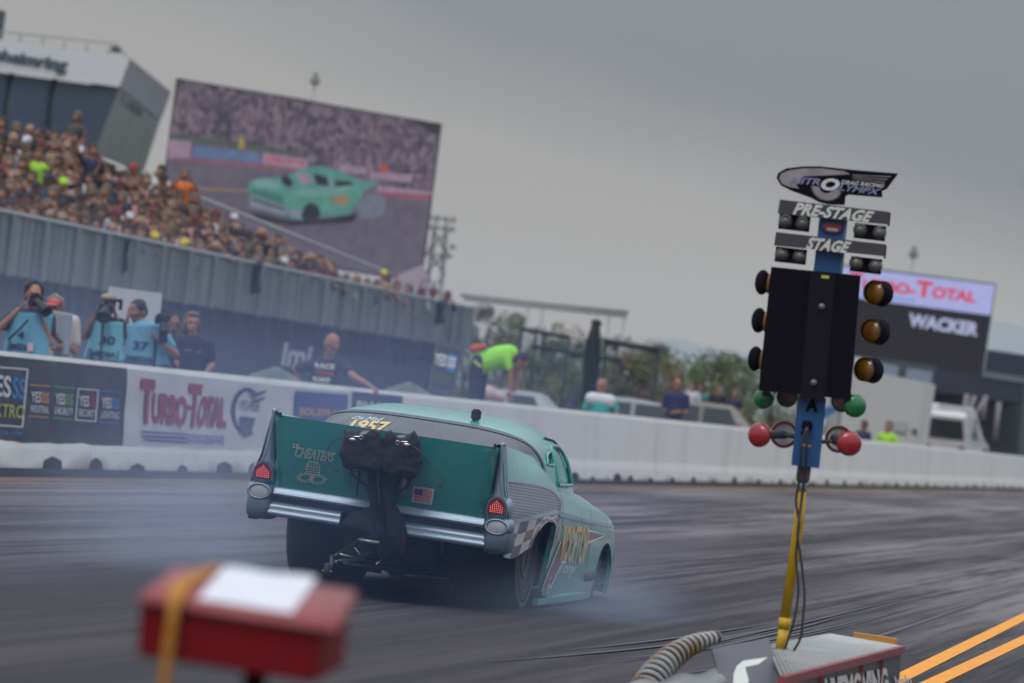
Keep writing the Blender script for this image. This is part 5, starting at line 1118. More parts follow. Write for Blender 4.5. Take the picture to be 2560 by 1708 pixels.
mb.build('parapet_sheet', slat_mat(), gs)
M_RAIL = M('galvanised_rail', (.28, .31, .32), .45, metal=.3)
mb = MB(); mb.tube([tuple(sf(YA, 3.62)), tuple(sf(YB, 3.62))], .05, 10); mb.build('top_rail', M_RAIL, gs)
y = YA
while y < YB + .1:
    mb = MB(); mb.box(tuple(sf(y, 3.05, -.05)), (.07, .07, 1.12)); mb.build('rail_post', M_RAIL, gs); y += 2.35
mb = MB(); mb.prism([tuple(sf(YA - 6, 0, .35)), tuple(sf(YB, 0, .35)), tuple(sf(YB, 2.56, .35)), tuple(sf(YA - 6, 2.56, .35))], [tuple(sf(YA - 6, 0, .6)), tuple(sf(YB, 0, .6)), tuple(sf(YB, 2.56, .6)), tuple(sf(YA - 6, 2.56, .6))]); mb.build('skirt_wall', M('dark_navy_sheet', (.008, .010, .024), .8, var=.2, scale=.6), gs)
mb = MB(); mb.prism([tuple(sf(YB, 0, .35)), tuple(sf(YB, 0, 8)), tuple(sf(YB, 3.4, 8)), tuple(sf(YB, 2.56, .35))], [tuple(sf(YB - .2, 0, .35)), tuple(sf(YB - .2, 0, 8)), tuple(sf(YB - .2, 3.4, 8)), tuple(sf(YB - .2, 2.56, .35))]); mb.build('end_wall', MATS['dark_navy_sheet'], gs)
# crowd: head positions fill the band between parapet rail and the skyline of the crowd
CT = ([0, 57, 115, 160, 220, 286, 353, 420, 470, 573, 668, 764, 860, 955, 1050, 1100], [296, 310, 324, 326, 378, 418, 438, 456, 484, 532, 582, 624, 664, 686, 712, 730])
ctop = lambda x: ci(*CT, x)
ctop_ = ctop
ftop = lambda x: 530 + .205 * x
def pose_prims(pose, hat):
    # (kind, a, b, ra, rb, material) standing 1.70 m; materials 0 shirt 1 skin 2 hair 3 trousers
    c = [((-.14, 0, 1.38), (.14, 0, 1.38), .085, .085, 0), ((0, 0, 1.30), (0, 0, .95), .15, .15, 0), ((0, 0, 1.40), (0, -.01, 1.52), .055, .05, 1), ((0, -.02, 1.58), (0, -.01, 1.61), .085, .095, 1), ((0, .015, 1.655), (0, .04, 1.58), .108, .095, 2),
         ((-.09, 0, .9), (-.1, 0, .08), .095, .05, 3), ((.09, 0, .9), (.1, 0, .08), .095, .05, 3), ((0, -.11, 1.575), (0, -.115, 1.56), .018, .02, 1)]
    arms = {'down': (((-.2, 0, 1.38), (-.27, 0, 1.10), (-.22, -.18, .95)), ((.2, 0, 1.38), (.27, 0, 1.10), (.22, -.18, .95))),
            'phone': (((-.2, 0, 1.38), (-.30, -.18, 1.30), (-.10, -.34, 1.52)), ((.2, 0, 1.38), (.30, -.18, 1.30), (.10, -.34, 1.52))),
            'ears': (((-.2, 0, 1.38), (-.38, -.05, 1.42), (-.13, -.02, 1.60)), ((.2, 0, 1.38), (.38, -.05, 1.42), (.13, -.02, 1.60))),
            'raise': (((-.2, 0, 1.38), (-.34, -.1, 1.62), (-.22, -.15, 1.90)), ((.2, 0, 1.38), (.27, 0, 1.10), (.20, -.2, 1.05)))}[pose]
    for s0, e, h in arms: c += [(s0, tuple(np.array(s0) * .45 + np.array(e) * .55), .062, .058, 0), (s0, e, .048, .04, 1), (e, h, .04, .03, 1), (h, tuple(np.array(h) + [0, -.02, .06]), .038, .03, 1)]
    if hat: c += [((0, 0, 1.66), (0, -.01, 1.67), .105, .10, 4), ((-.04, -.13, 1.64), (.04, -.13, 1.64), .02, .02, 4)]
    return c
_cm = {}
def crowd_body(pose, hat):
    if (pose, hat) in _cm: return _cm[(pose, hat)]
    pr = pose_prims(pose, hat); mb = MB()
    for a, b, ra, rb_2, m_ in pr: mb.cap(a, ra, b, rb_2, seg=8)
    o = remesh(mb, 'tmp', [M_BLK2], None, .035, 1); me = o.data; vs = np.array([list(v.co) for v in me.vertices]); fs = [list(p.vertices) for p in me.polygons]; fm_ = []
    for f in fs:
        c = vs[f].mean(0); best, bm_ = 9, 0
        for a, b, ra, rb_2, m_ in pr:
            a, b = np.array(a), np.array(b); d = b - a; t = max(0, min(1, np.dot(c - a, d) / (np.dot(d, d) + 1e-9))); q = np.linalg.norm(c - a - d * t) - (ra + (rb_2 - ra) * t)
            if q < best: best, bm_ = q, m_
        fm_.append(bm_)
    bpy.data.objects.remove(o); _cm[(pose, hat)] = (vs, fs, fm_); return _cm[(pose, hat)]
_cc = {}
SH = {'black': (.015, .015, .022), 'navy': (.015, .022, .06), 'charcoal': (.05, .05, .06), 'white': (.50, .50, .54), 'grey': (.18, .18, .20), 'maroon': (.12, .02, .035), 'tan': (.28, .18, .12), 'olive': (.08, .08, .04), 'denim blue': (.04, .09, .18), 'red': (.30, .03, .04), 'pink': (.42, .22, .22), 'yellow': (.55, .42, .03), 'orange': (.60, .14, .02), 'neon green': (.32, .60, .04), 'teal': (.04, .18, .18)}
def crowd_mesh(pose, sh_, skin, hat):
    k = (pose, sh_, skin, hat)
    if k in _cc: return _cc[k]
    vs, fs, fm_ = crowd_body(pose, hat is not None); mb = MB(); mb.add(vs, fs, 0, True); mb.m = list(fm_)
    ms_ = [M('crowd_shirt_' + sh_.replace(' ', '_'), SH[sh_], .8), SKIN[skin], (M_HAIRD, M_HAIRG, M('hair_brown', (.07, .04, .025), .8))[hash(k[0] + k[1]) % 3 if False else (len(sh_) + skin) % 3], (M_NAVY, M_JEAN)[len(sh_) % 2], M('cap_' + str(hat), SH.get(hat, (.02, .02, .03)), .8)]
    me = mb.mesh('spectator', ms_); _cc[k] = me; return me
rnd = random.Random(11)
def spect(px, py, Y, sh_, pose, label, hat=None, skin=None, group='spectators in the grandstand', k=1.1):
    sk = rnd.choice([0, 0, 1, 1, 2]) if skin is None else skin
    p = at(px, py, Y); o = bpy.data.objects.new('person', crowd_mesh(pose, sh_, sk, hat)); COL.objects.link(o); k *= rnd.uniform(.92, 1.12)
    o.location = (p[0], p[1], p[2] - 1.60 * k); o.scale = (k, k, k); o.rotation_euler = (0, 0, rnd.uniform(-.5, .7) - .2); tag(o, label, 'person', group); return o
heads = []; x = -12
common = ['black', 'black', 'navy', 'charcoal', 'black', 'black', 'navy', 'navy', 'charcoal', 'charcoal', 'grey', 'white', 'maroon', 'tan', 'tan', 'olive', 'denim blue', 'pink', 'tan', 'pink']
sp = []
row = 0
while row < 14:
    x = -14 + (row % 2) * 13 + rnd.uniform(0, 8)
    while x < 1120:
        band = ftop(x) - ctop(x); dy = 12 + row * 29
        Yf = front_Y(x)
        if dy < band - 4 or row == 0:
            sp.append((x + rnd.uniform(-4, 4), ftop(x) - min(dy, band) + rnd.uniform(-6, 5), Yf + 1.2 + row * 2.6))
        x += (33 if x < 700 else 26) * rnd.uniform(.85, 1.25)
    row += 1
for (x, y, Y) in sp:
    c_ = rnd.choice(common); pose = rnd.choice(['down', 'down', 'phone', 'ears', 'raise', 'phone'])
    if y < 500 and x > 520: pose = 'down'
    spect(x, y, Y, c_, pose, 'spectator in ' + c_ + ' shirt standing in the packed stand behind the grey parapet', hat=rnd.choice([None] * 9 + ['black', 'navy', 'tan', 'maroon', 'white']))
SPN = len(sp)
one = lambda *a, **k: spect(*a, group=None, **k)
one(193, 296, 118, 'charcoal', 'down', 'tall man standing alone high above the crowd against the blue glass', skin=2, k=1.12)
one(232, 378, 112, 'navy', 'raise', 'man in dark shirt raising both hands to his face on the left of the crowd', skin=1, k=1.12)
one(96, 388, 106, 'neon green', 'phone', 'spectator in neon green vest among the crowd on the left', k=1.1)
one(402, 430, 120, 'white', 'phone', 'spectator in white t-shirt standing in front of the big screen corner', skin=1, k=1.15)
one(462, 438, 119, 'orange', 'phone', 'spectator in bright orange shirt beside the one in white t-shirt', skin=1, k=1.1)
one(157, 465, 103, 'black', 'down', 'spectator in black with a neon green cap in the middle rows', hat='neon green')
one(385, 600, front_Y(385) + 1.1, 'yellow', 'down', 'spectator in yellow hooded top right behind the parapet rail', hat='yellow')
one(462, 618, front_Y(462) + 1.1, 'charcoal', 'down', 'spectator in yellow hat leaning near the parapet rail', hat='yellow')
one(733, 664, front_Y(733) + 1.1, 'white', 'phone', 'spectator in white t-shirt in the front row near the stand middle')
one(960, 690, front_Y(965) + 1.1, 'tan', 'down', 'straw-hatted spectator near the narrow far end of the stand', hat='yellow')
one(335, 428, 116, 'maroon', 'down', 'spectator in maroon shirt and red cap below the glass building', hat='red')
# terraces under the crowd
mb = MB(); 
for r_ in range(10):
    P_t = []; 
    for Yf in lin(YA + 2, YB - 3, 24):
        # px of this frontage point
        px = None; w_ = V3((XF(Yf), Yf, 3.6)) - OO; px = 1280 + FPX * (w_ @ RR) / (w_ @ f0)
        band = max(0, ftop(px) - ctop(px)) if px < 1120 else 0; dy = min(12 + r_ * 29, band); Y_ = Yf + 1.2 + r_ * 2.6; 
        a_ = at(px, ftop(px) - dy, Y_); P_t.append((a_[0], Y_, max(.6, a_[2] - 1.66)))
    n = len(P_t); P2 = [(p[0] - .3, p[1] + 2.6, p[2] + .01) for p in P_t]; mb.add(P_t + P2, [[i, i + 1, n + i + 1, n + i] for i in range(n - 1)], 0, False)
mb.build('terrace_deck', M('terrace_grey', (.05, .05, .055), .9), gs)
mb = MB()
for a_, b_ in (((258, 398), (315, 422)), ((487, 489), (955, 676)), ((325, 506), (401, 536))):
    Ya, Yb = front_Y(a_[0]) + 14, front_Y(b_[0]) + 10; 
    mb.tube([tuple(at(a_[0], a_[1], Ya)), tuple(at(b_[0], b_[1], Yb))], .035, 8)
mb.build('upper_hand_rail', M('white_rail', (.50, .50, .48), .5), gs)
rebase(gs)
def cloth(x, y0, y1, w, col, name, label, Y=None):
    Yf = (Y or front_Y(x)) - .35; mb = MB(); mb.grid(lambda u, v: tuple(at(x + (u - .5) * w * (1 - .35 * math.sin(v * 3)) - v * 8, y0 + (y1 - y0) * v * (1 - .12 * abs(u - .4)), Yf - .08 * math.sin(u * 7 + v * 2) - (.05 if v > .08 else -.1))), lin(0, 1, 10), lin(0, 1, 10)); o = mb.build(name, M('cloth_' + name, col, .85), fixn=False); s_ = o.modifiers.new('t', 'SOLIDIFY'); s_.thickness = .02; tag(o, label, 'garment'); recenter(o)
cloth(316, 594, 684, 24, (.012, .015, .04), 'jacket', 'narrow navy jacket hung over the parapet, left one')
cloth(640, 652, 738, 42, (.010, .018, .045), 'jacket', 'dark jacket with loose sleeves hung over the middle of the parapet')
cloth(1105, 752, 812, 28, (.008, .008, .014), 'jacket', 'black and pale jacket hung over the far end of the parapet')
# ================================================================ video screen
def plane_from(c, Ys):
    P0 = [V3(at(x, y, Y)) for (x, y), Y in zip(c, Ys)]; n = np.cross(P0[1] - P0[0], P0[3] - P0[0]); n = unit(n); n = -n if n[1] > 0 else n; return P0, n
def emi(name, col, k=.78, cell=None, rough=.5):
    if name in MATS: return MATS[name]
    m = bpy.data.materials.new(name); m.use_nodes = True; t = m.node_tree; p = t.nodes['Principled BSDF']; p.inputs['Base Color'].default_value = (.01, .01, .012, 1); p.inputs['Roughness'].default_value = rough; p.inputs['Emission Strength'].default_value = k
    if cell:
        g = N(t, 'ShaderNodeNewGeometry'); v = N(t, 'ShaderNodeTexVoronoi'); v.inputs['Scale'].default_value = cell[0]; L(t, g.outputs['Position'], v.inputs['Vector']); n_ = N(t, 'ShaderNodeTexNoise'); n_.inputs['Scale'].default_value = 1.2; L(t, g.outputs['Position'], n_.inputs[0])
        s_ = N(t, 'ShaderNodeSeparateColor'); L(t, v.outputs['Color'], s_.inputs[0]); mx = N(t, 'ShaderNodeMix', data_type='RGBA'); L(t, mth(t, 'MULTIPLY', s_.outputs[0], mth(t, 'MULTIPLY_ADD', n_.outputs[0], 1.3, .2), None, True), mx.inputs[0]); mx.inputs[6].default_value = (*col, 1); mx.inputs[7].default_value = (*cell[1], 1); L(t, mx.outputs[2], p.inputs['Emission Color'])
    else:
        g = N(t, 'ShaderNodeNewGeometry'); n_ = N(t, 'ShaderNodeTexNoise'); n_.inputs['Scale'].default_value = 2.6; n_.inputs['Detail'].default_value = 6; L(t, g.outputs['Position'], n_.inputs[0]); mx = N(t, 'ShaderNodeMix', data_type='RGBA'); L(t, n_.outputs[0], mx.inputs[0])
        q_ = .62 if name.startswith('video') else .9; mx.inputs[6].default_value = tuple(c * q_ for c in col) + (1,); mx.inputs[7].default_value = tuple(c * (2 - q_) for c in col) + (1,); L(t, mx.outputs[2], p.inputs['Emission Color'])
    MATS[name] = m; return m
C4 = [(445, 199), (1101, 313), (1050, 703), (392, 600)]
S0, SN = plane_from(C4, [165, 173, 173, 165])
sc_ = thing('video_screen', 'large outdoor video screen showing a green race car, standing behind the grandstand', 'screen', tuple(S0[3] * [1, 1, 0]))
onS = lambda px, py, off=.0: tuple(onplane(px, py, S0[0], SN, off))
mb = MB(); ex = [(441, 195), (1105, 310), (1054, 708), (388, 604)]; mb.prism([onS(*p, -.02) for p in ex], [onS(*p, -.6) for p in ex]); mb.build('screen_cabinet', M('cabinet_black', (.02, .02, .025), .6), sc_)
mb = MB(); mb.add([onS(*p, .01) for p in C4], [[0, 1, 2, 3]]); pic = mb.build('picture', emi('video_asphalt', srgb(98, 92, 108), rough=.6), sc_, fixn=False)
VM = [emi('video_crowd', srgb(58, 58, 74), cell=(5.0, srgb(132, 114, 126))), emi('video_dark', srgb(46, 42, 58)), emi('video_pale', srgb(150, 128, 148)), emi('video_red', srgb(140, 84, 100)), emi('video_blue', srgb(92, 112, 150)), emi('video_green', srgb(84, 142, 132)), emi('video_green_dark', srgb(62, 112, 106)), emi('video_black', srgb(40, 42, 54)), emi('video_silver', srgb(122, 132, 150)), emi('video_yellow', srgb(150, 138, 80)), emi('video_orange', srgb(142, 118, 96)), emi('video_smoke', srgb(108, 112, 130)), emi('video_green_pale', srgb(108, 152, 146)), emi('video_olive', srgb(76, 88, 84)), emi('video_bright_red', srgb(176, 70, 76))]
vq = lambda pts: [(400 + x * .3827, 150 + y * .3827) for x, y in pts]
vl = [(0, vq([(118, 128), (1826, 424), (1788, 640), (1780, 900), (970, 690), (660, 620), (240, 540), (62, 520)])), (13, vq([(70, 480), (240, 500), (900, 600), (900, 625), (240, 545), (66, 530)])), (1, vq([(340, 150), (1826, 424), (1815, 500), (1640, 392), (1200, 310), (900, 250)])),
      (2, vq([(60, 520), (205, 530), (200, 640), (50, 640)])), (4, vq([(215, 560), (660, 610), (660, 672), (215, 640)])), (2, vq([(672, 608), (972, 650), (965, 715), (668, 680)])), (2, vq([(1175, 680), (1350, 705), (1350, 750), (1170, 730)])), (2, vq([(1370, 730), (1650, 750), (1645, 800), (1366, 775)])), (2, vq([(1420, 820), (1770, 860), (1766, 890), (1415, 860)])), (3, vq([(1415, 862), (1768, 882), (1764, 916), (1440, 895)])), (3, vq([(40, 640), (500, 668), (970, 716), (1000, 735), (500, 690), (40, 652)])),
      (9, vq([(512, 520), (545, 505), (556, 580), (512, 585)])), (10, vq([(215, 832), (600, 850), (600, 864), (215, 848)])), (14, vq([(1440, 680), (1490, 690), (1480, 740), (1440, 735)]))]
vl2 = [(11, vq([(1290, 900), (1400, 870), (1480, 900), (1470, 1010), (1380, 1040), (1260, 1030)])), (7, vq([(590, 990), (840, 1050), (1100, 1040), (1300, 1000), (1260, 1060), (860, 1085), (640, 1040)])), (5, vq([(583, 795), (640, 775), (790, 772), (880, 732), (960, 702), (1060, 694), (1190, 728), (1290, 778), (1440, 800), (1340, 850), (1290, 930), (1240, 1010), (1060, 1026), (930, 1050), (850, 1035), (815, 970), (600, 885), (570, 850)]))]
vl3 = [(12, vq([(600, 790), (700, 775), (780, 800), (780, 840), (640, 830)])), (12, vq([(860, 860), (1000, 840), (1260, 820), (1200, 880), (900, 900)])), (6, vq([(640, 842), (800, 880), (815, 960), (600, 880), (590, 850)])), (7, vq([(792, 762), (830, 752), (872, 800), (850, 835), (800, 810)])), (8, vq([(586, 880), (620, 890), (830, 960), (826, 1018), (590, 960)])), (7, vq([(600, 900), (815, 972), (812, 985), (600, 915)])), (8, vq([(840, 975), (930, 985), (940, 1030), (850, 1030)])), (7, vq([(925, 1010), (940, 960), (985, 930), (1030, 950), (1050, 1010), (1030, 1040), (930, 1045)])), (2, vq([(890, 745), (985, 745), (1000, 800), (930, 812)])), (7, vq([(1005, 742), (1095, 765), (1100, 825), (1020, 812)])), (7, vq([(1140, 785), (1250, 795), (1265, 815), (1150, 830)])), (10, vq([(1120, 895), (1210, 880), (1240, 920), (1200, 960), (1120, 925)])), (8, vq([(1090, 770), (1120, 772), (1130, 825), (1105, 825)]))]
ops = lambda l: [(mi, 'poly', pts) for mi, pts in l]
decals(pic, VM, ops(vl), lambda a, b: onS(a, b, .03), 'picture_scene'); decals(pic, VM, ops(vl2) + [(14, 'text', 'TURBO-TOTAL', ((664, 389), (766, 404), (764, 416), (662, 402)), (.03,))], lambda a, b: onS(a, b, .05), 'picture_car'); decals(pic, VM, ops(vl3), lambda a, b: onS(a, b, .07), 'picture_detail')
mb = MB()
for (x, y) in ((480, 610), (740, 640), (1000, 690)): p = V3(onS(x, y, -.3)); mb.tube([tuple(p), (p[0], p[1], 0)], .14, 8)
mb.build('support_post', M('dark_mast', (.06, .06, .07), .6), sc_); rebase(sc_)
q = [(985, 692), (1056, 662), (1064, 735), (980, 735)]
mb = MB(); F_ = [V3(at(x, y, 158)) for x, y in q]; mb.prism([tuple(p) for p in F_], [tuple(p + [0, 4, 0]) for p in F_]); t_ = thing('pagoda_tent', 'pale pink tent roof under the lower right corner of the video screen', 'tent', tuple(F_[3] * [1, 1, 0])); mb.build('tent_roof', M('pink_white_canvas', (.42, .36, .40), .7), t_)
mb = MB(); mb.box((float(F_[3][0]) + .3, 160., float(F_[3][2]) / 2), (.8, 3, float(F_[3][2]))); mb.build('tent_wall', MATS['pink_white_canvas'], t_); rebase(t_)
# ================================================================ glass building with white fascia
B0, BN_ = plane_from([(-80, 88), (325, 145), (298, 217), (-80, 170)], [200, 212, 212, 200])
bd_ = thing('control_building', 'dark glass building with slanted walls and a white lettered fascia at the far left', 'building', tuple(V3(at(240, 400, 212)) * [1, 1, 0]))
onB = lambda x, y, off=0.: tuple(onplane(x, y, B0[0], BN_, off))
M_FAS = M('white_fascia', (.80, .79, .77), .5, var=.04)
fr = [(-80, 88), (325, 146), (298, 218), (-80, 168)]
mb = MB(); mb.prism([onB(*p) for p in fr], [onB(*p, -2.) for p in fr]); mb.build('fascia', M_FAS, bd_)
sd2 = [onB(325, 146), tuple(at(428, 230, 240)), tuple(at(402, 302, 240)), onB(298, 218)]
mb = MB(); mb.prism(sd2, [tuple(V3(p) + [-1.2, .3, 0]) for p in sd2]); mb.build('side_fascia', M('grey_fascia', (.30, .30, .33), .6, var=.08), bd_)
mb = MB(); g1 = [(-80, 171), (294, 221), (232, 385), (150, 640), (-80, 640)]; mb.prism([onB(*p, -.5) for p in g1], [onB(*p, -1.5) for p in g1]); mb.build('glass_front', M('blue_black_glass', (.020, .052, .11), .35, var=.2, scale=.15), bd_)
g2 = [V3(onB(296, 221, -.5)), V3(at(400, 304, 239)), V3(at(356, 428, 239)), V3(at(290, 640, 239)), V3(onB(150, 640, -.5)), V3(onB(238, 372, -.5))]
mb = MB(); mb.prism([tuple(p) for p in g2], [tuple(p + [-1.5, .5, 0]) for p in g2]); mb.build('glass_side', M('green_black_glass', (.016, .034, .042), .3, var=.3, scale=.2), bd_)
mb = MB(); 
for x in (30, 140): mb.tube([onB(x, 180, -.45), onB(x - 28, 400, -.45)], .10, 6)
mb.build('mullion', M('mullion_dark', (.02, .05, .06), .5), bd_)
mb = MB(); q = [(299, 226), (396, 305)]
for i, t_ in enumerate((.08, .3, .38, .46, .54)): x = 299 + 97 * t_; y = 228 + 79 * t_; Y_ = 212 + 27 * t_; mb.add([tuple(at(x, y, Y_ - .6)), tuple(at(x + 7, y + 6, Y_ - .6)), tuple(at(x + 1, y + 24, Y_ - .6)), tuple(at(x - 6, y + 18, Y_ - .6))], [[0, 1, 2, 3]], 0, False)
mb.build('window_blind', M('blind_pale', (.22, .25, .28), .6), bd_, fixn=False)
mb = MB(); put_text(mb, 'nheimring', lambda u, v: onB(*quadmap((-14, 120), (173, 147), (166, 190), (-22, 158))(u, v), .08), 0, .05); mb.build('lettering', M('slate_letter', (.045, .07, .095), .6), bd_, fixn=False)
mb = MB(); 
for x in range(-60, 300, 55): mb.tube([onB(x, 92 + (x + 80) * .14, -1), onB(x + 2, 70 + (x + 80) * .14, -1)], .035, 5)
mb.tube([onB(-70, 72, -1), onB(290, 110, -1), tuple(at(330, 160, 225))], .03, 5); mb.build('roof_rail', M('thin_rail', (.20, .20, .20), .6), bd_)
mb = MB(); mb.prism([onB(-20, 22, -2), onB(15, 28, -2), onB(7, 90, -2), onB(-28, 84, -2)], [onB(-20, 22, -4), onB(15, 28, -4), onB(7, 90, -4), onB(-28, 84, -4)]); mb.box(onB(-5, 95, -3), (.3, .3, 1.2)); mb.box(tuple(at(290, 124, 218)), (.4, .4, .25)); mb.build('roof_plant_box', M('roof_box_navy', (.04, .05, .07), .6), bd_)
pb = at(60, 640, 222); mb = MB(); mb.box((pb[0], pb[1] + 10, pb[2] / 2 + .5), (26, 20, pb[2] + 1)); mb.build('lower_block', MATS['green_black_glass'], bd_)
rebase(bd_)
def mast(x, y0, Y, name, label, lamp=True, w=.05):
    p = at(x, y0, Y); t_ = thing(name, label, 'light mast', (p[0], p[1], 0)); mb = MB(); mb.tube([(p[0], p[1], 0), (p[0], p[1], p[2])], [w, w * .6], 10); mb.build('pole', M('mast_grey', (.30, .30, .30), .5), t_)
    mb = MB(); mb.box((p[0], p[1], p[2]), (.34, .3, .26), bev=.05); mb.box((p[0], p[1], p[2] + .22), (.2, .2, .14), bev=.04); mb.build('lamp_head', M('lamp_head_grey', (.24, .25, .25), .5), t_); rebase(t_)
mast(788, 203, 185, 'lamp_mast', 'slim lamp mast rising behind the top edge of the video screen')
mast(2284, 636, 190, 'lamp_mast', 'small lamp mast rising behind the right hand scoreboard')
# floodlight lattice tower
p0 = at(1104, 548, 270); lt = thing('lattice_light_tower', 'hazy grey lattice floodlight tower right of the video screen', 'light tower', (p0[0], p0[1], 0)); M_LT = M('tower_grey', (.24, .24, .26), .6)
mb = MB(); hw = .5
for sx in (-1, 1):
    for sy in (-1, 1): mb.tube([(p0[0] + sx * hw, p0[1] + sy * hw, 0), (p0[0] + sx * hw * .6, p0[1] + sy * hw * .6, p0[2])], .11, 6)
z = 0.
while z < p0[2] - 1.2: mb.tube([(p0[0] - hw, p0[1] - hw, z), (p0[0] + hw, p0[1] - hw, z + 1.2)], .06, 5); mb.tube([(p0[0] + hw, p0[1] - hw, z), (p0[0] - hw, p0[1] - hw, z + 1.2)], .06, 5); z += 1.2
mb.build('lattice', M_LT, lt)
for zz, w_ in ((p0[2], .9), (p0[2] - .5, .9), (p0[2] - 1.4, 1.1), (p0[2] - 1.9, .9)):
    for i in range(4): mb = MB(); mb.box((p0[0] + (i - 1.5) * w_ * .45, p0[1] - 1, zz), (.32, .25, .26), bev=.05); mb.build('floodlight', M_LT, lt)
rebase(lt)
# ================================================================ right-hand scoreboard
C5 = [(2098, 660), (2491, 710), (2456, 940), (2062, 880)]
Q0, QN = plane_from(C5, [184, 190, 190, 184]); onQ = lambda x, y, off=0.: tuple(onplane(x, y, Q0[0], QN, off))
sb = thing('scoreboard', 'electronic scoreboard with lit pale sponsor strip over a dark name panel on the right', 'scoreboard', tuple(Q0[3] * [1, 1, 0]))
mb = MB(); mb.prism([onQ(*p) for p in C5], [onQ(*p, -.8) for p in C5]); mb.build('cabinet', M('board_plum_black', (.022, .020, .028), .6), sb)
mb = MB(); mb.add([onQ(*p, .03) for p in ((2102, 665), (2488, 713), (2476, 789), (2090, 739))], [[0, 1, 2, 3]]); lit = mb.build('lit_strip', emi('strip_lilac', srgb(160, 164, 214), 1.), sb, fixn=False)
RL, BL_, WL = emi('strip_red', srgb(198, 60, 84), 1.), emi('strip_blue', srgb(130, 150, 205), 1.), emi('board_white', srgb(170, 174, 206), .95)
decals(lit, [RL, BL_], [(0, 'text', 'T', ((2124, 678), (2160, 682), (2154, 722), (2118, 718)), (.05,)), (0, 'text', 'URBO-', ((2158, 695), (2292, 712), (2288, 740), (2154, 724)), (.05,)), (0, 'text', 'T', ((2294, 700), (2334, 705), (2328, 746), (2288, 741)), (.05,)), (0, 'text', 'OTAL', ((2332, 716), (2444, 729), (2438, 758), (2328, 746)), (.05,)), (1, 'poly', [(2150, 734), (2290, 748), (2288, 756), (2150, 742)])], lambda a, b: onQ(a, b, .06), 'lettering')
decals(sb, [WL], [(0, 'text', 'WACKER', ((2274, 782), (2450, 808), (2443, 842), (2269, 816)), (.05,))], lambda a, b: onQ(a, b, .04), 'name_lettering')
mb = MB()
for x, y in ((2110, 886), (2258, 906)): p = V3(onQ(x, y, -.4)); mb.box((p[0], p[1], p[2] / 2), (.7, .5, p[2]))
mb.build('support_leg', M('leg_slate', (.035, .045, .055), .6), sb); rebase(sb)
def quadbox(name, label, cat, poly, Y, dep, mat, extra=None, kind=None):
    Ys = Y if isinstance(Y, (list, tuple)) else [Y] * len(poly); F_ = [V3(at(x, y, yy)) for (x, y), yy in zip(poly, Ys)]
    t_ = thing(name, label, cat, (float(np.mean([p[0] for p in F_])), float(min(p[1] for p in F_)), 0)); mb = MB(); mb.prism([tuple(p) for p in F_], [tuple(p + [.0, dep, 0]) for p in F_]); mb.build('body' if cat != 'building' else 'wall', mat, t_)
    if extra: extra(t_)
    rebase(t_); return t_
def add_poly(t_, name, poly, Y, mat, th=.08):
    mb = MB(); Ys = Y if isinstance(Y, (list, tuple)) else [Y] * len(poly); mb.prism([tuple(at(x, y, yy - th)) for (x, y), yy in zip(poly, Ys)], [tuple(at(x, y, yy - .005)) for (x, y), yy in zip(poly, Ys)]); mb.build(name, mat, t_)
M_GW = M('grey_white_panel', (.47, .47, .46), .6, var=.06)
def ex(t_):
    add_poly(t_, 'vent', [(2236, 1052), (2268, 1056), (2266, 1082), (2234, 1078)], 160, M('vent_grey', (.36, .36, .36), .6)); add_poly(t_, 'corner_post', [(2320, 962), (2338, 966), (2316, 1124), (2298, 1122)], 160, M('pale_trim', (.44, .43, .43), .6)); add_poly(t_, 'door_latch', [(2283, 1072), (2292, 1073), (2290, 1084), (2281, 1083)], 160, M_BLK)
    add_poly(t_, 'base_rail', [(2108, 1096), (2312, 1122), (2311, 1132), (2106, 1110)], 160, M('base_rail_grey', (.20, .20, .20), .6))
quadbox('box_trailer', 'pale grey box trailer parked under the scoreboard behind the wall', 'trailer', [(2118, 915), (2338, 962), (2314, 1150), (2096, 1130)], 160, 7, M_GW, ex)
def ex(t_): add_poly(t_, 'window', [(2190, 905), (2248, 916), (2244, 942), (2186, 932)], 172.9, M('cabin_window', (.24, .28, .36), .3)); add_poly(t_, 'window', [(2268, 920), (2332, 930), (2328, 960), (2262, 950)], 172.9, MATS['cabin_window'])
quadbox('timing_cabin', 'bluish cabin with two pale windows between the scoreboard and the trailer', 'cabin', [(2176, 893), (2340, 915), (2330, 985), (2166, 965)], 173, 4, M('cabin_dark', (.06, .075, .09), .6), ex)
def ex(t_):
    add_poly(t_, 'pale_stripe', [(2456, 926), (2600, 950), (2598, 964), (2453, 942)], 215, M('stripe_grey', (.14, .16, .19), .5)); add_poly(t_, 'upper_tier', [(2468, 874), (2600, 893), (2600, 950), (2460, 928)], 215, M('stand_navy', (.018, .024, .045), .7))
    add_poly(t_, 'grey_glazing', [(2560, 965), (2600, 970), (2590, 1140), (2545, 1135)], 215, M('glaze_slate', (.06, .085, .10), .4))
    for x0, y0, x1, y1 in ((2418, 985, 2398, 1110), (2438, 990, 2402, 1080), (2468, 990, 2425, 1060), (2462, 992, 2458, 1050), (2498, 1005, 2488, 1100)):
        mb = MB(); mb.tube([tuple(at(x0, y0, 214)), tuple(at(x1, y1, 214))], .11, 6); mb.build('strut', M('strut_pale', (.22, .20, .22), .6), t_)
quadbox('far_stand', 'distant dark navy stand on struts at the right edge of the photo', 'grandstand', [(2330, 918), (2600, 958), (2590, 1012), (2318, 975)], 215, 12, M('stand_navy', (.018, .024, .045), .7), ex)
quadbox('dark_backdrop', 'dark slate fence panel behind the white vans on the right', 'fence', [(2330, 965), (2640, 1000), (2620, 1180), (2300, 1150)], 226, .4, M('slate_mesh', (.045, .065, .075), .8, var=.3, scale=.4))
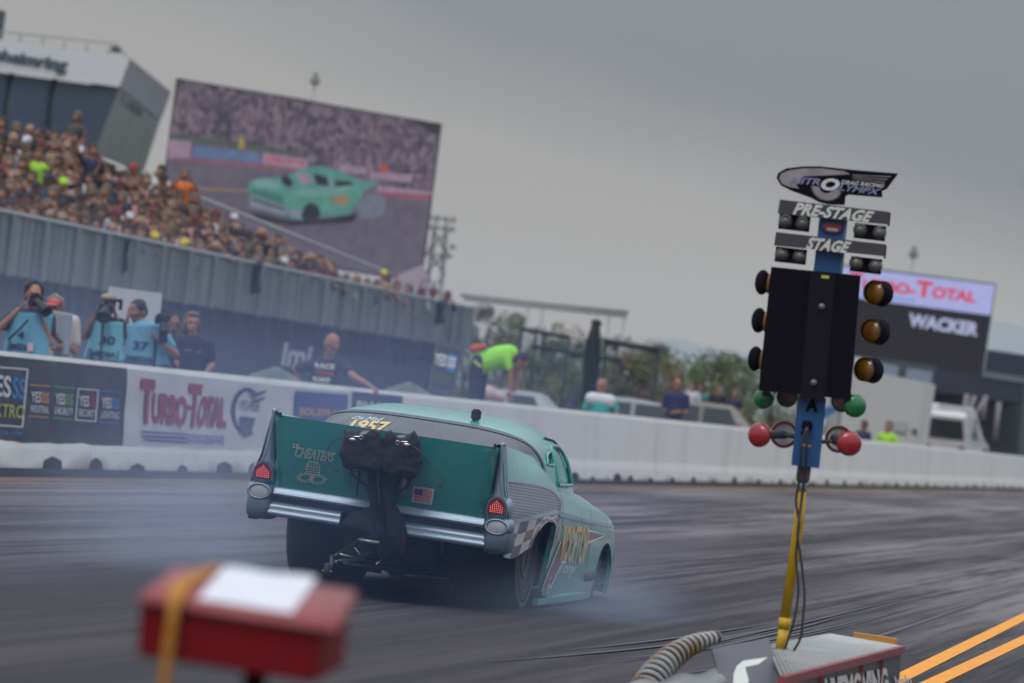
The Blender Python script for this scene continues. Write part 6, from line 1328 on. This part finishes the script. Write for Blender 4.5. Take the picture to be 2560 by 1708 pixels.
# ================================================================ vehicles
def vehicle(label, px, py, Y, L_, W_2, H_, col, rz, kind='car', name='parked_car', group=None):
    """px,py: top of the roof in the photo"""
    p = at(px, py, Y); t_ = thing(name, label, 'van' if kind == 'van' else 'car', (p[0], p[1], 0), group, rz); k = p[2] / H_ if False else 1.0; base = p[2] - H_
    t_.location = (p[0], p[1], max(0., base) * 0)
    H_ = p[2]
    pb_ = M('paint_' + name + label[:6].strip().replace(' ', '_'), col, .3, coat=.6, metal=.2, var=.05); gl_2 = M('car_glass_dark', (.015, .022, .028), .12, coat=.5)
    hl, hw_ = L_ / 2, W_2 / 2; belt = H_ * .60
    if kind == 'van': sec = [(-hl, .45), (-hl, H_ * .95), (-hl + .2, H_), (hl * .45, H_), (hl * .72, H_ * .62), (hl, H_ * .5), (hl, .4)]
    else: sec = [(-hl, .42), (-hl, belt * .95), (-hl + .25, belt * 1.04), (-hl * .62, belt * 1.08), (-hl * .36, H_ * .96), (-hl * .1, H_), (hl * .18, H_ * .985), (hl * .46, belt * 1.08), (hl * .92, belt * .86), (hl, belt * .6), (hl, .36)]
    rows = []
    for sw, ins in ((-1, .0), (-.97, .0)): pass
    mb = MB(); prof = []
    def yw_(z): return hw_ * (1 - .22 * max(0, (z - belt) / (H_ - belt + 1e-6)))
    A_ = [(x, -yw_(z), z) for x, z in sec]; B_2 = [(x, yw_(z), z) for x, z in sec]; mb.prism(A_, B_2); bm = bmesh.new(); me = mb.mesh('t', [pb_]); bm.from_mesh(me); bmesh.ops.recalc_face_normals(bm, faces=bm.faces); bmesh.ops.bevel(bm, geom=bm.edges[:], offset=.05, segments=3, affect='EDGES'); mb = MB(); mb.bm(bm, smooth=False); mb.build('body', pb_, t_)
    for s_ in (-1, 1):
        z0, z1 = belt * 1.06, H_ * .93; x0, x1 = (-hl * .55, hl * .30) if kind != 'van' else (-hl * .1, hl * .42)
        for a_, b_ in ((x0, (x0 + x1) / 2 - .05), ((x0 + x1) / 2 + .05, x1)):
            mb = MB(); i0 = .25 if a_ == x0 and kind != 'van' else .0; i1 = .28 if b_ == x1 else .0; pts = [(a_, s_ * (yw_(z0) + .012), z0), (b_, s_ * (yw_(z0) + .012), z0), (b_ - i1, s_ * (yw_(z1) + .012), z1), (a_ + i0, s_ * (yw_(z1) + .012), z1)]; mb.prism(pts, [(x, y - s_ * .03, z) for x, y, z in pts]); mb.build('side_window', gl_2, t_)
        for x in (-hl * .62, hl * .62):
            mb = MB(); mb.lathe([(.08, -.1), (.3, -.1), (.33, -.06), (.33, .06), (.3, .1), (.08, .1)], (x, s_ * (hw_ - .08), .33), (0, 1, 0), 20); w_ = mb.build('wheel', M_RUBBER, t_); mb = MB(); mb.lathe([(.001, .105), (.18, .11), (.2, .1)] if s_ > 0 else [(.001, -.105), (.18, -.11), (.2, -.1)], (x, s_ * (hw_ - .08), .33), (0, 1, 0), 16); mb.build('hubcap', M_STEEL, w_)
    mb = MB(); z0, z1 = belt * 1.08, H_ * .94; zz = [(-hl * .60, z0), (-hl * .40, z1)] if kind != 'van' else [(-hl - .02, H_ * .6), (-hl - .02, H_ * .88)]
    mb.prism([(zz[0][0] - .02, -yw_(z0) * .85, zz[0][1]), (zz[0][0] - .02, yw_(z0) * .85, zz[0][1]), (zz[1][0] - .02, yw_(z1) * .85, zz[1][1]), (zz[1][0] - .02, -yw_(z1) * .85, zz[1][1])], [(zz[0][0] + .02, -yw_(z0) * .85, zz[0][1]), (zz[0][0] + .02, yw_(z0) * .85, zz[0][1]), (zz[1][0] + .02, yw_(z1) * .85, zz[1][1]), (zz[1][0] + .02, -yw_(z1) * .85, zz[1][1])]); mb.build('rear_window', gl_2, t_)
    for s_ in (-1, 1): mb = MB(); mb.box((-hl - .005, s_ * hw_ * .75, belt * .8), (.04, .25, .14), bev=.02); mb.build('tail_lamp', M('lamp_red', (.3, .02, .02), .3), t_)
    return t_
a0 = math.radians(80)
vehicle('silver hatchback parked behind the bending marshal in bright green', 1310, 976, 103, 3.9, 1.75, 1.5, (.28, .31, .34), math.radians(-8))
vehicle('pale grey estate car parked right of the man in teal shirt', 1566, 993, 114, 4.2, 1.8, 1.5, (.30, .32, .33), math.radians(172))
vehicle('deep blue van parked behind the pale grey estate car', 1612, 958, 165, 4.6, 1.9, 2.0, (.03, .03, .12), math.radians(-10), 'van', 'parked_van')
vehicle('brownish pickup car parked right of the man with folded arms', 1790, 1008, 129, 4.6, 1.8, 1.5, (.24, .21, .19), math.radians(-6))
vehicle('white van parked beside the dark slate fence on the right', 2390, 1030, 200, 3.6, 1.8, 2.2, (.55, .54, .54), math.radians(75), 'van', 'parked_van')
vehicle('white delivery van partly hidden behind the box trailer edge', 2364, 1012, 206, 4.8, 2.0, 2.3, (.60, .60, .60), math.radians(60), 'van', 'parked_van')
# ================================================================ paddock steelwork, boards, trees
M_ST = M('dark_truss', (.018, .026, .032), .7)
def gantry(name, label, beams, posts, Y, mat, r=.12, grey=None):
    p0 = at(*beams[0][0], Y); t_ = thing(name, label, 'gantry', (p0[0], Y, 0))
    for a_, b_ in beams: mb = MB(); mb.tube([tuple(at(*a_, Y)), tuple(at(*b_, Y))], r, 8); mb.build('beam', mat, t_)
    for x, y in posts: p = at(x, y, Y); mb = MB(); mb.tube([tuple(p), (p[0], p[1], 0)], r * .7, 8); mb.build('post', mat, t_)
    rebase(t_); return t_
gantry('awning_frame', 'thin pale horizontal awning frame on slim posts above the paddock', [((1150, 736), (1572, 780)), ((1160, 746), (1568, 790))], [(1322, 758), (1358, 764), (1524, 780), (1562, 784)], 150, M('pale_frame', (.36, .36, .36), .6), .06)
gantry('scaffold_gantry', 'dark scaffold with two long beams left of the tall black draped post', [((1300, 822), (1424, 844)), ((1330, 866), (1555, 902))], [(1304, 824), (1422, 845), (1550, 902)], 125, M_ST, .055)
gantry('scaffold_gantry', 'dark scaffold beam right of the tall black draped post', [((1510, 852), (1650, 876))], [(1515, 853), (1645, 875)], 128, M_ST, .07)
def postthing():
    t_ = thing('draped_post', 'tall black draped post rising above the paddock scaffold', 'post', tuple(V3(at(1478, 900, 122)) * [1, 1, 0])); mb = MB()
    a_ = [at(x, y, 122) for x, y in ((1490, 812), (1484, 850), (1480, 900), (1478, 940))]; a_.append(V3((a_[-1][0], a_[-1][1], 0))); mb.tube([tuple(p) for p in a_], [.10, .17, .22, .19, .15], 12); mb.build('drape', M('black_drape', (.008, .016, .018), .9, bump=.4), t_); mb = MB(); mb.ell(tuple(at(1491, 808, 122)), (.13, .12, .10)); mb.build('cap', M_BLK, t_); rebase(t_)
postthing()
def board(name, label, poly, Y, mat, ops=None, mats=None, th=.05, legs=True):
    t_ = thing(name, label, 'board', tuple(V3(at(*poly[3], Y)) * [1, 1, 0])); mb = MB(); mb.prism([tuple(at(x, y, Y)) for x, y in poly], [tuple(at(x, y, Y + th)) for x, y in poly]); mb.build('panel', mat, t_)
    if ops: decals(t_, mats, ops, lambda a, b: tuple(at(a, b, Y - .015)), 'print')
    if legs:
        for x, y in (poly[2], poly[3]): p = at(x, y, Y + .03); mb = MB(); mb.tube([tuple(p), (p[0], p[1], 0)], .03, 6); mb.build('leg', M_ST, t_)
    rebase(t_); return t_
board('white_board', 'plain white panel standing behind the photographers bent over his camera', [(272, 716), (406, 734), (394, 850), (256, 834)], 68, M('board_grey_white', (.46, .46, .50), .6), legs=True)['label'] = 'plain white panel standing behind the photographer numbered 37'
board('sponsor_board', 'upright grey framed sponsor board at the end of the grandstand beside the marshal', [(1090, 850), (1156, 868), (1136, 992), (1070, 976)], 80.5, M('board_slate', (.09, .10, .13), .6), [(0, 'poly', [(1092, 862), (1148, 876), (1130, 978), (1078, 966)]), (1, 'text', 'YES', ((1088, 880), (1120, 888), (1114, 918), (1083, 910)), (.04,)), (2, 'poly', [(1123, 884), (1144, 889), (1136, 932), (1116, 927)]), (1, 'text', 'SS', ((1122, 890), (1142, 895), (1137, 922), (1117, 917)), (.04,)), (3, 'poly', [(1090, 930), (1130, 940), (1124, 962), (1084, 954)])], [M('board_face', (.04, .055, .07), .6), W_, B_, M('board_olive', (.06, .10, .04), .6)])
board('white_sign', 'white lettering cut-out fixed to the dark skirt wall behind the bald man', [(716, 858), (784, 866), (780, 870), (712, 862)], 99, M_BLK, [(0, 'text', 'Imi', ((712, 856), (784, 864), (772, 922), (702, 914)), (.03,))], [M('faded_white', (.30, .32, .36), .7)], legs=False)
for lbl, pts, Y in (('grey green tarpaulin mound behind the wall left of the sponsor board', (1022, 965), 77.5), ('low grey tarpaulin mound behind the wall left of the bald man', (690, 928), 69)):
    p = at(*pts, Y); mb = MB(); 
    for i in range(5): mb.ell((p[0] + (i - 2) * .13, p[1] + .1 * (i % 2), .5), (.22, .3, p[2] - .42 - .06 * abs(i - 2)), e=.8)
    o = remesh(mb, 'tarpaulin', M('tarp_grey_green', (.10, .13, .12), .8), None, .04, 4); tag(o, lbl, 'tarpaulin'); recenter(o)
p = at(1207, 985, 86); mb = MB(); mb.ell(tuple(p), (.26, .2, .17)); mb.ell((p[0] + .25, p[1], p[2] - .02), (.15, .1, .10)); mb.ell((p[0] + .05, p[1] + .05, .5), (.2, .2, p[2] - .5)); o = remesh(mb, 'cloth_bundle', M('pale_pink_cloth', (.52, .40, .38), .85), None, .03, 3); tag(o, 'pale pink cloth bundle held up beside the bending marshal', 'cloth'); recenter(o)
# people in the paddock
def pad(px, py, Y, sh_, lbl, k=1.1, pose='down'): spect(px, py, Y, sh_, pose, lbl, group=None, k=k)
pad(1732, 968, 150, 'white', 'person in white shirt walking right of the man with folded arms'); pad(1758, 972, 156, 'teal', 'person in green top beside the one in white shirt'); pad(1796, 972, 148, 'black', 'person in black bending over near the brownish pickup'); pad(1838, 985, 160, 'navy', 'person in navy left of the light tree')
pad(2221, 1068, 146, 'neon green', 'marshal in neon green vest in front of the box trailer'); pad(2462, 1134, 180, 'neon green', 'marshal in neon green vest near the white van', k=1.0); pad(2160, 1064, 139, 'navy', 'person in dark clothes at the left end of the box trailer', k=1.0)
t_ = quadbox('blue_awning', 'small blue awning seen just right of the light tree column', 'awning', [(2045, 1022), (2108, 1012), (2106, 1022), (2050, 1052)], 147, 2.5, M('awning_blue', (.05, .13, .30), .6))
for x in (2052, 2100): p = at(x, 1035, 147.5); mb = MB(); mb.tube([(p[0] - t_.location.x, p[1] - t_.location.y, p[2] + .1), (p[0] - t_.location.x, p[1] - t_.location.y, 0)], .03, 6); mb.build('leg', M_STEEL, t_)
# trees
LEAF = [M('leaf_olive', (.13, .135, .055), .8, var=.3, scale=2), M('leaf_green', (.08, .12, .05), .8, var=.3, scale=2), M('leaf_rust', (.17, .12, .06), .8, var=.3, scale=2), M('leaf_dark', (.05, .072, .045), .8, var=.3, scale=2), M('leaf_pale', (.15, .16, .07), .8, var=.4, scale=2)]
M_BARK = M('bark', (.06, .045, .035), .9, bump=.4)
def tree(px, py, Y, w, mi, label, name='tree', base_up=.25, n=2400, seed=0):
    r_ = random.Random(seed + int(px)); top = at(px, py, Y); X, H_ = top[0], top[2]; w = w * 1.45 * Y / FPX
    t_ = thing(name, label, 'tree', (X, Y, 0), 'trees behind the paddock'); mb = MB(); mb.tube([(0, 0, 0), (r_.uniform(-.2, .2), 0, H_ * .4), (r_.uniform(-.3, .3), 0, H_ * .8)], [w * .05, w * .035, .03], 8)
    for i in range(5): a_ = r_.uniform(0, 6.28); z_ = H_ * r_.uniform(.25, .55); mb.tube([(0, 0, z_), (math.cos(a_) * w * .3, math.sin(a_) * w * .3, z_ + H_ * .25)], [w * .02, .02], 6)
    mb.build('trunk', M_BARK, t_)
    mb = MB(); cl = []
    for i in range(22): a_ = r_.uniform(0, 6.28); q = r_.uniform(0, 1) ** .6; zf = r_.uniform(base_up, 1); wr = math.sin(max(.12, min(1, (1.06 - zf) * 1.5)) * math.pi / 2) * .5; cl.append((math.cos(a_) * q * wr * w, math.sin(a_) * q * wr * w, zf * H_ * .93, r_.uniform(.12, .22) * w))
    for i in range(n):
        c = cl[i % len(cl)]; d = Vector((r_.gauss(0, 1), r_.gauss(0, 1), r_.gauss(0, .8))).normalized(); rr_ = c[3] * r_.uniform(.55, 1.05); p = Vector((c[0], c[1], min(c[2], H_ - c[3] * .6))) + d * rr_; s_ = w * r_.uniform(.018, .032); u_ = Vector((r_.gauss(0, 1), r_.gauss(0, 1), r_.gauss(0, 1))).normalized(); v_ = u_.orthogonal().normalized()
        mb.add([p + u_ * s_, p + v_ * s_ * .7, p - u_ * s_, p - v_ * s_ * .7], [[0, 1, 2, 3]], 1 if (i % len(cl)) % 4 == 1 else 0, False)
    mb.build('crown', [LEAF[mi], LEAF[(mi + 3) % 4]], t_, fixn=False)
TL = ['olive leafed tree', 'green leafed tree', 'rust tinged tree', 'dark leafed tree', 'pale leafed tree']
for i, (px, py, Y, w, mi, bu) in enumerate(((1215, 752, 170, 90, 3, .1), (1262, 768, 175, 120, 0, .1), (1300, 775, 182, 90, 0, .05), (1180, 790, 190, 110, 1, .1), (1345, 815, 200, 100, 3, .1), (1395, 800, 210, 100, 3, .1), (1440, 808, 205, 110, 3, .1), (1490, 830, 190, 110, 1, .1), (1545, 812, 200, 90, 3, .1), (1590, 822, 205, 100, 3, .1), (1640, 835, 215, 90, 3, .1), (1400, 850, 160, 130, 4, .1), (1330, 855, 150, 110, 0, .1), (1560, 880, 150, 120, 2, .1), (1620, 880, 150, 120, 0, .1), (1690, 872, 155, 120, 2, .05), (1740, 868, 165, 110, 1, .05), (1785, 862, 170, 110, 0, .05), (1830, 880, 175, 110, 1, .05), (1880, 895, 180, 110, 1, .05), (1480, 870, 155, 110, 1, .05), (2010, 930, 200, 90, 3, .05), (1940, 915, 190, 100, 1, .05), (1655, 852, 200, 80, 3, .1))):
    tree(px, py, Y, w, mi, TL[mi] + (' in the loose row behind the paddock scaffold'), base_up=bu, seed=i)
# ================================================================ tyre smoke and haze
def volmat(name, col, build):
    m = bpy.data.materials.new(name); m.use_nodes = True; t = m.node_tree; t.nodes.clear(); o = N(t, 'ShaderNodeOutputMaterial'); v = N(t, 'ShaderNodeVolumePrincipled'); v.inputs['Color'].default_value = (*col, 1); v.inputs['Anisotropy'].default_value = .2
    d = build(t)
    if isinstance(d, (int, float)): v.inputs['Density'].default_value = d
    else: L(t, d, v.inputs['Density'])
    L(t, v.outputs[0], o.inputs['Volume']); return m
def smoke(name, c, r, dens, label, seed, col=(.58, .70, .98), rz=0., sc=1.0):
    mb = MB(); mb.box((0, 0, 0), (2, 2, 2)); 
    def bd(t):
        tc = N(t, 'ShaderNodeTexCoord'); ln = N(t, 'ShaderNodeVectorMath', operation='LENGTH'); L(t, tc.outputs['Object'], ln.inputs[0])
        r_ = N(t, 'ShaderNodeMapRange'); r_.interpolation_type = 'SMOOTHSTEP'; r_.inputs[1].default_value = 1.; r_.inputs[2].default_value = .15; L(t, ln.outputs['Value'], r_.inputs[0])
        mp = N(t, 'ShaderNodeMapping'); mp.inputs['Location'].default_value = (seed, seed, 0); mp.inputs['Scale'].default_value = (r[0] * sc, r[1] * sc * .7, r[2] * sc); L(t, tc.outputs['Object'], mp.inputs[0])
        nz = N(t, 'ShaderNodeTexNoise'); nz.inputs['Scale'].default_value = .9; nz.inputs['Detail'].default_value = 3; L(t, mp.outputs[0], nz.inputs[0])
        q = N(t, 'ShaderNodeMapRange'); q.inputs[1].default_value = .35; q.inputs[2].default_value = .75; L(t, nz.outputs[0], q.inputs[0])
        return mth(t, 'MULTIPLY', mth(t, 'MULTIPLY', r_.outputs[0], mth(t, 'MULTIPLY_ADD', q.outputs[0], 1.5, .25)), dens)
    o = mb.build(name, volmat(name + '_volume', col, bd)); o.location = c; o.scale = r; o.rotation_euler = (0, 0, rz)
    tag(o, label, 'smoke', kind='stuff'); return o
fwd = lambda s, x: CO + CYV * s + CXV * x
c = fwd(-.6, -.6); smoke('tyre_smoke', (c[0], c[1], .75), (3.1, 8.0, 1.8), .032, 'thin bluish tyre smoke veil hanging around and behind the green race car', 3, rz=-A, col=(.36, .50, 1.0))
c = fwd(.1, 1.0); smoke('tyre_smoke', (c[0], c[1], .10), (1.05, 2.5, .34), .30, 'low pale blue tyre smoke rolling out right of the rear wheel', 9, rz=-A, sc=1.5, col=(.60, .70, .95))
c = fwd(-.2, -1.3); smoke('tyre_smoke', (c[0], c[1], .42), (1.5, 2.4, .80), .27, 'blue tyre smoke spreading low left of the race car tail', 14, rz=-A, sc=1.2, col=(.68, .74, .90))
smoke('tyre_smoke', (-5.5, 62, 1.2), (8, 15, 2.4), .022, 'faint drifting smoke veil between the white wall and the grandstand', 21, rz=-A, sc=.3)
mb = MB(); mb.box((0, 1700, 40), (1400, 3500, 84)); hz = mb.build('haze', volmat('haze_air', (.97, .97, .97), lambda t: .00013)); tag(hz, None, None, kind='stuff')
# ================================================================ one mesh per separate piece
def split_loose(o):
    me = o.data; n = len(me.vertices); par = list(range(n))
    def fnd(a):
        while par[a] != a: par[a] = par[par[a]]; a = par[a]
        return a
    for e in me.edges:
        a, b = fnd(e.vertices[0]), fnd(e.vertices[1])
        if a != b: par[a] = b
    gr = {}
    for p in me.polygons: gr.setdefault(fnd(p.vertices[0]), []).append(p.index)
    if len(gr) < 2 or len(gr) > 100: return
    first = True; src = me
    for k, idx in gr.items():
        mp_, vs, fs = {}, [], []
        for i in idx:
            f = []
            for v in src.polygons[i].vertices:
                if v not in mp_: mp_[v] = len(vs); vs.append(tuple(src.vertices[v].co))
                f.append(mp_[v])
            fs.append(f)
        m2 = bpy.data.meshes.new(o.name.split('.')[0]); m2.from_pydata(vs, [], fs)
        for m_ in src.materials: m2.materials.append(m_)
        m2.polygons.foreach_set('material_index', [src.polygons[i].material_index for i in idx]); m2.polygons.foreach_set('use_smooth', [src.polygons[i].use_smooth for i in idx]); m2.update()
        if first: o.data = m2; first = False
        else: c = o.copy(); c.data = m2; COL.objects.link(c)
for o in list(bpy.data.objects):
    if o.type == 'MESH' and o.name.split('.')[0] in ('mullion', 'flag_canton', 'panel_gap', 'pack_bracket', 'pack_label', 'window_blind', 'drain_notch', 'driver_seat', 'interior_panel', 'panel_latch', 'belly_pan_edge', 'exhaust_pipe', 'front_spoiler', 'roof_plant_box', 'chute_mount', 'roof_rail', 'shirt_print'): split_loose(o)
